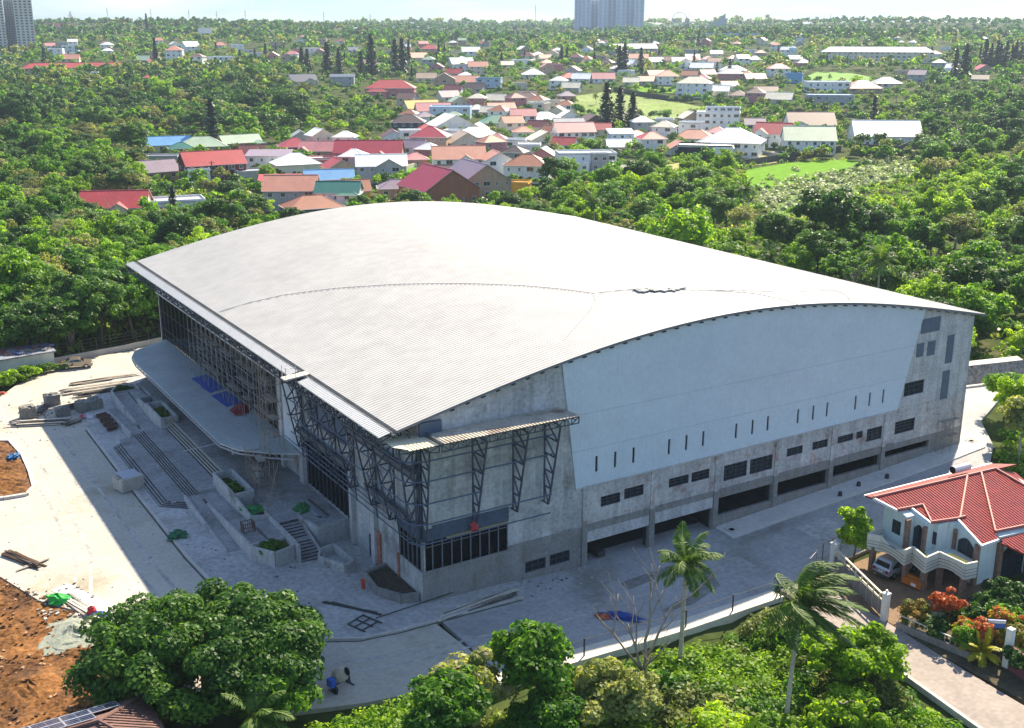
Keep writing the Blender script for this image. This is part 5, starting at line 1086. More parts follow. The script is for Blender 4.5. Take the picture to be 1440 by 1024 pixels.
HS = [  # px, py, width px, roof, roof colour, wall colour, label, options
 (165, 307, 84, "gx", "red", "cream", "low cream bungalow with a bright red roof left of the arena's far roof corner", dict(dep=.6, wings=((.1, .24, -1.4, 4, .95, "gy", "red", None),))),
 (243, 301, 84, "flat", "grey", "white", "long white flat roofed house behind the tall pine left of the arena", dict(dep=.5)),
 (300, 256, 78, "gx", "red", "maroon", "two storey maroon house with red roof and white framed balcony windows", dict(st=2, dep=.55, wings=((-.32, .36, -1.6, 5, .72, "flat", "white", "white"),))),
 (238, 214, 54, "gx", "blue", "cream", "low house with a bright blue roof at the wood's edge", dict(dep=.5)),
 (285, 217, 62, "hip", "ltgreen", "salmon", "salmon walled house with pale and dark green hipped roofs", dict(dep=.6, wings=((-.45, .5, -1, 7, .9, "hip", "teal", None),))),
 (222, 254, 44, "gx", "purple", "tan", "small house with a faded purple brown roof under the bright tree", dict(dep=.8)),
 (228, 233, 46, "flat", "grey", "grey", "grey low walled house under the blue roofed one", dict(dep=.5)),
 (337, 211, 50, "gx", "ltgreen", "pink", "pink walled house with a pale green gabled roof", dict(dep=.5, wings=((.42, .3, -1, 6, .85, "hip", "green", None),))),
 (350, 228, 42, "gx", "maroon", "salmon", "house with a dark maroon roof beside the solar roofed house", dict(dep=.7)),
 (380, 243, 56, "mono", "purple", "white", "white two storey house with a purple grey roof and dark solar panels", dict(st=2, dep=.6)),
 (415, 217, 42, "hip", "crimson", "crimson", "crimson hipped house on the lawn's left side", dict(st=1, dep=.8)),
 (452, 223, 54, "gx", "pink", "tan", "wide pink roofed bungalow in front of the village lawn", dict(dep=.6, wings=((-.4, .3, -1.5, 5, 1, "gy", "crimson", None),))),
 (520, 232, 92, "gx", "crimson", "tan", "largest crimson roofed house with three gables in the village centre", dict(dep=.6, st=1, wings=((-.25, .36, -2.5, 8, 1, "gy", "crimson", None), (.2, .2, -.8, 7, 1.1, "gy", "crimson", None), (-.4, .4, -6, 7, .7, "gx", "maroon", None)))),
 (537, 258, 68, "gx", "white", "grey", "pale grey two storey house with white gables and balconies", dict(st=2, dep=.55, wings=((.15, .5, -1.5, 7, 1, "gy", "white", None), (.38, .26, -2.5, 3, .5, "flat", "grey", None)))),
 (416, 250, 58, "hip", "white", "cream", "cream house with a white hipped roof behind the dark round tree", dict(st=1, dep=.7, hgt=4.4)),
 (463, 266, 66, "gx", "blue", "white", "house with a light blue roof behind the orange red one", dict(dep=.5)),
 (483, 283, 70, "gx", "rust", "orange", "orange walled house with a rust red striped roof", dict(dep=.5, wings=((.15, .26, -1.5, 4, .95, "gy", "rust", None),))),
 (405, 268, 74, "mono", "red", "cream", "low red roofed wing above the salmon roofed house", dict(dep=.35)),
 (412, 297, 70, "gx", "salmon", "grey", "two storey grey walled house with a broad salmon roof", dict(st=2, dep=.7, rot=-8)),
 (478, 300, 58, "gx", "teal", "white", "white gabled house with a dark teal green roof", dict(st=2, dep=.6, wings=((.25, .5, -1, 7, .9, "hip", "green", None),))),
 (440, 309, 76, "hip", "rust", "dkbrown", "low dark rust roofed house touching the arena roof's outline", dict(dep=.6)),
 (560, 279, 54, "hip", "purple", "tan", "low purple brown hipped house below the grey two storey house", dict(dep=.6)),
 (617, 290, 78, "gy", "crimson", "rust", "barn like house with crimson roof and orange brick gable", dict(st=2, dep=1.0, rot=26, hgt=4.6)),
 (668, 281, 72, "gy", "purple", "tan", "big brown roofed house with a bare tan gable wall", dict(st=2, dep=.95, rot=24, hgt=5)),
 (724, 273, 42, "flat", "orange", "yellow", "low yellow ochre walled shed beside the white red roofed house", dict(dep=.5, win=False)),
 (742, 258, 60, "hip", "rust", "white", "white two storey house with a brick red roof nearest the arena's back", dict(st=2, dep=.7, rot=-10)),
 (645, 247, 72, "gx", "salmon", "white", "white house with a big salmon striped gable roof", dict(st=2, dep=.6, rot=4, wings=((.12, .28, -1.2, 5, .95, "gy", "salmon", None),))),
 (668, 245, 60, "hip", "cream", "cream", "cream hipped bungalow in front of the salmon striped roof", dict(dep=.5)),
 (606, 213, 50, "hip", "crimson", "tan", "crimson hipped two storey house beside the white balcony house", dict(st=2, dep=.8)),
 (577, 205, 28, "flat", "white", "white", "small white flat roofed house between crimson roofs", dict(st=2, dep=.8)),
 (553, 203, 32, "gy", "maroon", "white", "narrow maroon gabled house with white trim", dict(st=1, dep=.8)),
 (575, 190, 44, "hip", "dkbrown", "navy", "navy walled house with a dark hipped roof", dict(st=2, dep=.7)),
 (653, 211, 46, "gy", "tan", "cream", "tan gabled house with half timbered front", dict(st=1, dep=.8, rot=14)),
 (670, 203, 62, "hip", "white", "white", "broad white roofed house in the village centre", dict(dep=.6)),
 (634, 186, 54, "gy", "white", "white", "white gabled house with a steep pale roof", dict(st=1, dep=.7, rot=20)),
 (592, 160, 44, "gx", "yellow", "cream", "cream house with a bright yellow orange roof", dict(st=1, dep=.6)),
 (609, 164, 46, "gx", "pink", "cream", "house with a pale pink roof before the yellow roofed one", dict(dep=.6)),
 (634, 168, 56, "flat", "ltblue", "ltblue", "pale blue flat roofed two storey house", dict(st=2, dep=.5)),
 (550, 138, 66, "hip", "red", "pink", "long pink two storey house with red hipped roofs", dict(st=2, dep=.5, wings=((-.25, .4, -3, 8, .7, "hip", "red", None),))),
 (425, 121, 34, "gx", "navy", "cream", "cream gabled house with a dark blue roof in the far trees", dict(dep=.7, wings=((.2, .4, -1, 5, 1, "gy", "navy", None),))),
 (482, 121, 32, "mono", "navy", "grey", "grey house with a sharp black roof in the far trees", dict(st=2, dep=.7)),
 (698, 182, 44, "hip", "green", "cream", "cream gabled house with a dull green hipped roof", dict(dep=.7)),
 (704, 163, 36, "gx", "salmon", "white", "small salmon roofed house above the green hipped one", dict(dep=.7)),
 (741, 149, 44, "hip", "brown", "white", "white house with a pinkish brown hipped roof by the meadow", dict(dep=.7)),
 (735, 180, 34, "gx", "pink", "white", "white two storey house with a pink roof left of the cream one", dict(st=2, dep=.7)),
 (765, 177, 44, "hip", "white", "yellow", "yellow walled house with a white hipped roof", dict(st=1, dep=.7)),
 (799, 187, 40, "gx", "grey", "white", "white house with a plain grey gabled roof", dict(dep=.7)),
 (806, 205, 52, "gx", "pink", "white", "white two storey house with a pink roof below the grey gabled house", dict(st=2, dep=.6)),
 (832, 180, 30, "gy", "brown", "brown", "brown gabled house left of the three tall pines", dict(dep=.8)),
 (765, 207, 42, "gy", "cream", "cream", "cream gabled cottage half hidden by dark trees", dict(dep=.7, rot=15)),
 (823, 241, 80, "flat", "grey", "white", "modern white two storey house with dark openings and flat grey roof", dict(st=2, dep=.5, wings=((-.25, .5, -2.5, 6, .5, "flat", "white", None), (.2, .3, -1.2, 4, .98, "flat", "grey", "grey")))),
 (872, 208, 32, "mono", "white", "ltblue", "light blue two storey cube house beside the round dark tree", dict(st=2, dep=.9)),
 (1009, 186, 58, "flat", "white", "white", "tall white three storey building with a roof deck", dict(st=3, dep=.5, wings=((.1, .8, 1, 6, 1.25, "flat", "ltblue", None),))),
 (1029, 222, 80, "hip", "white", "white", "big white two storey house with a white hipped roof and porch columns", dict(st=2, dep=.7, wings=((-.3, .5, 1, 8, .95, "hip", "white", None),))),
 (976, 205, 56, "hip", "salmon", "cream", "cream house with a salmon hipped roof behind the black fronted house", dict(dep=.6)),
 (970, 184, 26, "gy", "cream", "tan", "tan gabled house left of the tall white building", dict(st=2, dep=.9, rot=18)),
 (991, 226, 74, "flat", "white", "black", "modern house with a black front block and white side block", dict(st=1, dep=.5, hgt=5, wings=((.34, .36, -.3, 8, .9, "flat", "white", "white"),), win=False)),
 (955, 219, 30, "gy", "salmon", "white", "small white house with a salmon gable left of the black fronted house", dict(dep=.8, rot=16)),
 (1087, 208, 46, "gx", "red", "white", "white house with a red roof and tall gable", dict(st=2, dep=.8, rot=-12, wings=((-.3, .42, -1, 6, 1, "gy", "red", None),))),
 (1137, 188, 60, "gx", "brown", "white", "white house with a brown roof and arched window gable", dict(st=1, dep=.7, hgt=4, wings=((-.3, .36, -1.5, 5, 1, "gy", "brown", None),))),
 (1135, 218, 66, "gx", "ltgreen", "white", "white two storey house with a pale green grey roof near the stone wall", dict(st=2, dep=.7, rot=8)),
 (1242, 207, 84, "gx", "white", "white", "large white house with a double white roof standing on a dark retaining wall", dict(st=1, dep=.6, hgt=4.5, rot=12)),
 (1165, 150, 60, "flat", "ltblue", "grey", "blue grey boxy two storey house row", dict(st=2, dep=.5)),
 (1162, 130, 56, "flat", "white", "white", "white flat roofed houses row behind the blue grey one", dict(st=2, dep=.5)),
 (1211, 131, 42, "hip", "salmon", "tan", "salmon hipped roof house at the palm grove's edge", dict(dep=.7)),
 (1245, 124, 34, "hip", "grey", "cream", "pale grey hipped house beside the salmon one", dict(dep=.7)),
 (1096, 147, 34, "gx", "cream", "cream", "beige roofed house above the long stone wall", dict(dep=.7)),
 (1076, 137, 30, "gx", "brown", "cream", "house with a brownish roof left of the beige one", dict(dep=.7)),
 (1094, 108, 28, "hip", "pink", "white", "white house with a pink hipped roof near the water tank", dict(st=2, dep=.7)),
 (1117, 117, 20, "flat", "blue", "blue", "small plain blue box building", dict(st=2, dep=.7, win=False)),
 (976, 138, 44, "hip", "cream", "white", "white three storey house with a cream hipped roof by the meadow wall", dict(st=3, dep=.6)),
 (1011, 135, 28, "gx", "white", "cream", "cream house with a white roof right of the three storey house", dict(dep=.7)),
 (938, 120, 30, "hip", "salmon", "white", "white two storey house with a salmon hipped roof above the lawn", dict(st=2, dep=.8)),
 (921, 112, 22, "gx", "rust", "tan", "small rust roofed house left of the salmon hipped house", dict(dep=.8)),
 (848, 117, 30, "gx", "pink", "white", "white house with a pink roof in the mid distance", dict(dep=.7)),
 (818, 117, 24, "gx", "white", "white", "plain white roofed house in the mid distance", dict(dep=.8)),
 (750, 111, 30, "hip", "white", "cream", "round white roofed pavilion in the mid distance", dict(dep=.8)),
 (800, 116, 26, "hip", "red", "tan", "red hipped house beside the plain white roof", dict(dep=.8)),
 (735, 96, 26, "flat", "white", "white", "white flat house by the distant road", dict(dep=.8, st=2)),
 (1027, 116, 34, "hip", "grey", "pink", "pink walled house with a grey roof in the mid distance", dict(st=2, dep=.6)),
 (1060, 117, 26, "gx", "salmon", "tan", "salmon roofed house far right of the pink walled house", dict(dep=.7)),
 (987, 101, 30, "gx", "white", "ltblue", "pale blue walled house with a white roof", dict(dep=.6)),
 (1030, 105, 34, "hip", "white", "white", "wide white hipped house below the far pines", dict(dep=.6)),
 (897, 92, 26, "gx", "salmon", "cream", "cream house with a salmon roof under tall dark pines", dict(st=2, dep=.6)),
 (936, 90, 24, "gx", "brown", "pink", "brown roofed pink house at the far woods", dict(dep=.6)),
 (958, 92, 26, "gx", "white", "cream", "white roofed house beside the brown roofed pink one", dict(dep=.6)),
 (662, 82, 24, "gx", "white", "white", "distant white gabled house beside palms", dict(st=2, dep=.7)),
 (648, 95, 30, "gx", "white", "cream", "distant cream house with a white roof", dict(dep=.7)),
 (605, 78, 26, "hip", "red", "pink", "distant red hipped house by two cypresses", dict(st=2, dep=.7)),
 (587, 86, 24, "gx", "salmon", "cream", "distant salmon roofed house left of the cypresses", dict(dep=.7)),
 (650, 104, 24, "flat", "dkgrey", "white", "white house with a dark grey flat roof in the distance", dict(st=2, dep=.7)),
 (672, 105, 26, "gx", "salmon", "cream", "cream two storey house with a salmon roof in the distance", dict(st=2, dep=.7)),
 (645, 122, 56, "gx", "salmon", "white", "long row of white shops with salmon roofs", dict(st=1, dep=.4)),
 (688, 124, 34, "flat", "green", "ltblue", "pale blue flat roofed house right of the white row", dict(st=2, dep=.6)),
 (600, 116, 26, "gx", "tan", "cream", "cream house with a tan roof beyond the pink long house", dict(dep=.7)),
 (625, 125, 30, "gy", "dkbrown", "tan", "steep dark brown gabled house", dict(st=2, dep=.8)),
 (247, 91, 21, "hip", "salmon", "white", "slim white tower house with a salmon hipped roof", dict(st=4, dep=1.0)),
 (268, 74, 18, "gx", "white", "white", "white gabled house beside the slim tower house", dict(st=2, dep=1)),
 (108, 101, 128, "hip", "red", "tan", "very long bright red roofed building among the left woods", dict(dep=.16, st=1)),
 (80, 84, 18, "flat", "white", "white", "stepped white house below the left high rise", dict(st=3, dep=.8)),
 (100, 74, 20, "flat", "white", "ltblue", "white house with blue details in the left distance", dict(st=2, dep=.8)),
 (100, 88, 22, "gx", "salmon", "cream", "small salmon roofed house before the left white houses", dict(dep=.7)),
 (311, 91, 28, "flat", "white", "white", "white angular house in the left middle distance", dict(st=2, dep=.6)),
 (85, 49, 30, "gx", "maroon", "white", "white house with a broad maroon roof on the left skyline", dict(st=1, dep=.5)),
 (310, 68, 18, "hip", "salmon", "cream", "distant house with a salmon roof right of the water tower", dict(dep=.8)),
 (334, 72, 16, "flat", "white", "white", "distant stepped white house right of the water tower", dict(st=2, dep=.8)),
]
for (px, py, pw, rf, rc, wc, lb, kw) in HS:
    house(px, py, pw, rf, rc, wc, lb, det=2 if py > 175 else 1, **kw)
# solar panels on the purple grey roof, big far buildings
wallst = noisy("dark_stone_wall", (.10, .095, .085), var=.35, scale=.5, rough=1, fine=2.5)
def pxwall(name, pts, h, label, mat_=None, t=.35):
    m = MB(); P = [ground(*p) for p in pts]
    for a, b in zip(P, P[1:]): m.wall((a.x, a.y), (b.x, b.y), (a.z - .8, b.z - .8), (a.z + h, b.z + h), t)
    return tag(m.build(name, mat_ or wallst), label, "wall")
pxwall("stone_wall", [(836, 262), (870, 254), (905, 247), (940, 243)], 2.0, "dark stone wall below the village lane behind the arena")
pxwall("stone_wall", [(1040, 236), (1090, 228), (1140, 222), (1182, 214)], 2.6, "long dark stone wall above the bright green field")
pxwall("stone_wall", [(863, 128), (900, 135), (945, 142), (975, 142)], 2.6, "dark boundary wall behind the pale meadow")
pxwall("stone_wall", [(1082, 152), (1110, 158), (1160, 163), (1215, 166)], 2.2, "dark boundary wall below the beige roofed house")
pxwall("stone_wall", [(1195, 217), (1240, 219), (1262, 221), (1291, 208)], 4.2, "high dark retaining wall under the large white house")
pxwall("plaster_wall", [(865, 216), (880, 222), (905, 214)], 2.2, "low grey brown yard wall under the round dark tree", wallc("tan"))
pxwall("plaster_wall", [(1068, 217), (1095, 222), (1124, 221)], 1.6, "grey blue yard wall before the pale green roofed house", wallc("grey"))
pxwall("plaster_wall", [(570, 240), (600, 232), (600, 228)], 1.8, "pale yard wall beside the small bright lawn", wallc("cream"))
def tower(name, px, pyb, pw, ph, label, wings, wc, floors, dep=.35, bay=3.2, rc="grey", pane=None):
    g = ground(px, pyb); d = math.hypot(g.x, g.y); w = pw * d / F; h = ph * d / F; dp = w * dep
    e_ = empty(name, (g.x, g.y, g.z - 3), -math.atan2(g.x, g.y), label, "high rise")
    for (f0, f1, hf, yo) in wings:
        x0, x1 = -w / 2 + w * f0, -w / 2 + w * f1; hh = h * hf + 3
        m = MB(); m.box(x0, x1, yo * dp, dp + yo * dp, 0, hh); m.box(x0 + .8, x1 - .8, yo * dp + 2, dp + yo * dp - 2, hh, hh + 3); b = m.build("tower_wing", wc, e_)
        n = max(1, int((x1 - x0) / bay)); fl = max(2, int(floors * hf))
        for i in range(n):
            q = MB(); x = x0 + (x1 - x0) * (i + .5) / n; bw = (x1 - x0) / n * .28
            for k in range(fl):
                z = 3 + (hh - 4) * k / fl; q.box(x - bw, x + bw, yo * dp - .12, yo * dp - .02, z + .8, z + (hh - 4) / fl * .78, 0); q.box(x - bw * 1.3, x + bw * 1.3, yo * dp - 1.0, yo * dp - .02, z + .3, z + .62, 1)
            q.build("window_bay", [pane or wpane, wc], b)
    return e_
hazyw = noisy("hazed_tower_white", (.60, .66, .76), var=.05, scale=.05, rough=.9, fine=.5)  # distance haze mixed into the tower and pane colours
tower("high_rise", 856, 46, 93, 52, "wide cluster of pale high rise towers on the skyline", [(0, .10, .84, .1), (.10, .24, .93, -.25), (.24, .34, .80, .2), (.34, .48, .95, -.3), (.48, .60, 1.03, .1), (.60, .74, .90, -.3), (.74, .86, .97, .15), (.86, 1, .84, -.2)], hazyw, 30, dep=.3, bay=6, pane=plain("hazed_tower_pane", (.28, .34, .44)))
tower("high_rise", 20, 78, 54, 80, "tall white and blue grey high rise cropped by the left edge", [(-.3, .38, 1.06, -.2), (.60, 1, .88, 0)], noisy("hazed_tower_white2", (.66, .64, .62), var=.05, scale=.1, rough=.9), 24, dep=.5)
g = ground(24, 78); m = MB(); d = math.hypot(g.x, g.y); w = 54 * d / F
tower("high_rise_wing", 26, 76, 22, 64, "blue grey balcony front of the left high rise", [(0, 1, 1, 0)], noisy("balcony_blue", (.17, .21, .29), var=.1, scale=.2, rough=.8), 22, dep=.8, bay=2.2)
house(1232, 88, 140, "hip", "white", "cream", "long low institutional building with a white roof and dark bays", st=3, dep=.16, det=1, cat="building", name="long_building")
house(890, 77, 60, "gx", "grey", "grey", "long grey roofed hall behind far pines", st=2, dep=.3, det=1, cat="building", name="long_building")
house(1030, 58, 78, "flat", "grey", "ltblue", "long pale blue grey hall in the far haze", st=3, dep=.2, det=1, cat="building", name="long_building")
house(1095, 38, 26, "flat", "white", "white", "white hilltop block far to the right", st=2, dep=.3, det=1, cat="building", name="far_building", win=False)
house(755, 60, 64, "flat", "white", "grey", "long pale low hall in the far centre", st=2, dep=.25, det=1, cat="building", name="long_building", win=False)
house(1165, 42, 22, "flat", "white", "white", "white building below the right hill's masts", st=2, dep=.5, det=1, cat="building", name="far_building", win=False)
# ferris wheel, pointed roof, masts, water towers
def thin_thing(name, px, py, pts_fn, label, cat, mat_):
    g = ground(px, py)
    if py < 47: y_ = 2150.0; x_ = (px - CX) / F * (y_ * CP + 2 * SP); g = Vector((x_, y_, T(x_, y_)))
    d = math.hypot(g.x, g.y); m = MB(); pts_fn(m, d / F); o = m.build(name, mat_); o.location = g; o.rotation_euler = (0, 0, -math.atan2(g.x, g.y)); return tag(o, label, cat)
mastm = plain("mast_grey", (.22, .22, .24))
def mast(h, w=.5): return lambda m, s: (m.bar((0, 0, 0), (0, 0, h * s), w * s), [m.bar((-1 * s, 0, h * s * f), (1 * s, 0, h * s * f), .4 * s) for f in (.7, .85)])
for k, (px, pt, pb, l_) in enumerate([(753, 11, 42, "tallest lone mast left of the skyline towers"), (153, 25, 42, "thin mast left of the cypress on the left skyline"), (214, 26, 42, "thin mast right of the lone cypress"), (267, 26, 42, "thin mast above the water tower"), (346, 25, 42, "thin mast right of the water tower on the skyline"), (456, 23, 40, "mast left of the skyline hill"), (521, 24, 40, "mast right of the skyline hill"), (1167, 22, 34, "mast on the right hill"), (1146, 23, 34, "fainter mast left of the right hill's mast"), (1070, 22, 36, "mast between the pointed roof and right hill"), (584, 28, 40, "short pole mast in the centre skyline"), (306, 27, 42, "thin mast near the left centre skyline")]):
    thin_thing("mast", px, pb + 3, mast(pb - pt + 4), l_, "mast", mastm)
def wheel(m, s):
    R = 9.5 * s; c = (0, 0, 17 * s)
    pts = [(R * math.cos(2 * PI * k / 28), 0, 17 * s + R * math.sin(2 * PI * k / 28)) for k in range(29)]
    m.tube(pts, .35 * s, 5, cap=False)
    for k in range(0, 28, 2): m.bar(c, pts[k], .18 * s); m.box(pts[k][0] - .6 * s, pts[k][0] + .6 * s, -.6 * s, .6 * s, pts[k][2] - .9 * s, pts[k][2])
    for sg in (-1, 1): m.bar(c, (sg * 5 * s, 0, 0), .5 * s)
thin_thing("ferris_wheel", 955, 40, wheel, "faint ferris wheel on the hazy skyline", "ferris wheel", plain("wheel_grey", (.45, .47, .5)))
def sail(m, s):
    m.prism([(-16 * s, -4 * s), (7 * s, -4 * s), (7 * s, 4 * s), (-16 * s, 4 * s)], 0, [8 * s, 24 * s, 24 * s, 8 * s])
thin_thing("sail_roof_building", 1012, 37, sail, "building with a steep pointed sail roof on the skyline", "building", plain("sail_grey", (.33, .36, .4)))
def crane(m, s):
    m.bar((0, 0, 0), (0, 0, 22 * s), .7 * s); m.bar((0, 0, 14 * s), (5 * s, 0, 26 * s), .4 * s); m.bar((8 * s, 0, 0), (8 * s, 0, 18 * s), .6 * s); m.bar((8 * s, 0, 18 * s), (6 * s, 0, 22 * s), .35 * s)
thin_thing("tower_crane", 964, 40, crane, "pair of thin cranes right of the ferris wheel", "crane", mastm)
def wtower(m, s):
    for sg in (-1, 1):
        for y in (-1, 1): m.bar((sg * 5 * s, y * 4 * s, 0), (sg * 4.5 * s, y * 3 * s, 20 * s), .7 * s)
    m.box(-9 * s, 9 * s, -5 * s, 5 * s, 16 * s, 23 * s); m.bar((-5 * s, -4 * s, 8 * s), (5 * s, -4 * s, 8 * s), .6 * s)
thin_thing("water_tower", 290, 65, wtower, "white water tower on legs in the left distance", "water tower", wallc("white"))
def wtank(m, s):
    m.tube([(0, 0, 8 * s), (0, 0, 15 * s)], 5 * s, 12); m.tube([(0, 0, 15 * s), (0, 0, 17.5 * s)], 5 * s, 12, r2=.5 * s)
    for a in range(4): m.bar((4 * s * math.cos(a * PI / 2), 4 * s * math.sin(a * PI / 2), 0), (4 * s * math.cos(a * PI / 2), 4 * s * math.sin(a * PI / 2), 8 * s), .8 * s)
thin_thing("water_tank", 1114, 84, wtank, "pale round water tank on legs by the bright field", "water tank", wallc("ltblue"))
def dome(m, s):
    m.box(-9 * s, 9 * s, -8 * s, 8 * s, 0, 7 * s); prev = None
    for k in range(6): m.tube([(0, 0, 7 * s + 6 * s * math.sin(PI / 2 * k / 6)), (0, 0, 7 * s + 6 * s * math.sin(PI / 2 * (k + 1) / 6))], max(.1, 8 * s * math.cos(PI / 2 * k / 6)), 14, r2=max(.1, 8 * s * math.cos(PI / 2 * (k + 1) / 6)))
thin_thing("domed_chapel", 1333, 108, dome, "small white domed building beside the tall cypresses", "chapel", wallc("white"))
for k, (px, py, pt, l_) in enumerate([(493, 200, 168, "wooden utility pole on the village lawn"), (1079, 211, 193, "utility pole before the big white house"), (300, 266, 228, "utility pole before the maroon house"), (974, 268, 228, "green pole in the shrubs behind the arena")]):
    thin_thing("utility_pole", px, py, (lambda hh: lambda m, s: (m.tube([(0, 0, 0), (0, 0, hh * s)], .75 * s, 6), m.bar((-4 * s, 0, hh * s * .93), (4 * s, 0, hh * s * .93), .6 * s)))(py - pt), l_, "pole", wood2)
# fields, lawns and lanes on the slope
def pxsheet(name, pts, mat_, off=.3, step=9): 
    P = [ground(*p) for p in pts]; o = sheet(name, [(p.x, p.y) for p in P], off, mat_, thick=.9, step=step, uv=False); LAWNS.append([(p.x, p.y) for p in P]); return o
LAWNS = []
pxsheet("lawn", [(568, 240), (600, 233), (610, 246), (592, 262), (560, 262)], grassm)
pxsheet("lawn", [(437, 192), (500, 191), (508, 200), (480, 210), (440, 207)], noisy("lawn_pale", (.20, .30, .07), var=.25, scale=.3, rough=1, fine=3))
pxsheet("meadow", [(806, 136), (850, 130), (960, 146), (990, 152), (985, 166), (900, 169), (812, 160)], palegrass)
pxsheet("lawn", [(890, 122), (955, 124), (945, 132), (900, 130)], grassm)
pxsheet("field", [(1050, 240), (1110, 230), (1182, 226), (1230, 229), (1180, 246), (1110, 266), (1070, 270), (1045, 256)], grassm)
pxsheet("scrub_meadow", [(1072, 272), (1112, 268), (1185, 248), (1235, 231), (1288, 226), (1285, 246), (1215, 268), (1160, 296), (1095, 306), (1060, 290)], noisy("scrub_green", (.12, .21, .03), var=.35, scale=.2, rough=1, fine=1.5, col2=(.22, .27, .11), amt2=.1, scale2=.06))
pxsheet("field", [(1125, 112), (1150, 101), (1200, 104), (1245, 113), (1200, 118)], noisy("crop_green", (.16, .30, .05), var=.25, scale=.1, rough=1, fine=2))
pxsheet("dry_strip", [(815, 253), (850, 246), (900, 240), (955, 230), (962, 238), (905, 246), (840, 260)], drygrass)
pxsheet("dry_strip", [(1040, 228), (1075, 218), (1100, 222), (1092, 230), (1045, 236)], drygrass)
pxsheet("dry_field", [(1084, 156), (1110, 161), (1165, 166), (1180, 170), (1110, 172)], drygrass)
pxsheet("lane", [(812, 246), (850, 238), (890, 230), (925, 226), (925, 231), (893, 237), (855, 246), (815, 252)], asph)
pxsheet("lane", [(1062, 219), (1085, 214), (1100, 214), (1080, 221)], asph)
pxsheet("lawn", [(292, 268), (318, 262), (322, 270), (305, 276)], grassm)

# --- the many smaller houses between the named ones
HR = random.Random(31)
def free_spot(px, py, pw):
    g = ground(px, py); d = math.hypot(g.x, g.y); r = pw * d / F * .62 + 1
    for hx, hy, hr, x0, x1, y0, y1, hd in HOUSES:
        if (g.x - hx) ** 2 + (g.y - hy) ** 2 < (hr + r) ** 2 * .55: return False
        if hd < d + 2 and min(px + pw / 2, x1) - max(px - pw / 2, x0) > pw * .65 and py - 6 > y0 and py - 6 < y1: return False
        if hd > d and min(px + pw / 2, x1) - max(px - pw / 2, x0) > (x1 - x0) * .5 and py - pw * .45 < y1 - (y1 - y0) * .3 and py > y0: return False
    for L_ in LAWNS:
        if inpoly0(g.x, g.y, L_): return False
    return True
def inpoly0(x, y, P):
    c = False; j = len(P) - 1
    for i in range(len(P)):
        if (P[i][1] > y) != (P[j][1] > y) and x < (P[j][0] - P[i][0]) * (y - P[i][1]) / (P[j][1] - P[i][1]) + P[i][0]: c = not c
        j = i
    return c
AREAS = [(345, 700, 262, 200, 26, 40, 12), (560, 800, 240, 150, 22, 34, 30), (720, 1080, 225, 175, 24, 36, 10), (600, 1190, 150, 92, 16, 26, 36), (480, 1130, 96, 62, 10, 20, 48), (70, 480, 92, 58, 9, 18, 30), (1080, 1420, 118, 62, 10, 20, 12), (500, 1400, 62, 47, 6, 12, 24)]
for (xa, xb, ya, yb, wa, wb, cnt) in AREAS:
    done = tries = 0
    while done < cnt and tries < cnt * 25:
        tries += 1; px, py = HR.uniform(xa, xb), HR.uniform(yb, ya); pw = wa + (wb - wa) * (py - yb) / (ya - yb) * HR.uniform(.8, 1.15)
        if not free_spot(px, py, pw): continue
        rc = HR.choice(["white", "white", "salmon", "red", "brown", "grey", "pink", "cream", "rust", "ltgreen", "maroon", "dkbrown", "white", "purple"]); rf = HR.choice(["gx", "gx", "hip", "hip", "gy", "flat"]); wc = HR.choice(["white", "white", "cream", "grey", "white", "tan", "pink"])
        zn = "village behind the arena" if ya > 160 else "middle distance beyond the meadow" if ya == 150 else "left distance below the skyline" if xb == 480 else "right distance below the hill" if xa == 1080 else "far hazy district"
        nm = {"gx": "gabled", "gy": "front gabled", "hip": "hipped", "flat": "flat roofed"}[rf]; cn = {"ltgreen": "pale green", "dkbrown": "dark brown"}.get(rc, rc)
        house(px, py, pw, rf, rc if rf != "flat" else HR.choice(["white", "grey"]), wc, f"small {cn if rf != 'flat' else wc} {nm} house in the {zn}", st=HR.choice([1, 1, 2]), dep=.8, rot=HR.uniform(-25, 25), det=1, win=pw > 9, group=f"small {nm} houses in the {zn}")
        done += 1
# ================================================================== RED TILED HOUSE (lower right)
def tilemat():
    m = noisy("red_tile", (.29, .03, .022), var=.25, scale=.8, rough=.45, fine=4, spec=.4); nt = m.node_tree; L = nt.links; b = nt.nodes["Principled BSDF"]
    tc = N(nt, "ShaderNodeTexCoord"); hs = []
    for ax, pt in (("X", .34), ("Y", .36)):
        w = N(nt, "ShaderNodeTexWave", wave_type="BANDS", bands_direction=ax, wave_profile="SIN" if ax == "X" else "SAW"); w.inputs["Scale"].default_value = 2 * PI / (20 * pt); L.new(tc.outputs["Object"], w.inputs["Vector"]); hs.append(w)
    a = N(nt, "ShaderNodeMath", operation="ADD"); L.new(hs[0].outputs["Fac"], a.inputs[0]); L.new(hs[1].outputs["Fac"], a.inputs[1])
    bp = N(nt, "ShaderNodeBump", i_Strength=.9); bp.inputs["Distance"].default_value = .12; L.new(a.outputs[0], bp.inputs["Height"]); L.new(bp.outputs[0], b.inputs["Normal"]); return m
tile = tilemat(); ridge_m = noisy("ridge_tile", (.40, .12, .10), var=.12, scale=1, rough=.6)
hw_ = noisy("house_white", (.60, .68, .66), var=.08, scale=.5, streak=.12, rough=.9); cream_w = noisy("balcony_cream", (.64, .61, .52), var=.08, scale=.6, streak=.12, rough=.85); brick_c = noisy("brown_stone", (.24, .15, .11), var=.3, scale=1.5, rough=.95, fine=6)
gut = plain("white_gutter", (.68, .70, .72), rough=.4)
PH = math.radians(4.9)
w_ = W(40.0, -14.05); hh = empty("red_roof_house", w_, TH - PH, "white two storey house with red tiled roof and cream wavy balcony at the lower right", "house")
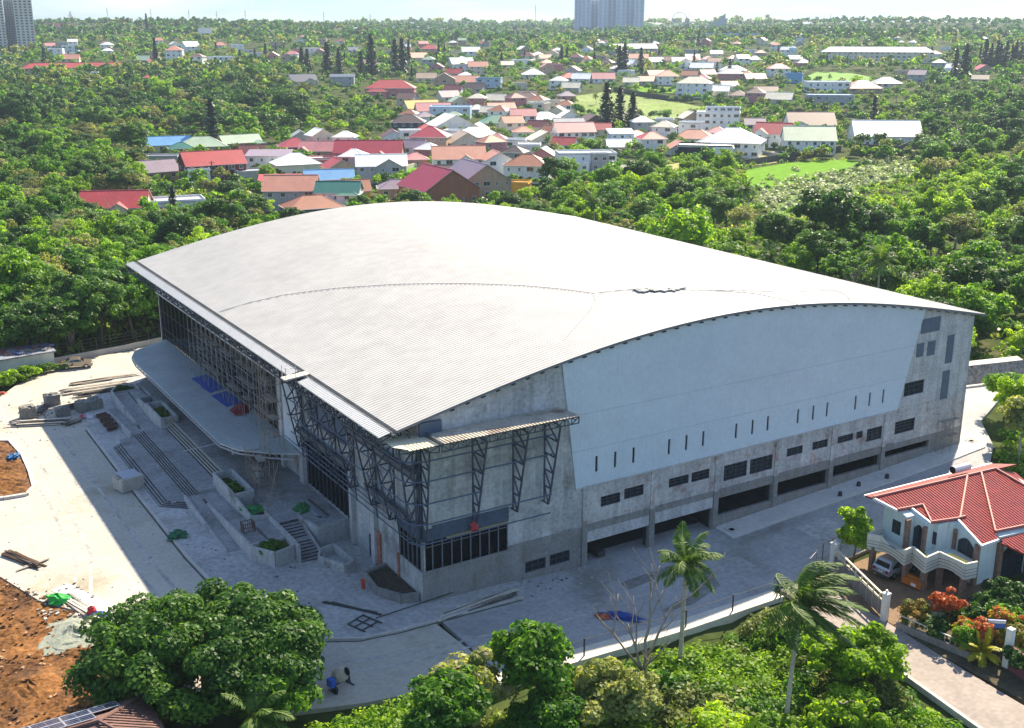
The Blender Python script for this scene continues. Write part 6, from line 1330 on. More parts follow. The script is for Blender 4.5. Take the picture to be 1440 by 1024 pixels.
gz = -.75; g0 = gz - .25
fz = lambda a, b: 6.05 - .25 * b if b > 0 else 6.05 + .3 * b       # low pitched roof falling towards the camera side
def slab(poly, zf, name, mat_, t=.16):
    m = MB(); top = [(p[0], -p[1], zf(*p)) for p in poly]; bot = [(x, y, z - t) for x, y, z in top]; n = len(poly)
    m.face(top, 0); m.face(bot[::-1], 0)
    for k in range(n): m.face([bot[k], bot[(k + 1) % n], top[(k + 1) % n], top[k]], 0)
    return m.build(name, mat_, hh)
r_ = slab([(0, 0), (.89, 2.2), (2.5, 2.3), (2.6, 4.65), (5.6, 5.0), (4.76, 8.65), (6.95, 8.5), (7.6, 7.6), (14, 0)], fz, "roof", tile)
slab([(14, .001), (7.62, 7.6), (17.5, 8.2), (16, .001)], lambda a, b: fz(a, b) + .05 * min(1, b / 3), "roof", tile)
slab([(16, 0), (17.5, 8.2), (19, 0)], lambda a, b: 6.05 - .25 * b - (a - 16) * .3, "roof", tile)
slab([(0, 0), (19, 0), (18.6, -2.6), (.5, -1.6)], fz, "roof", tile)
slab([(7.3, 8.7), (8.2, 7.9), (17, 8.3), (17, 11.4), (8.4, 11.2)], lambda a, b: 3.7 - .22 * (b - 8), "porch_roof", tile)
m = MB()
for a, b in (((0, 0), (16, 0)), ((14, 0), (7.6, 7.6)), ((12, .1), (5.9, 5.0)), ((2.5, 2.3), (3.9, 2.35)), ((3.9, 2.35), (2.7, 4.6)), ((5.6, 5.0), (6.6, 5.0)), ((.89, 2.2), (2.5, 2.3)), ((2.6, 4.65), (5.6, 5.0)), ((7.6, 7.6), (17.5, 8.2)), ((16, 0), (17.5, 8.1))):
    m.tube([(a[0], -a[1], fz(*a) + .06), (b[0], -b[1], fz(*b) + .06)], .13, 6)
m.build("ridge_cap", ridge_m, r_)
m = MB()
for a, b in (((-.04, 0), (.85, 2.25)), ((2.47, 2.3), (2.55, 4.7)), ((5.56, 5.02), (4.7, 8.7)), ((4.7, 8.7), (6.95, 8.55)), ((.46, -1.62), (18.6, -2.62))):
    m.bar((a[0], -a[1], fz(*a) - .06), (b[0], -b[1], fz(*b) - .06), .16, .24)
m.build("fascia", gut, r_)
m = MB(); m.tube([(11.4, 1.2, 6.35), (13.6, 1.25, 6.35)], .38, 14); m.build("water_heater", plain("heater_white", (.6, .6, .62), rough=.3), r_)
m = MB(); m.tube([(11.36, 1.2, 6.35), (11.39, 1.2, 6.35)], .36, 14); m.build("heater_cap", dark_in, r_)
def hwall(poly, z0, zt, name="wall", mat_=None):
    m = MB(); m.prism([(p[0], -p[1]) for p in poly], z0, [min(zt, fz(p[0], p[1]) - .19) for p in poly]); return m.build(name, mat_ or hw_, hh)
hwall([(1.2, .3), (1.2, 3.1), (2.2, 3.1), (2.2, .3)], 2.05, 9)
hwall([(2.21, 2.4), (2.21, 4.4), (3.3, 4.4), (3.3, 2.4)], 2.05, 9)
hwall([(3.31, 2.4), (3.31, 4.9), (18, 4.9), (18, -1.2), (3.31, -.6)], 2.05, 9)
hwall([(5.3, 4.91), (4.9, 8.2), (7.4, 8.1), (7.6, 4.91)], g0, 9)
hwall([(4.62, 4.92), (4.62, 5.2), (5.28, 5.2), (5.28, 4.92)], 2.05, 9)
hwall([(1.4, .4), (5.0, .4), (5.0, 6.0), (1.4, 6.0)], 1.9, 2.04, "floor_slab")
hwall([(5.4, -.4), (5.4, 4.9), (18, 4.9), (18, -1.1)], g0, 2.04, "lower_wall")
hwall([(7.61, 4.91), (7.61, 8.1), (16.5, 8.3), (17, 4.91)], g0, 9, "lower_wall")
def fwin(name, A, b0, b1, z0, z1, arch=0, face="a"):
    m = MB(); n = 8; top = [(b0 + (b1 - b0) * k / n, z1 + arch * math.sin(PI * k / n)) for k in range(n + 1)]
    pts = [(b0, z0)] + top + [(b1, z0)]
    Q = (lambda d, t, z: (A + d, -t, z)) if face == "a" else (lambda d, t, z: (t, -(A - d), z))
    fr = [Q(-.05, t, z) for t, z in pts]; m.face(fr, 1); bk = [Q(.03, t, z) for t, z in pts]
    for k in range(len(pts)): m.face([fr[k], fr[(k + 1) % len(pts)], bk[(k + 1) % len(pts)], bk[k]], 0)
    if arch < .5: m.bar(Q(-.06, (b0 + b1) / 2, z0), Q(-.06, (b0 + b1) / 2, z1 + arch * .9), .05, m=0)
    return m.build(name, [frame_dk, wpane], hh)
fwin("window", 1.2, 1.5, 2.5, 3.0, 4.3); fwin("arched_door", 2.2, 3.2, 4.3, 2.1, 3.9, .45); fwin("window", 3.3, 4.45, 4.86, 2.6, 3.8)
def fwin2():
    m = MB(); P_ = lambda t: (5.3 - .4 * t, -(4.91 + 3.29 * t)); 
    for nm, t0, t1, z0, z1, ar in (("arched_window", .25, .85, 2.0, 3.1, .55),):
        n = 8; pts = [(t0, z0)] + [(t0 + (t1 - t0) * k / n, z1 + ar * math.sin(PI * k / n)) for k in range(n + 1)] + [(t1, z0)]
        m.face([(P_(t)[0] - .06, P_(t)[1] - .0, z) for t, z in pts], 1); m.bar((P_(.62)[0] - .09, P_(.62)[1], z0), (P_(.62)[0] - .09, P_(.62)[1], z1 + .5), .06, m=0)
        m.build(nm, [frame_dk, wpane], hh)
fwin2()
for (a0, a1, b0, b1, z0, z1) in ((1.0, 1.5, 3.1, 3.4, 2.05, 4.9), (2.0, 2.35, 4.3, 4.6, 2.05, 4.5), (4.95, 5.25, 5.2, 5.5, 2.05, 4.0), (4.72, 5.1, 7.9, 8.3, g0, 3.7), (7.5, 7.95, 8.0, 8.45, g0, 3.4), (11.2, 11.7, 8.1, 8.5, g0, 3.3)):
    m = MB(); m.box(a0, a1, -b1, -b0, z0, z1); m.build("stone_pilaster", brick_c, hh)
fwin("porch_opening", 8.2, 8.2, 11.0, g0, 2.2, .6, face="b")
# balcony: slab plus wavy parapet following a zigzag
bq = [(1.1, .3), (-1.1, .85), (-.4, 1.75), (-.58, 4.95), (.6, 4.7), (-.06, 6.9), (1.92, 6.56), (2.1, 9.4), (3.4, 9.5)]; bp_ = [(a, -b) for a, b in bq]
m = MB(); m.prism(bp_ + [(4.85, -8.3), (5.2, -4.9), (5.2, -.4)], 1.75, 2.03); bal = m.build("balcony", cream_w, hh)
m = MB(); band = MB()
for i, (a, b) in enumerate(zip(bp_, bp_[1:])):
    n = 8
    for k in range(n):
        p = [a[0] + (b[0] - a[0]) * k / n, a[1] + (b[1] - a[1]) * k / n]; q = [a[0] + (b[0] - a[0]) * (k + 1) / n, a[1] + (b[1] - a[1]) * (k + 1) / n]
        f0, f1 = k / n, (k + 1) / n; dip = (lambda f: .5 * math.sin(PI * f)) if i == 2 else (lambda f: 0.0); lo = (lambda f: .3 * math.sin(PI * f)) if i in (2, 6) else (lambda f: 0)
        m.wall(p, q, (1.45 + lo(f0), 1.45 + lo(f1)), (3.0 - dip(f0), 3.0 - dip(f1)), .18)
        for z_ in (1.75, 2.05, 2.35): band.wall(p, q, (z_ + lo(f0) * .6, z_ + lo(f1) * .6), (z_ + .05 + lo(f0) * .6, z_ + .05 + lo(f1) * .6), .23)
m.build("parapet", cream_w, bal); band.build("parapet_groove", plain("groove_grey", (.2, .2, .2)), bal)
for (a0, b0, a1, b1) in ((.5, 5.2, .25, 6.4), (2.35, 7.0, 2.5, 9.0)):
    m = MB(); m.wall((a0 + .2, -b0), (a1 + .2, -b1), 2.04, 2.85, .45); m.build("flower_box", [soil], bal)
for (a, b) in [(-.7, 1.25), (.1, 4.6), (.35, 6.5), (2.2, 6.6), (2.4, 9.1)]:
    m = MB(); m.box(a - .22, a + .22, -b - .22, -b + .22, g0, 1.76); m.build("carport_column", brick_c, hh)
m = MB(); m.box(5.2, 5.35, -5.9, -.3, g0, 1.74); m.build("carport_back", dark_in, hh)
m = MB(); m.obox((0, 0, .45), (.5, 0, 0), (0, .95, 0), (0, 0, .32), 0); m.obox((0, 0, .85), (.12, 0, 0), (0, .98, 0), (0, 0, .1), 0); m.obox((-.51, -.2, .35), (.02, 0, 0), (0, .25, 0), (0, 0, .14), 1)
for sx in (-.4, .4):
    for sy in (-.8, .8): m.bar((sx, sy, 0), (sx, sy, .15), .1, m=2)
o = m.build("orange_cart", [noisy("orange_paint", (.50, .15, .02), var=.15, scale=1), wallc("white"), steel]); o.location = W(39.9, -19.6, T(*W(39.9, -19.6)[:2]) + .06); o.rotation_euler = (0, 0, TH + .1); tag(o, "orange box cart with a white plate beside the silver suv", "cart")
# gate and wall
gt = empty("driveway_gate", O, TH, "cream topped sliding gate with white end posts before the carport", "gate")
ga, gb = (36.6, -12.9), (33.2, -22.0); zg = lambda p: T(*W(*p)[:2])
m = MB(); n = 9
P = [(ga[0] + (gb[0] - ga[0]) * k / n, ga[1] + (gb[1] - ga[1]) * k / n) for k in range(n + 1)]
m.wall(ga, gb, zg(ga) + .05, zg(gb) + 1.55, .1); m.build("gate_panel", noisy("gate_grey", (.20, .19, .18), var=.2, scale=.8), gt)
m = MB()
for k in range(n + 1): m.bar((*P[k], zg(P[k]) + .1), (*P[k], zg(P[k]) + 2.2), .09)
for a, b in zip(P, P[1:]): m.bar((*a, zg(a) + 2.15), (*b, zg(b) + 2.15), .16, .14); m.bar((*a, zg(a) + 1.65), (*b, zg(b) + 1.65), .08)
m.build("gate_rail", plain("gate_cream", (.62, .56, .42)), gt)
for p in (ga, gb):
    m = MB(); z = zg(p); m.box(p[0] - .25, p[0] + .25, p[1] - .25, p[1] + .25, z - .2, z + 2.5); m.box(p[0] - .3, p[0] + .3, p[1] - .3, p[1] + .3, z + 2.5, z + 2.62); m.tube([(p[0], p[1], z + 2.62), (p[0], p[1], z + 2.9)], .1, 8); m.build("gate_post", whitewall, gt)
lw = empty("garden_wall", O, TH, "low garden wall with a white rail and pale pillar along the lane at right", "wall")
m = MB(); m.wall((33.0, -23.5), (34.0, -30), gz - .2, gz + .5, .2); m.build("wall", concrete_low, lw)
m = MB(); m.box(35.2, 35.7, -32.6, -32.1, gz - .2, 2.6); m.build("pillar", whitewall, lw); m = MB(); m.wall((35.3, -32.7), (33.6, -40), gz - .2, gz + 2.0, .2); m.build("wall", noisy("maroon_wall", (.2, .07, .08), var=.2, scale=.5), lw)
m = MB()
for k in range(14): m.bar((33.1 + .07 * k, -23.6 - .46 * k, gz + .5), (33.1 + .07 * k, -23.6 - .46 * k, gz + 1.1), .04)
m.bar((33.1, -23.6, gz + 1.1), (34.0, -29.6, gz + 1.1), .08); m.build("railing", wframe, lw)
sg_ = MB(); sg_.box(-.06, .06, -.7, .7, 2.2, 2.9, 0); sg_.bar((0, 0, 0), (0, 0, 2.2), .08, m=1); sg_.box(-.08, -.061, -.7, .7, 2.62, 2.9, 2)
o = sg_.build("blue_sign", [plain("sign_blue", (.05, .12, .4)), steel, wframe]); o.location = W(36.4, -30.4, gz); o.rotation_euler = (0, 0, TH + .9); tag(o, "blue and white board sign in the garden beside the pale pillar", "sign")
# roof with solar panels, lower left
sh = empty("solar_roof_house", O, TH, "brown tiled roof with solar panels at the lower left corner", "house")
brt = noisy("brown_roof_tile", (.16, .09, .075), var=.25, scale=.8, rough=.8, fine=5)
m = MB(); E = [(-42, -7.4, 3.5), (-25.4, -7.4, 3.5), (-25.4, -17, 3.5), (-42, -17, 3.5)]; R = [(-38, -11.8, 5.2), (-29.4, -11.8, 5.2)]
m.face([E[0], E[1], R[1], R[0]]); m.face([E[1], E[2], R[1]]); m.face([E[2], E[3], R[0], R[1]]); m.face([E[3], E[0], R[0]]); m.face(E[::-1]); rf_ = m.build("roof", brt, sh)
m = MB()
for k in range(26): a = -7.5 - .36 * k; m.bar((-25.45, a, 3.56), (-25.45 - min(4.0, (min(-7.4 - a, a + 17)) * .9), a, 3.56 + 1.7 * min(1, min(-7.4 - a, a + 17) / 4.4)), .1, .06)
for a, b in ((E[1], R[1]), (E[2], R[1]), (R[0], R[1])): m.tube([Vector(a) + Vector((0, 0, .08)), Vector(b) + Vector((0, 0, .08))], .14, 6)
m.build("tile_ribs", brt, rf_)
m = MB(); m.box(-41, -26.2, -16.4, -8.2, -.3, 3.4); m.build("wall", cream_w, sh)
pvm = noisy("solar_cell", (.015, .02, .06), var=.2, scale=2, rough=.12, fine=8, spec=.6); pvf = plain("panel_frame", (.55, .56, .6), rough=.3, metal=.6)
for i in range(5):
    for j in range(2):
        if i == 0 and j == 1: continue
        m = MB(); u0 = -27.6 - 1.85 * i; v0 = -7.9 - 1.75 * j; zf = lambda v: 3.68 + (v + 7.4) * (-1.7 / 4.4)
        q = [(u0, v0), (u0 - 1.78, v0), (u0 - 1.78, v0 - 1.68), (u0, v0 - 1.68)]; m.face([(a, b, zf(b) + .06) for a, b in q], 0)
        for k in range(4): a, b = q[k], q[(k + 1) % 4]; m.bar((*a, zf(a[1]) + .06), (*b, zf(b[1]) + .06), .06, .06, 1)
        m.bar((u0 - .89, v0, zf(v0) + .07), (u0 - .89, v0 - 1.68, zf(v0 - 1.68) + .07), .02, .02, 1)
        for t in (.33, .66): m.bar((u0, v0 - 1.68 * t, zf(v0 - 1.68 * t) + .065), (u0 - 1.78, v0 - 1.68 * t, zf(v0 - 1.68 * t) + .065), .015, .02, 1)
        m.build("solar_panel", [pvm, pvf], rf_)
# ================================================================== VEGETATION
LM = dict(
 mango=leafmat("leaf_mango", [(.022, .072, .010), (.055, .145, .016), (.14, .26, .028)], trans=.4, vary=.7),
 bright=leafmat("leaf_bright", [(.11, .22, .010), (.24, .40, .018), (.42, .56, .04)], trans=.6, vary=.75),
 olive=leafmat("leaf_olive", [(.10, .14, .03), (.22, .27, .065), (.38, .40, .15)], trans=.5, vary=.8),
 mid=leafmat("leaf_mid", [(.042, .135, .012), (.12, .27, .018), (.27, .43, .04)], trans=.55, vary=.85),
 fardark=leafmat("leaf_far", [(.02, .06, .018), (.045, .11, .03), (.09, .17, .05)], trans=.35, vary=.4),
 reed=leafmat("leaf_reed", [(.14, .20, .08), (.30, .37, .20), (.46, .50, .34)], trans=.35, vary=.3),
 conifer=leafmat("leaf_conifer", [(.008, .024, .014), (.016, .044, .022), (.036, .075, .034)], trans=.1, vary=.4),
 palm=leafmat("leaf_palm", [(.025, .075, .010), (.075, .155, .022), (.19, .27, .065)], rough=.6, trans=.4, vary=.3),
 yellow=leafmat("leaf_yellow", [(.18, .22, .01), (.34, .34, .02), (.45, .42, .05)], trans=.3, vary=.2),
 orange=leafmat("leaf_orange", [(.34, .06, .02), (.50, .12, .03), (.55, .25, .06)], trans=.4, vary=.2),
 topi=leafmat("leaf_topiary", [(.06, .12, .01), (.16, .18, .012), (.45, .16, .02)], trans=.3, vary=.2),
 dry=leafmat("leaf_dry", [(.14, .11, .06), (.22, .18, .10), (.30, .26, .17)], trans=.2, vary=.4),
 pinkf=leafmat("leaf_pink", [(.03, .07, .015), (.3, .05, .12), (.45, .10, .2)], trans=.3, vary=.2))
bark = noisy("bark", (.16, .13, .10), var=.35, scale=1.5, rough=1, fine=8); barkp = noisy("pale_bark", (.42, .37, .30), var=.25, scale=1.2, rough=.95, fine=7); barkd = noisy("dark_bark", (.10, .085, .07), var=.3, scale=1.5, rough=1, fine=8)
def quads_mesh(name, co, faces_n, mats, tint, mi=None):
    """co: (n,4,3) quads"""
    n = len(co); me = bpy.data.meshes.new(name)
    me.vertices.add(n * 4); me.vertices.foreach_set("co", co.astype(np.float32).reshape(-1))
    me.loops.add(n * 4); me.loops.foreach_set("vertex_index", np.arange(n * 4, dtype=np.int32))
    me.polygons.add(n); me.polygons.foreach_set("loop_start", np.arange(0, n * 4, 4, dtype=np.int32)); me.polygons.foreach_set("loop_total", np.full(n, 4, dtype=np.int32))
    for m in mats: me.materials.append(m)
    if mi is not None: me.polygons.foreach_set("material_index", mi.astype(np.int32))
    at_ = me.attributes.new("tint", "FLOAT", "FACE"); at_.data.foreach_set("value", tint.astype(np.float32))
    me.update(calc_edges=True); return me
def leaf_quads(rs, pos, nrm, size, asp=1.5, fold=.0):
    n = len(pos); nrm = nrm / np.maximum(1e-6, np.linalg.norm(nrm, axis=1, keepdims=True))
    r = rs.normal(size=(n, 3)); t = np.cross(nrm, r); t /= np.maximum(1e-6, np.linalg.norm(t, axis=1, keepdims=True)); b = np.cross(nrm, t)
    s = np.asarray(size).reshape(-1, 1) * np.ones((n, 1)); hx = t * s * asp / 2; hy = b * s / 2
    # pointed leaf: kite shape
    return np.stack([pos - hx, pos + hy - hx * .1, pos + hx, pos - hy - hx * .1], 1)
def clump_centres(rs, n, rx, ry, rz_, z0, jag=.18, flat=-.35):
    out = []
    while len(out) < n:
        d = rs.normal(size=3); d /= np.linalg.norm(d)
        if d[2] < flat: continue
        k = (1 - jag) + jag * rs.uniform(-1.2, 1) if rs.random() < .72 else rs.uniform(.25, .8)
        out.append([d[0] * rx * k, d[1] * ry * k, z0 + d[2] * rz_ * k])
    return np.array(out)
def crown(seed, rx, ry, rz_, z0, ncl, rc, nl, ls, mat_, asp=1.6, jag=.2, flat=-.35, up=.5, core=True, spread=.9, extra=None, frac2=0.0):
    rs = np.random.RandomState(seed); C = clump_centres(rs, ncl, rx, ry, rz_, z0, jag, flat); Q = []; Tn = []; MI = []
    for c in C:
        rr = rc * rs.uniform(.65, 1.25); ct = rs.uniform(-.22, .22); k = int(nl * rs.uniform(.7, 1.3))
        d = rs.normal(size=(k, 3)); d /= np.linalg.norm(d, axis=1, keepdims=True); d[:, 2] = np.where(d[:, 2] < -.35, -d[:, 2], d[:, 2])
        p = c + d * rr * (spread + (1.15 - spread) * rs.random((k, 1))) * np.array([1, 1, .75])
        nr = d + np.array([0, 0, up]) + rs.normal(size=(k, 3)) * .55
        Q.append(leaf_quads(rs, p, nr, ls * rs.uniform(.6, 1.3, k), asp)); Tn.append(np.clip(.45 + ct + rs.normal(size=k) * .2, 0, 1)); MI.append((rs.random(k) < frac2).astype(int))
        if core:
            kc = 9; d = rs.normal(size=(kc, 3)); d /= np.linalg.norm(d, axis=1, keepdims=True); p = c + d * rr * .5
            Q.append(leaf_quads(rs, p, d, np.full(kc, rr * .75), 1.1)); Tn.append(np.clip(.42 + ct + rs.normal(size=kc) * .12, 0, 1)); MI.append(np.zeros(kc, int))
    return quads_mesh("crown", np.concatenate(Q), None, [mat_] if extra is None else [mat_, extra], np.concatenate(Tn), np.concatenate(MI) if extra is not None else None)
def limbs(seed, h, r, spread, mat_, n=5, base_h=.35, bend=.12):
    rg = random.Random(seed); m = MB()
    top = (rg.uniform(-bend, bend) * h, rg.uniform(-bend, bend) * h, h * .7)
    mid = (top[0] * .4, top[1] * .4, h * base_h); m.tube([(0, 0, -.4), (mid[0] * .4, mid[1] * .4, h * base_h * .5), mid, top], r, 8, r2=r * .45)
    for k in range(n):
        a = 2 * PI * k / n + rg.uniform(-.4, .4); f = rg.uniform(.35, .9); b = [mid[i] + (top[i] - mid[i]) * f for i in range(3)]
        e = (b[0] + math.cos(a) * spread * rg.uniform(.6, 1), b[1] + math.sin(a) * spread * rg.uniform(.6, 1), b[2] + h * rg.uniform(.1, .3))
        mm = ((b[0] + e[0]) / 2 + rg.uniform(-.3, .3), (b[1] + e[1]) / 2 + rg.uniform(-.3, .3), b[2] + (e[2] - b[2]) * .35); m.tube([b, mm, e], r * .42, 6, r2=r * .1)
    return m.mesh("trunk", [mat_], True)
def conifer(seed, h, r, mat_, tiers=16, dens=1.0, gap=1.0):
    rs = np.random.RandomState(seed); Q = []; Tn = []
    for t in range(tiers):
        f = t / tiers; z = h * (.1 + .9 * f); R = r * (1 - f) ** .8 * rs.uniform(.8, 1.1) + .12; n = max(5, int(11 * (1 - f * .5) * dens))
        for k in range(n):
            a = 2 * PI * (k + rs.random() * .7) / n; L_ = R * rs.uniform(.75, 1.1); m_ = max(3, int(L_ / .38)); s = np.linspace(.15, 1, m_)
            p = np.stack([math.cos(a) * L_ * s, math.sin(a) * L_ * s, z + .18 * L_ * s - .22 * L_ * s ** 2 + rs.normal(size=m_) * .08], 1)
            nr = np.tile([0, 0, 1.0], (m_, 1)) + rs.normal(size=(m_, 3)) * .6
            Q.append(leaf_quads(rs, p, nr, np.full(m_, .55 * gap) * rs.uniform(.8, 1.3, m_), 1.6)); Tn.append(np.clip(.45 + rs.normal(size=m_) * .25, 0, 1))
    return quads_mesh("crown", np.concatenate(Q), None, [mat_], np.concatenate(Tn))
def palm_crown(seed, z0, L_, nf, mat_, wind=(0, 0), droop=1.0, leaflets=26, lw=.13):
    rs = np.random.RandomState(seed); Q = []; Tn = []
    for k in range(nf):
        a = 2.39996 * k + rs.uniform(-.2, .2); el = math.radians(80 - 105 * (k / nf) ** .9 + rs.uniform(-8, 8)); l_ = L_ * rs.uniform(.8, 1.1)
        d0 = np.array([math.cos(a) * math.cos(el), math.sin(a) * math.cos(el), math.sin(el)]); p = np.array([0, 0, z0], float); d = d0.copy(); pts = [p.copy()]; ds = []
        for s in range(10):
            d = d + np.array([wind[0] * .09, wind[1] * .09, -.13 * droop]) * (.5 + s * .12); d /= np.linalg.norm(d); p = p + d * l_ / 10; pts.append(p.copy()); ds.append(d.copy())
        pts = np.array(pts); tc = rs.uniform(-.2, .2)
        for s in range(10):
            side = np.cross(ds[s], [0, 0, 1]); side /= max(1e-6, np.linalg.norm(side)); upv = np.cross(side, ds[s])
            rw = .05; Q.append(np.array([[pts[s] - side * rw, pts[s] + side * rw, pts[s + 1] + side * rw * .7, pts[s + 1] - side * rw * .7]])); Tn.append(np.array([.9]))
            for q in range(max(1, leaflets // 10)):
                f = (q + rs.random() * .5) / max(1, leaflets // 10); b = pts[s] * (1 - f) + pts[s + 1] * f; u = (s + f) / 10
                ll = L_ * .27 * (math.sin(PI * min(1, .12 + u * .86))) ** .7 * rs.uniform(.85, 1.1)
                for sg in (-1, 1):
                    dr = side * sg * .75 + ds[s] * .55 + np.array([wind[0] * .35, wind[1] * .35, -.42 * droop]) + rs.normal(size=3) * .1; dr /= np.linalg.norm(dr)
                    w_ = np.cross(dr, upv); w_ /= max(1e-6, np.linalg.norm(w_)); w_ *= lw / 2
                    e = b + dr * ll; mid = b + dr * ll * .5; Q.append(np.array([[b - w_ * .6, mid - w_, e, mid + w_]])); Tn.append(np.clip(np.array([.45 + tc + rs.normal() * .15]), 0, 1))
    return quads_mesh("crown", np.concatenate(Q), None, [mat_], np.concatenate(Tn))
def palm_trunk(h, r, lean, mat_):
    m = MB(); pts = [(lean[0] * (k / 6) ** 1.5, lean[1] * (k / 6) ** 1.5, h * k / 6 - (.3 if k == 0 else 0)) for k in range(7)]; m.tube(pts, r, 8, r2=r * .6); return m.mesh("trunk", [mat_], True), pts[-1]
def tree_proto(name, crown_me, trunk_me, extra=()):
    e_ = empty(name); link("trunk", trunk_me, e_); link("crown", crown_me, e_)
    for nm, me in extra: link(nm, me, e_)
    return e_
PROTO = {}
def add_kind(k, name, makers): PROTO[k] = (name, [mk() for mk in makers])
# forest kinds: natural size about 8 m high, 8 m wide
add_kind("mango", "mango_tree", [lambda s=s: (crown(s, 3.9, 3.7, 2.9, 4.6, 70, .85, 90, .24, LM["mango"], jag=.16), limbs(s, 6, .26, 2.2, barkd)) for s in (11, 12, 13)])
add_kind("mid", "broadleaf_tree", [lambda s=s: (crown(s, 3.7, 3.5, 2.9, 4.3, 62, .80, 84, .25, LM["mid"], flat=-.65, jag=.34), limbs(s, 6.4, .22, 2.4, bark)) for s in (21, 22, 23, 24)])
add_kind("bright", "leafy_tree", [lambda s=s: (crown(s, 3.5, 3.6, 2.8, 4.0, 60, .80, 84, .25, LM["bright"], flat=-.7, jag=.36), limbs(s, 6.2, .2, 2.3, bark)) for s in (31, 32, 33)])
add_kind("olive", "airy_tree", [lambda s=s: (crown(s, 3.7, 3.6, 2.3, 4.9, 56, .75, 66, .23, LM["olive"], jag=.42, core=False, extra=LM["dry"], frac2=.28), limbs(s, 6.6, .2, 2.8, barkp, n=7)) for s in (41, 42, 43)])
add_kind("shrub", "shrub", [lambda s=s: (crown(s, 2.0, 1.9, 1.3, 1.1, 22, .6, 34, .27, LM[k], jag=.4, flat=-.1), limbs(s, 1.6, .08, .8, bark)) for s, k in ((51, "bright"), (52, "mid"), (53, "bright"))])
add_kind("pine", "conifer_tree", [lambda s=s: (conifer(s, 10, 1.75, LM["conifer"], 22), palm_trunk(9.6, .2, (0, 0), barkd)[0]) for s in (61, 62)] + [lambda s=s: (conifer(s, 10, 1.0, LM["conifer"], 26, dens=.8), palm_trunk(9.6, .16, (0, 0), barkd)[0]) for s in (63,)])
def mkpalm(s, h, L_, nf, lean, wind=(0, 0), leaflets=26, lw=.16):
    tr, tp = palm_trunk(h, .2, lean, barkp); cr = palm_crown(s, 0, L_, nf, LM["palm"], wind, leaflets=leaflets, lw=lw)
    co = np.empty(len(cr.vertices) * 3, np.float32); cr.vertices.foreach_get("co", co); co = co.reshape(-1, 3) + np.array(tp, np.float32); cr.vertices.foreach_set("co", co.reshape(-1)); cr.update(); return cr, tr
add_kind("palm", "coconut_palm", [lambda s=s: mkpalm(s, 7.5, 3.6, 20, (.5, .3), (.3, 0), 20, .24) for s in (71, 72)])
RG = random.Random(77)
COUNT = {}
MADE = {}
def plant(kind, x, y, s=1.0, label=None, group=None, var=None, sz=None, rot=None, z=None):
    name, protos = PROTO[kind]; i = RG.randrange(len(protos)) if var is None else var; cr, tr = protos[i]
    key = (kind, i)
    if key not in MADE:
        e_ = empty(name); link("trunk", tr, e_); link("crown", cr, e_); MADE[key] = e_
    else: e_ = copy_tree(MADE[key])
    place(e_, (x, y, (T(x, y) if z is None else z) - .15), RG.random() * 6.28 if rot is None else rot, (s, s, s * (sz or RG.uniform(.85, 1.15))))
    e_["label"] = label; e_["category"] = {"pine": "conifer", "palm": "palm tree", "shrub": "shrub"}.get(kind, "tree")
    if group: e_["group"] = group
    elif "group" in e_: del e_["group"]
    COUNT[kind] = COUNT.get(kind, 0) + 1
    return e_
def inpoly(x, y, P):
    c = False; j = len(P) - 1
    for i in range(len(P)):
        if (P[i][1] > y) != (P[j][1] > y) and x < (P[j][0] - P[i][0]) * (y - P[i][1]) / (P[j][1] - P[i][1]) + P[i][0]: c = not c
        j = i
    return c
NOGO_UV = [[(-46, 30), (-34, 34), (-29, 16), (-25, 10), (-22, -8), (-12, -13.5), (0, -15.5), (28, -15.5), (28, -60), (62, -60), (62, -14), (106, -6), (106, 20), (76, 29), (77, 88), (12, 88), (16, 98), (-2, 100), (-13, 98), (-34, 99), (-34, 78), (-46, 66)]]
SMALL_OK = {}
def blocked(x, y, r):
    U, V = UVof(x, y)
    for P in NOGO_UV:
        if inpoly(U, V, P): return True
    if y < 300:
        for k in range(6):
            a = k * PI / 3; uu, vv = UVof(x + r * .7 * math.cos(a), y + r * .7 * math.sin(a))
            if inpoly(uu, vv, NOGO_UV[0]): return True
    for L_ in LAWNS:
        if inpoly(x, y, L_): return True
    for hx, hy, hr, *_ in HOUSES:
        if (x - hx) ** 2 + (y - hy) ** 2 < (hr + r * .55) ** 2: return True
    return False
def hides(x, y, r, h, frac=.22):
    """would this tree stand right in front of a house?"""
    z = T(x, y); px, pb, w = proj((x, y, z)); _, pt, _ = proj((x, y, z + h)); pr = r * F / w; d = math.hypot(x, y)
    for _, _, _, x0, x1, y0, y1, hd in HOUSES:
        if hd < d or hd - d > 260: continue
        ox = min(px + pr, x1) - max(px - pr, x0); oy = min(pb, y1) - max(pt, y0)
        if ox > 0 and oy > 0 and ox * oy > frac * (x1 - x0) * (y1 - y0) * (1.0 if hd - d > 14 else .8): return True
    return False
def at_top(px, ptop, h, y0=120, y1=2500):
    """ground point along a photo column whose tree of height h tops out at row ptop"""
    lo, hi = y0, y1
    for k in range(40):
        y = (lo + hi) / 2; x = (px - CX) / F * (y * CP + H * SP)
        if proj((x, y, T(x, y) + h))[1] > ptop: lo = y
        else: hi = y
    return x, y
TREES = []   # placed (x, y, r)
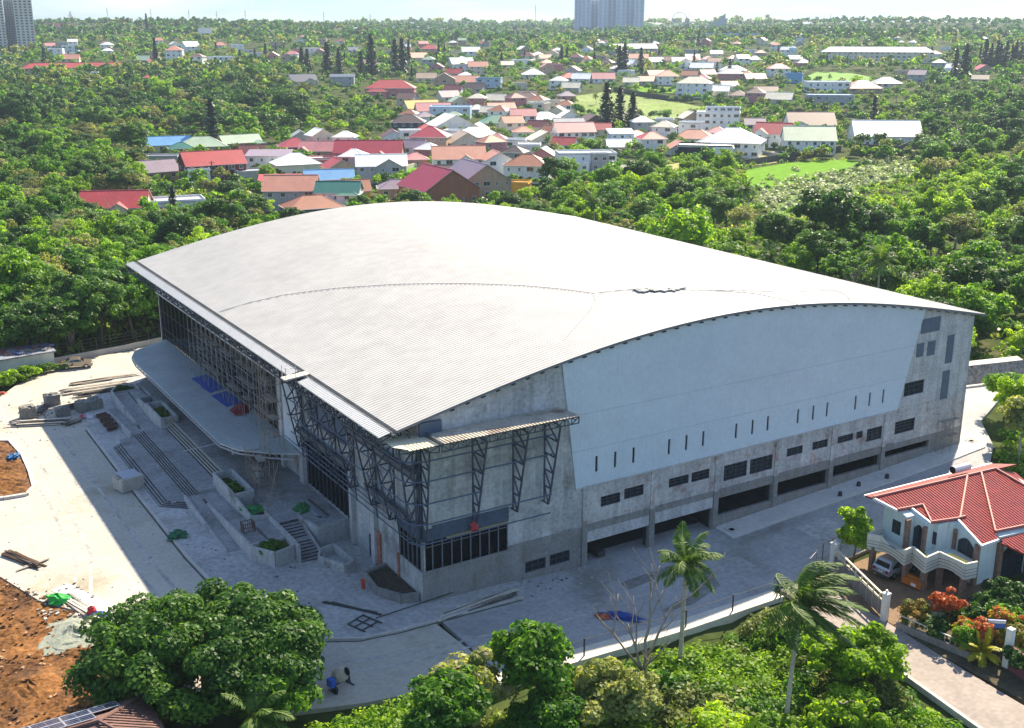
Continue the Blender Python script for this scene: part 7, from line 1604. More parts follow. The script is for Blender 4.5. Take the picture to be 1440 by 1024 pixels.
# --- named conifers and palms first
PN = [(220, 56, 96, "lone slim dark cypress above the long red roof", 2), (300, 142, 206, "tall dark pine at the wood's edge above the pale green roof", 0), (245, 262, 303, "tiered pine in front of the long white flat house", 0), (852, 118, 184, "left of the three tall pines beside the meadow", 0), (871, 124, 184, "middle one of the three tall pines beside the meadow", 0), (889, 131, 186, "right one of the three tall pines beside the meadow", 0),
      (1228, 137, 174, "dark pine standing behind the large white house", 0), (374, 62, 86, "small dark conifer at the left of the far conifer row", 1), (425, 68, 104, "dark conifer in the far left cluster", 1), (433, 70, 104, "right conifer of the far left cluster", 1), (461, 62, 108, "broad dark conifer left of the centre conifers", 0), (477, 70, 106, "second dark conifer left of the centre conifers", 0), (508, 74, 112, "low wide conifer in the centre row", 1), (523, 52, 110, "tallest dark conifer of the centre row", 1), (556, 58, 104, "left cypress of the slim centre trio", 0), (566, 57, 106, "middle cypress of the slim centre trio", 0), (575, 58, 92, "right cypress of the slim centre trio", 2), (505, 40, 58, "far slim conifer above the tallest centre one", 2), (517, 40, 58, "far slim conifer beside another in the haze", 2), (617, 60, 84, "left cypress by the distant red house", 2), (625, 62, 84, "right cypress by the distant red house", 2),
      (790, 65, 92, "left dark conifer below the skyline towers", 1), (797, 68, 92, "right dark conifer below the skyline towers", 1), (871, 66, 104, "left one of the big conifer group in the mid distance", 0), (878, 63, 104, "tallest one of the big conifer group in the mid distance", 1), (901, 68, 100, "right one of the big conifer group in the mid distance", 1), (909, 53, 70, "dark far conifer left of the long grey hall", 0), (916, 54, 70, "second far conifer by the long grey hall", 0), (982, 44, 66, "pointed conifer above the long pale hall", 1), (972, 50, 64, "short conifer above the long pale hall", 0),
      (1342, 72, 112, "left one of the two tall black cypresses", 1), (1355, 67, 116, "right one of the two tall black cypresses", 0), (1377, 65, 92, "slim far cypress right of the black cypresses", 2), (1343, 45, 60, "distant dark conifer on the right skyline", 2),
      (49, 26, 40, "skyline conifer nearest the left high rise", 2), (57, 24, 40, "second skyline conifer from the left high rise", 2), (63, 25, 40, "third skyline conifer from the left high rise", 2), (74, 23, 40, "fourth skyline conifer from the left high rise", 2), (86, 23, 42, "dark skyline conifer above the maroon roof", 1), (101, 20, 43, "tallest skyline conifer right of the maroon roof", 1), (208, 30, 55, "lone slim cypress on the left skyline", 2), (137, 35, 45, "small skyline conifer left of centre", 2)]
for k in range(9): PN.append((1384 + k * 7 + (k % 3), 60 + (k * 5) % 9, 98, "dark conifer in the dense row at the right edge", k % 3))
FC = random.Random(12)
for k in range(60):
    px_, pb_ = FC.uniform(60, 1420), FC.uniform(52, 112); h_ = FC.uniform(.16, .30) * (pb_ - 22)
    PN.append((px_, pb_ - h_, pb_, "scattered dark conifer in the far woods", FC.randrange(3)))
for (px, pt, pb, lb, var) in PN:
    g = ground(px, pb); d = math.hypot(g.x, g.y); h = (pb - pt) * d / F; s = h / 10
    row = "row at the right edge" in lb
    e_ = plant("pine", g.x, g.y, s * (1.15 if var == 0 else 1.0), lb if "pine" in lb or "con" in lb or "cyp" in lb else lb, "conifers in the right edge row" if row else "scattered far conifers" if "scattered" in lb else None, var=0 if var == 1 else 1 if var == 0 else 2, sz=1 / (1.15 if var == 0 else 1)); e_["label"] = lb
    TREES.append((g.x, g.y, 2.5))
PL = [(262, 290, 9, "palm in front of the tall pine by the white flat house"), (1000, 252, 11, "left of the two big palms behind the arena's lane"), (1043, 256, 10, "right of the two big palms behind the arena's lane"), (836, 272, 10, "palm rising just behind the arena roof"), (1231, 356, 11, "palm above the arena roof's right slope"), (152, 308, 8, "palm before the red roofed bungalow"), (770, 192, 7, "palm left of the modern white house"), (331, 200, 7, "palm before the pale green gabled roof"), (673, 72, 9, "left tall palm in the centre distance"), (684, 75, 9, "right tall palm in the centre distance"), (1074, 350, 9, "low palm crown near the arena roof's crest"), (838, 130, 7, "palm by the meadow's left end"), (1165, 105, 6, "small palm at the bright crop field"), (366, 206, 6, "small palm left of the crimson hipped house"), (278, 288, 7, "second palm by the white flat house")]
for (px, pt, h, lb) in PL:
    x, y = at_top(px, pt, h); plant("palm", x, y, h / 9.5, lb); TREES.append((x, y, 2.5))
gr_ = random.Random(8)
n = 0
while n < 46:
    px, pt = gr_.uniform(1255, 1450), gr_.uniform(113, 182); 
    if px < 1290 and pt > 165: continue
    x, y = at_top(px, pt, 9)
    if blocked(x, y, 2) or any((x - a) ** 2 + (y - b) ** 2 < 36 for a, b, c in TREES): n += .2; continue
    plant("palm", x, y, gr_.uniform(.85, 1.15), "coconut palm in the dense grove right of the large white house", "coconut palms of the right grove"); TREES.append((x, y, 3)); n += 1
n = 0
while n < 14:
    px, pt = gr_.uniform(20, 120), gr_.uniform(415, 480); x, y = at_top(px, pt, 6)
    if blocked(x, y, 2): n += .3; continue
    plant("palm", x, y, gr_.uniform(.55, .75), "low palm among the trees at the left edge near the white shed", "low palms by the shed"); TREES.append((x, y, 2.2)); n += 1
# --- forest and village trees
def zone(px, py):
    if py > 335 and px < 330: return "front", "in the dark wood beside the forecourt's far end"
    if px < 208 and py > 190: return "wood", "in the mixed wood along the left side"
    if px < 430 and 96 < py <= 190: return "wood", "in the upper left wood below the long red roof"
    if py > 300 and px > 1050: return "rwood", "in the overgrown slope right of the arena roof"
    if py > 245 and px > 780: return "rwood", "in the green belt behind the arena roof"
    if px > 1285 and py > 105: return "rwood", "in the dense growth at the right edge"
    if py > 104: return "village", "between the village houses"
    return "far", "in the far hazy woods"
def noise2(x, y): return math.sin(x * .031 + 1.3) * math.cos(y * .027 + x * .011) + .6 * math.sin(x * .083 - y * .061)
cand = []
y = 104.0
while y < 2700:
    s = 6.2 if y < 300 else 6.6 if y < 420 else 7.2 if y < 640 else 10 if y < 1000 else 17 if y < 1600 else 28
    nx = int((.94 * y + 50) / s)
    for k in range(nx):
        x = -(.47 * y + 25) + (k + RG.uniform(.05, .95)) * s; yy = y + RG.uniform(-.45, .45) * s; cand.append((x, yy, s))
    y += s
FAR = []
LIST = []
for (x, y, s) in cand:
    px, py, w = proj((x, y, T(x, y)))
    if px < -70 or px > 1510 or py < 30: continue
    zn, zl = zone(px, py); nz = noise2(x, y); q = RG.random()
    if zn == "village" and q < (.05 if py > 150 else .12): continue
    if zn == "far" and q < .15: continue
    q = RG.random()
    if zn == "front": kind = "mango" if q < .3 else "mid" if q < .7 else "bright" if q < .85 else "olive"; sc = RG.uniform(.95, 1.35)
    elif zn == "wood":
        kind = ("olive" if nz > -.05 else "mango" if nz < -.55 else "mid") if q < .6 else RG.choice(["olive", "mid", "bright", "mango", "olive"]); sc = RG.uniform(.7, 1.35)
        if py < 190: kind = "mango" if q < .45 else kind; sc *= 1.12
    elif zn == "rwood":
        kind = ("bright" if nz > -.1 else "mid") if q < .68 else RG.choice(["mango", "mid", "olive", "bright"]); sc = RG.choice([.45, .55, .6, .7, .8, .9, 1.05, 1.3])
        if py < 235 and px > 1290: kind = "mid" if q < .5 else "mango"; sc *= 1.05
    elif zn == "village": kind = RG.choice(["mango", "mid", "mango", "bright", "mid", "olive"]); sc = RG.uniform(.4, .95)
    else: kind = RG.choice(["mango", "mango", "mid", "mid", "olive"]); sc = RG.uniform(.75, 1.3) * (1.0 if y < 1000 else 1.35)
    if 1040 < px < 1300 and 232 < py < 350 - (px - 1040) * .1: sc = min(sc, RG.uniform(.32, .5))
    r = 3.8 * sc
    if blocked(x, y, r): continue
    if any(abs(a - x) < 3.5 and abs(b - y) < 3.5 for a, b, c in TREES): continue
    if zn in ("village", "rwood", "far", "wood") and y < 1300 and hides(x, y, r, 7.4 * sc, .3):
        sc *= .55; r = 3.8 * sc
        if hides(x, y, r, 7.4 * sc, .22): continue
    LIST.append((x, y, kind, sc, zn, zl))
for i_, t_ in enumerate(LIST):
    if t_[3] > .5 and RG.random() < .07 and t_[4] in ("wood", "rwood", "front") and not hides(t_[0], t_[1], 3.8 * t_[3] * 1.55, 8 * t_[3] * 1.55, .12): LIST[i_] = (t_[0], t_[1], RG.choice(["mango", "mango", "mid"]), t_[3] * 1.55, t_[4], t_[5])
LIST.sort(key=lambda t: t[1] / t[3])
LOOK = {"mango": "dark rounded mango like tree", "mid": "mid green bushy tree", "bright": "bright yellow green tree", "olive": "pale olive airy tree"}
CAPS = {"mango": 230, "mid": 220, "bright": 250, "olive": 200}
for (x, y, kind, sc, zn, zl) in LIST:
    if COUNT.get(kind, 0) < CAPS[kind]: plant(kind, x, y, sc, LOOK[kind] + " " + zl, LOOK[kind] + "s " + zl)
    else: FAR.append((x, y, kind, sc))
vr = random.Random(44); nv = 0
for k in range(1500):
    px, py = vr.uniform(330, 1190), vr.uniform(150, 285); g = ground(px, py); sc = vr.uniform(.32, .6)
    if zone(px, py)[0] != "village": continue
    if any((g.x - hx) ** 2 + (g.y - hy) ** 2 < (hr * .86 + 1.4 * sc) ** 2 for hx, hy, hr, *_ in HOUSES) or any(inpoly(g.x, g.y, L_) for L_ in LAWNS): continue
    if any(abs(a - g.x) < 3 and abs(b - g.y) < 3 for a, b, c in TREES) or hides(g.x, g.y, 3.8 * sc, 7.4 * sc, .30): continue
    kd = vr.choice(["mango", "mid", "mid"]); plant(kd, g.x, g.y, sc, "small " + LOOK[kd] + " squeezed between the village houses", "small " + kd + " trees between the village houses"); TREES.append((g.x, g.y, 2)); nv += 1
    if nv > 110: break
print("village trees", nv)
# --- all the remaining, small in the picture: one mass
def far_mass(name, items, lod, fd=False):
    Q = []; Tn = []; MI = []; order = ["mango", "mid", "bright", "olive"]; base = {}
    for kd in order:
        rs = np.random.RandomState(hash(kd) % 1000 if False else order.index(kd) + 5); L_ = []
        for v_ in range(4):
            C = clump_centres(rs, lod[0], 3.3, 3.3, 2.6, 4.4, .3); k = lod[1]; P = []; NR = []; S = []; TT = []
            for c in C:
                d = rs.normal(size=(k, 3)); d /= np.linalg.norm(d, axis=1, keepdims=True); d[:, 2] = np.abs(d[:, 2]) * .9 - .1
                P.append(c + d * 1.15); NR.append(d + [0, 0, .4] + rs.normal(size=(k, 3)) * .5); S.append(rs.uniform(.8, 1.3, k) * lod[2]); TT.append(np.clip(.45 + rs.uniform(-.2, .2) + rs.normal(size=k) * .2, 0, 1))
            L_.append((leaf_quads(rs, np.concatenate(P), np.concatenate(NR), np.concatenate(S), 1.2), np.concatenate(TT)))
        base[kd] = L_
    for (x, y, kd, sc) in items:
        q, t = base[kd][RG.randrange(4)]; a = RG.random() * 6.28; c, s = math.cos(a), math.sin(a); R_ = np.array([[c, s, 0], [-s, c, 0], [0, 0, 1]])
        q = (q.reshape(-1, 3) @ R_) * sc * np.array([1, 1, RG.uniform(.85, 1.2)]) + np.array([x, y, T(x, y) - .3]); Q.append(q.reshape(-1, 4, 3)); Tn.append(np.clip(t + RG.uniform(-.18, .18), 0, 1)); MI.append(np.full(len(t), order.index(kd)))
    me = quads_mesh(name, np.concatenate(Q), None, [LM["mango"], LM["mid"], LM["fardark"], LM["olive"]] if fd else [LM[k] for k in order], np.concatenate(Tn), np.concatenate(MI))
    return tag(link(name, me), kind="stuff")
nr = [t for t in FAR if t[1] < 750]; md = [t for t in FAR if 750 <= t[1] < 1300]; fr = [t for t in FAR if t[1] >= 1300]
print("TREES", COUNT, len(nr), len(md), len(fr))
for nm, it, lod in (("middle_woodland", nr, (20, 16, .75)), ("far_woodland", md, (12, 9, 1.15)), ("horizon_woodland", fr, (8, 6, 1.9))):
    if it: far_mass(nm, it, lod, nm != "middle_woodland")
# --- horizon ridges of trees beyond the last rows
it = []
for k in range(2600):
    y = RG.uniform(2700, 5200); x = RG.uniform(-.5, .5) * y; it.append((x, y, RG.choice(["mango", "mid", "olive"]), RG.uniform(1.6, 3.0)))
far_mass("horizon_ridge_woodland", it, (6, 5, 2.2), True)
# --- undergrowth: one mass of low leaf clumps over the wooded ground
def undergrowth(name, pts, mats, ls, per, rad, hgt):
    rs = np.random.RandomState(4); Q = []; Tn = []; MI = []
    for (x, y, mi, sc) in pts:
        k = per; d = rs.normal(size=(k, 3)); d /= np.linalg.norm(d, axis=1, keepdims=True); d[:, 2] = np.abs(d[:, 2])
        p = np.array([x, y, T(x, y) - .1]) + d * np.array([rad, rad, hgt]) * sc * rs.uniform(.5, 1, (k, 1)); nrm = d + [0, 0, .5] + rs.normal(size=(k, 3)) * .5
        Q.append(leaf_quads(rs, p, nrm, ls * sc * rs.uniform(.6, 1.3, k), 1.7)); Tn.append(np.clip(.5 + rs.uniform(-.25, .25) + rs.normal(size=k) * .18, 0, 1)); MI.append(np.full(k, mi))
    return tag(link(name, quads_mesh(name, np.concatenate(Q), None, mats, np.concatenate(Tn), np.concatenate(MI))), kind="stuff")
pts = []
for k in range(5200):
    y = 105 + 330 * RG.random() ** .7; x = RG.uniform(-.5, .5) * y * 1.0; px, py, w = proj((x, y, T(x, y)))
    if blocked(x, y, 1.2): continue
    zn, zl = zone(px, py)
    if zn == "village" and RG.random() < .2: continue
    pts.append((x, y, RG.choice([0, 0, 1, 1, 2]) if zn == "rwood" else RG.choice([1, 1, 2, 0]), RG.uniform(.7, 1.5) * (1.7 if zn == "front" else 1)))
undergrowth("undergrowth", pts, [LM["bright"], LM["mid"], LM["olive"]], .42, 34, 1.8, 1.3)
# reeds: pale tall grass on the slope behind the arena
pts = []
for k in range(420):
    px = RG.uniform(1060, 1285); py = 296 - (px - 1060) * .25 + RG.gauss(-8, 11); g = ground(px, py)
    if not any((g.x - hx) ** 2 + (g.y - hy) ** 2 < hr * hr for hx, hy, hr, *_ in HOUSES): pts.append((g.x, g.y, 0, RG.uniform(.8, 1.4)))
for k in range(160):
    px, py = RG.gauss(1270, 30), RG.gauss(385, 8); g = ground(px, py)
    if not blocked(g.x, g.y, .5): pts.append((g.x, g.y, 0, RG.uniform(.8, 1.3)))
undergrowth("reeds", pts, [LM["reed"]], .5, 40, 1.2, 1.9)
# ================================================================== NEAR VEGETATION (each hero tree its own)
def hero(name, U, V, cr, tr, label, cat="tree", extra=(), rz=0, s=1.0, z=None):
    w = W(U, V); e_ = empty(name, (w.x, w.y, (T(w.x, w.y) if z is None else z) - .1), rz, label, cat); link("trunk", tr, e_); link("crown", cr, e_); e_.scale = (s, s, s)
    for nm, me in extra: link(nm, me, e_)
    return e_
hero("mango_tree", -20.6, -5.0, crown(101, 8.8, 7.0, 3.9, 4.0, 260, 1.15, 260, .23, LM["mango"], jag=.17, flat=-.45), limbs(101, 9, .45, 4.5, bark, n=7), "huge dark green mango tree at the lower left corner of the road bend")
hero("mango_tree", -17.6, -10.6, crown(102, 2.7, 2.5, 2.4, 3.0, 60, 1.0, 140, .30, LM["mid"], jag=.22), limbs(102, 7, .25, 2.2, bark), "leafy green tree joined to the huge mango's right side")
hero("leafy_tree", -.5, -18.6, crown(103, 2.9, 2.8, 3.3, 5.6, 62, .9, 120, .30, LM["mid"], jag=.25), limbs(103, 7.5, .22, 1.8, bark), "upright green tree standing alone against the shaded road")
hero("leafy_tree", -5.4, -17.4, crown(104, 3.4, 3.0, 2.6, 4.0, 60, .8, 110, .27, LM["olive"], jag=.4, extra=LM["dry"], frac2=.06), limbs(104, 6, .18, 2.4, bark), "yellowish olive tree at the bottom between two green trees")
hero("leafy_tree", -8.2, -19.5, crown(105, 3.0, 2.9, 2.3, 3.6, 54, .8, 110, .27, LM["mid"], jag=.35), limbs(105, 5, .18, 2, bark), "low green tree at the bottom edge right of the mango")
hero("leafy_tree", 4.0, -21.8, crown(106, 3.6, 3.2, 2.3, 3.2, 66, .8, 120, .25, LM["olive"], jag=.3), limbs(106, 5, .18, 2.4, bark), "grey green rounded tree at the bottom centre under the bare tree")
hero("leafy_tree", -1.4, -21.8, crown(107, 2.8, 2.6, 2.2, 3.0, 50, .8, 120, .25, LM["mid"], jag=.3), limbs(107, 5, .18, 2.0, bark), "small green tree at the bottom edge below the lone upright tree")
hero("leafy_tree", 23.8, -27.0, crown(108, 3.6, 3.0, 2.2, 2.2, 70, .85, 120, .27, LM["bright"], jag=.35), limbs(108, 5, .18, 2.4, bark), "bright yellow green tree leaning over the sunlit lane")
hero("leafy_tree", 19.8, -30.5, crown(109, 2.8, 2.6, 1.6, 1.6, 46, .7, 110, .26, LM["bright"], jag=.35), limbs(109, 4.4, .16, 2.2, bark), "low bright bushy tree right of the windblown palm's trunk")
hero("leafy_tree", 9.8, -27.5, crown(110, 2.8, 2.6, 1.5, 1.4, 46, .7, 110, .26, LM["bright"], jag=.35), limbs(110, 4, .16, 2.2, bark), "broad green bush tree at the bottom left of the windblown palm")
hero("leafy_tree", 39.2, -13.0, crown(111, 1.5, 1.5, 2.6, 3.2, 34, .6, 110, .22, LM["bright"], jag=.3, flat=-.8), limbs(111, 4.6, .12, .9, bark), "bright green upright tree at the left end of the red roofed house")
hero("leafy_tree", 72.5, -7.0, crown(112, 3.0, 2.8, 3.2, 5.0, 50, .85, 60, .32, LM["olive"], jag=.4), limbs(112, 7, .18, 2.2, barkp, n=7), "airy tree behind the red tiled roof beside the sunlit road")
hero("leafy_tree", 78.0, -2.6, crown(113, 3.2, 3.0, 2.8, 5.0, 50, .85, 70, .32, LM["bright"], jag=.35), limbs(113, 7, .18, 2.2, bark), "bright tree at the right edge above the red tiled roof")
# coconut palms
def big_palm(U, V, h, L_, nf, lean, wind, label, seed):
    tr, tp = palm_trunk(h, .2, lean, barkp); cr = palm_crown(seed, 0, L_, nf, LM["palm"], wind, droop=1.0, leaflets=60, lw=.11)
    co = np.empty(len(cr.vertices) * 3, np.float32); cr.vertices.foreach_get("co", co); co = co.reshape(-1, 3) + np.array(tp, np.float32); cr.vertices.foreach_set("co", co.reshape(-1)); cr.update()
    w = W(U, V); e_ = empty("coconut_palm", (w.x, w.y, T(w.x, w.y) - .1), 0, label, "palm tree"); link("trunk", tr, e_); link("crown", cr, e_)
    m = MB(); rg = random.Random(seed)
    for k in range(7): a = k * .9; m.tube([(tp[0] + .28 * math.cos(a), tp[1] + .28 * math.sin(a), tp[2] - .35), (tp[0] + .34 * math.cos(a), tp[1] + .34 * math.sin(a), tp[2] - .15)], .13, 6)
    m.build("coconuts", plain("coconut", (.20, .17, .05)), e_); return e_
big_palm(14.6, -17.2, 9.6, 3.3, 20, (.2, .2), (.5, .1), "coconut palm rising before the shaded road beside the bare tree", 201)
big_palm(16.4, -27.4, 10.4, 4.7, 26, (.5, .2), (2.3, .1), "windblown coconut palm with fronds swept right near the lane", 202)
big_palm(-19.6, -13.2, 3.0, 3.0, 16, (.2, .2), (.6, .1), "feathery palm at the bottom edge in front of the mango tree", 203)
# bare tree
def bare(seed, h, mat_, spread=1.0, forks=4, levels=3, rad=.016):
    rg = random.Random(seed); m = MB()
    def grow(p, d, L_, r, lv):
        pts = [p]; q = Vector(p)
        for k in range(4): d = (d + Vector((rg.uniform(-.18, .18), rg.uniform(-.18, .18), .10))).normalized(); q = q + d * L_ / 4; pts.append(tuple(q))
        m.tube(pts, r, 6, r2=r * .5)
        if lv == 0: return
        for k in range(rg.choice([2, 3]) if lv < levels else forks):
            a = rg.uniform(0, 6.28); t = rg.randrange(2, 5); nd = (d * .7 + Vector((math.cos(a), math.sin(a), .25)) * spread * .75).normalized(); grow(pts[t], nd, L_ * rg.uniform(.55, .85), r * .5, lv - 1)
    grow((0, 0, -.3), Vector((.05, 0, 1)), h * .45, h * rad, levels); return m.mesh("branches", [mat_], True)
w = W(8.6, -19.8); o = link("bare_tree", bare(7, 15, noisy("grey_branch", (.26, .22, .18), var=.3, scale=1, rough=1), .95, 5, 3)); o.location = (w.x, w.y, T(w.x, w.y)); tag(o, "leafless grey tree with long forked branches before the side road", "bare tree")
for k, (px, py, h, lb) in enumerate([(82, 372, 11, "pale leafless tree with tangled branches in the left wood"), (905, 250, 8, "bare spreading tree beside the village lane"), (1225, 425, 8, "grey bare tree just behind the arena roof's right slope")]):
    g = ground(px, py); o = link("bare_tree", bare(20 + k, h, barkp, 1.0, 6, 4)); o.location = g; o.rotation_euler = (0, 0, k); tag(o, lb, "bare tree")
# shrubs and garden plants
def small(name, U, V, cr, label, cat="shrub", h=1.2, z=None, tr=None):
    return hero(name, U, V, cr, tr or limbs(int(U * 7 + V) % 97, h, .06, .4, bark, n=4), label, cat, z=z)
small("round_topiary", 34.2, -24.4, crown(301, 1.15, 1.15, 1.1, 1.5, 40, .35, 130, .11, LM["topi"], jag=.06, flat=-.8), "round clipped topiary with an orange top beside the gate post", "topiary")
small("round_topiary", 37.6, -31.0, crown(302, 1.15, 1.15, 1.0, 1.4, 36, .35, 120, .11, LM["topi"], jag=.06, flat=-.8), "round clipped topiary behind the pale pillar at the right edge", "topiary")
small("flowering_shrub", 36.4, -26.0, crown(303, 1.9, 1.9, 1.7, 2.3, 34, .38, 60, .22, LM["orange"], jag=.5, core=False), "tall shrub with orange red leaf tips in the garden", h=3.0)
small("flowering_shrub", 35.2, -28.2, crown(304, 1.2, 1.3, 1.2, 1.6, 22, .35, 60, .2, LM["orange"], jag=.5, core=False, extra=LM["bright"], frac2=.3), "shorter orange red shrub nearest the lane", h=2.0)
small("flowering_shrub", 40.5, -31.5, crown(305, 1.6, 1.5, 1.3, 2.0, 26, .38, 60, .22, LM["orange"], jag=.5, core=False), "orange red shrub at the right edge by the blue sign", h=2.4)
small("shrub", 34.9, -25.9, crown(306, .9, .9, .9, 1.0, 18, .35, 80, .16, LM["reed"], jag=.3), "pale variegated shrub below the orange red one")
w = W(34.6, -30.6); cr = palm_crown(310, 1.0, 1.9, 16, LM["yellow"], (.1, 0), droop=.8, leaflets=40, lw=.14); hero("yellow_palm", 34.6, -30.6, cr, palm_trunk(1.0, .12, (0, 0), bark)[0], "small bright yellow palm on the lane's garden edge", "palm tree")
small("shrub", 42.6, -26.6, crown(307, 2.0, 2.0, 1.4, 1.4, 40, .5, 80, .2, LM["mango"], jag=.3), "dark shrub against the red roofed house's white wall")
small("shrub", 40.0, -28.5, crown(308, 1.9, 1.8, 1.2, 1.2, 36, .5, 80, .2, LM["mid"], jag=.3), "green shrub in the shaded front garden")
small("shrub", 38.0, -34.5, crown(309, 2.2, 1.8, 1.2, 1.2, 36, .5, 80, .2, LM["mango"], jag=.3), "dark shrub at the right edge below the blue sign")
for k, (u_, v_, zt_, lb) in enumerate([(-7.0, 29.5, 1.7, "dark green plant growing in the near raised planter box"), (-7.0, 57.2, 1.7, "dark green plant growing in the far raised planter box"), (-8.4, 14.8, 1.2, "low dark shrubs filling the near eight sided planter"), (-8.3, 71.6, 1.2, "low dark shrubs filling the far eight sided planter")]):
    small("planter_shrub", u_, v_, crown(320 + k, .75 if k < 2 else 1.3, 2.2 if k < 2 else .9, .7, .15, 26, .32, 70, .17, LM["mango"], jag=.3, flat=0), lb, z=zt_, h=.5).rotation_euler = (0, 0, TH)
small("hedge", -20.0, 87.2, crown(330, 4.4, 1.3, 1.5, .6, 60, .6, 60, .26, LM["bright"], jag=.25, flat=0), "bright green hedge clump below the white shed", "hedge").rotation_euler = (0, 0, TH + .4)
small("hedge", -14.8, 90.2, crown(331, 4.0, .7, 1.0, .5, 40, .5, 60, .24, LM["mango"], jag=.25, flat=0), "dark hedge along the white shed's right end", "hedge").rotation_euler = (0, 0, TH + .1)
# understorey of the lot below the side road
pts = []
for k in range(2600):
    u_ = RG.uniform(-12, 27.5); v_ = RG.uniform(-45, -14.6)
    if u_ > 27.4 - (-v_ - 14) * .12 or v_ > -16.4 or (u_ < 0 and v_ > -15.8 - .2 * (0 - u_)): continue
    w = W(u_, v_); f = math.sin(u_ * .45) + math.cos(v_ * .5 + u_ * .2)
    pts.append((w.x, w.y, (0 if f > .1 else 1 if f > -.8 else 2) if RG.random() < .75 else RG.randrange(3), RG.uniform(.55, 1.15) * (1.35 if u_ < 20 else 1)))
undergrowth("lot_undergrowth", pts, [LM["bright"], LM["mid"], LM["olive"]], .18, 125, .95, 1.15)
gp = []
for k in range(900):
    u_ = RG.uniform(20, 27); v_ = RG.uniform(-46, -33); w = W(u_, v_)
    if u_ < 27.6 - (-v_ - 14) * .12: gp.append((w.x, w.y, 0, RG.uniform(.5, .9)))
undergrowth("tall_grass", gp, [LM["bright"]], .22, 40, .6, .5)
for k, (u_, v_, s_) in enumerate([(-13.5, 98.5, 1.0), (-9.5, 99.5, 1.25), (-4.5, 101.5, 1.1), (1, 104, 1.2), (6, 105, 1.3), (11, 107, 1.2), (-18, 100, 1.1), (-24, 99.5, 1.2), (-29, 97, 1.1), (10.5, 98, .9)]):
    w = W(u_, v_); plant(RG.choice(["mango", "mid", "mango"]), w.x, w.y, s_ * 1.15, "tall dark tree standing just behind the mesh fence and white shed", "trees just behind the mesh fence")
for k, (u_, v_, s_) in enumerate([(77, 33, .8), (80, 40, 1.0), (78, 50, 1.0), (79, 60, 1.0), (79, 70, .9), (80, 80, 1.0), (84, 26, .9), (91, 23, 1.0), (98, 22, 1.0), (74, 92, .9), (64, 93, 1), (54, 93, .9), (44, 94, 1), (34, 94, .9), (24, 95, 1.)]):
    w = W(u_, v_); plant(RG.choice(["bright", "mid", "bright"]), w.x, w.y, s_, "leafy tree pressed close behind the arena's rear wall", "trees close behind the arena")

pts = []
for k in range(420):
    u_ = RG.uniform(-26, -6); v_ = RG.uniform(-24, -11.5); w = W(u_, v_)
    if v_ > -13.2 - .0 * u_ and u_ > -17: continue
    if -42 < u_ < -24.5 and v_ > -18: continue
    pts.append((w.x, w.y, RG.choice([0, 0, 1]), RG.uniform(.6, 1.2)))
undergrowth("roadside_undergrowth", pts, [LM["bright"], LM["mid"]], .18, 125, .95, 1.15)

for k in range(16):
    px, py = (RG.uniform(5, 195), RG.uniform(215, 420)) if k < 11 else (RG.uniform(1080, 1420), RG.uniform(270, 470)); g = ground(px, py)
    if blocked(g.x, g.y, 1): continue
    o = link("bare_tree", bare(60 + k, RG.uniform(7, 10), barkp, 1.0, 6, 4, .014)); o.location = g; tag(o, "pale leafless twiggy tree " + ("in the left wood" if k < 11 else "on the overgrown slope right of the arena"), "bare tree", "pale leafless trees " + ("in the left wood" if k < 11 else "on the right slope"))
hero("leafy_tree", 84.0, 3.2, crown(115, 3.0, 3.0, 2.6, 3.6, 50, .8, 90, .25, LM["mid"], jag=.35), limbs(115, 5, .18, 2.2, bark), "green tree at the right edge between the road and the red tiled roof")

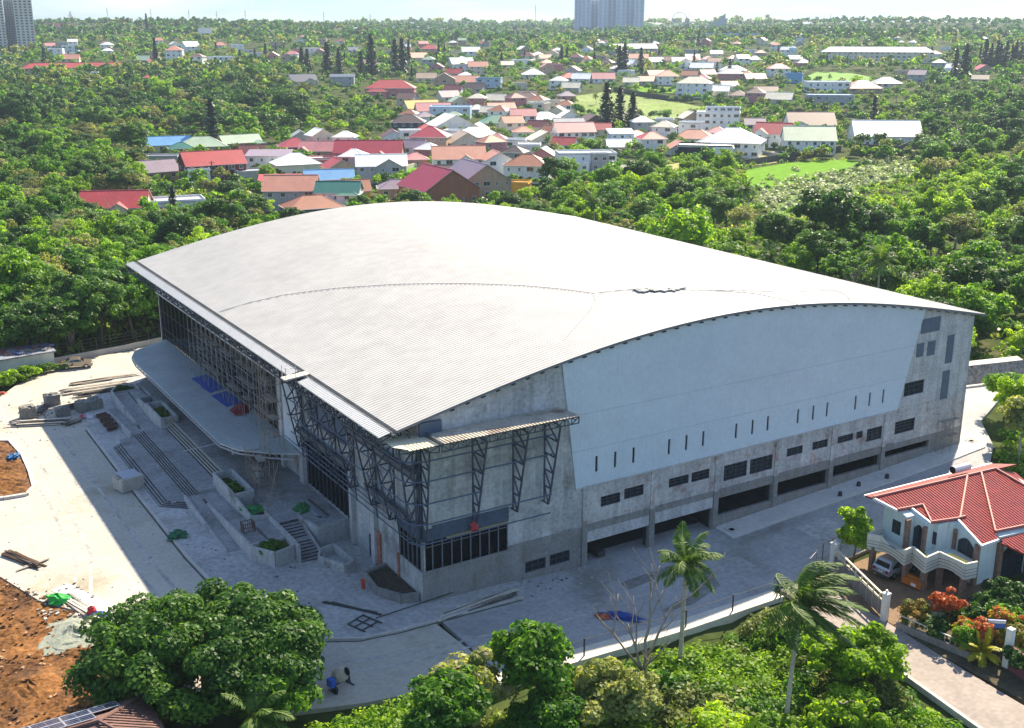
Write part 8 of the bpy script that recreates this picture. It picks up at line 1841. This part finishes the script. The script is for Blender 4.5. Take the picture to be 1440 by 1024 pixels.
pts = []
for k in range(260):
    u_, v_ = (RG.uniform(60, 96), RG.uniform(-12, 7)) if k < 150 else (RG.uniform(73, 104), 0)
    if k >= 150: v_ = 30.5 - (u_ - 72) * .55 + RG.uniform(0, 9)
    elif v_ > -10.5 + max(0, u_ - 62) * .62: continue
    w = W(u_, v_); pts.append((w.x, w.y, RG.choice([0, 1, 1]), RG.uniform(.7, 1.3)))
undergrowth("verge_undergrowth", pts, [LM["bright"], LM["mid"]], .24, 80, 1.0, 1.3)

for k, (u_, v_, r_, h_, kd) in enumerate([(34.2, -26.6, 1.2, 1.6, "mango"), (34.6, -29.2, 1.3, 1.9, "mid"), (35.2, -33.6, 1.4, 1.9, "mango"), (36.0, -36.4, 1.6, 2.1, "mid"), (37.6, -27.6, 1.6, 1.7, "mango"), (38.8, -25.2, 1.2, 1.2, "mid")]):
    small("shrub", u_, v_, crown(340 + k, r_, r_, h_ * .62, h_ * .7, 26, .42, 80, .17, LM[kd], jag=.3, flat=-.3), ("dark " if kd == "mango" else "mid green ") + ["hedge shrub beside the orange topiary along the lane", "hedge shrub between the orange shrub and the yellow palm", "shrub just past the pale pillar along the lane", "shrub lowest along the lane at the right edge", "shrub in the middle of the garden behind the orange shrubs", "shrub beside the house's wavy balcony"][k], h=1.4)
small("flowering_shrub", 35.6, -30.0, crown(350, 1.1, 1.1, 1.2, 1.9, 24, .34, 60, .2, LM["orange"], jag=.5, core=False), "orange red leaved shrub just above the yellow palm", h=2.0)
small("flowering_shrub", 38.3, -29.6, crown(351, 1.2, 1.2, 1.1, 2.2, 24, .34, 60, .2, LM["orange"], jag=.5, core=False, extra=LM["bright"], frac2=.4), "mixed orange and green shrub left of the blue sign", h=2.2)
# ================================================================== HAZE
def haze(dens, col=(.50, .63, .78)):
    m = MB(); m.box(-4200, 4200, -140, 7600, -40, 175)
    me = m.mesh("haze", []); mt = bpy.data.materials.new("haze_air"); mt.use_nodes = True; nt = mt.node_tree
    nt.nodes.remove(nt.nodes["Principled BSDF"]); v = nt.nodes.new("ShaderNodeVolumePrincipled"); v.inputs["Color"].default_value = c4(col); v.inputs["Density"].default_value = dens; v.inputs["Anisotropy"].default_value = .2
    nt.links.new(v.outputs[0], nt.nodes["Material Output"].inputs["Volume"]); me.materials.append(mt)
    return tag(link("haze", me), kind="stuff")
haze(.00012)
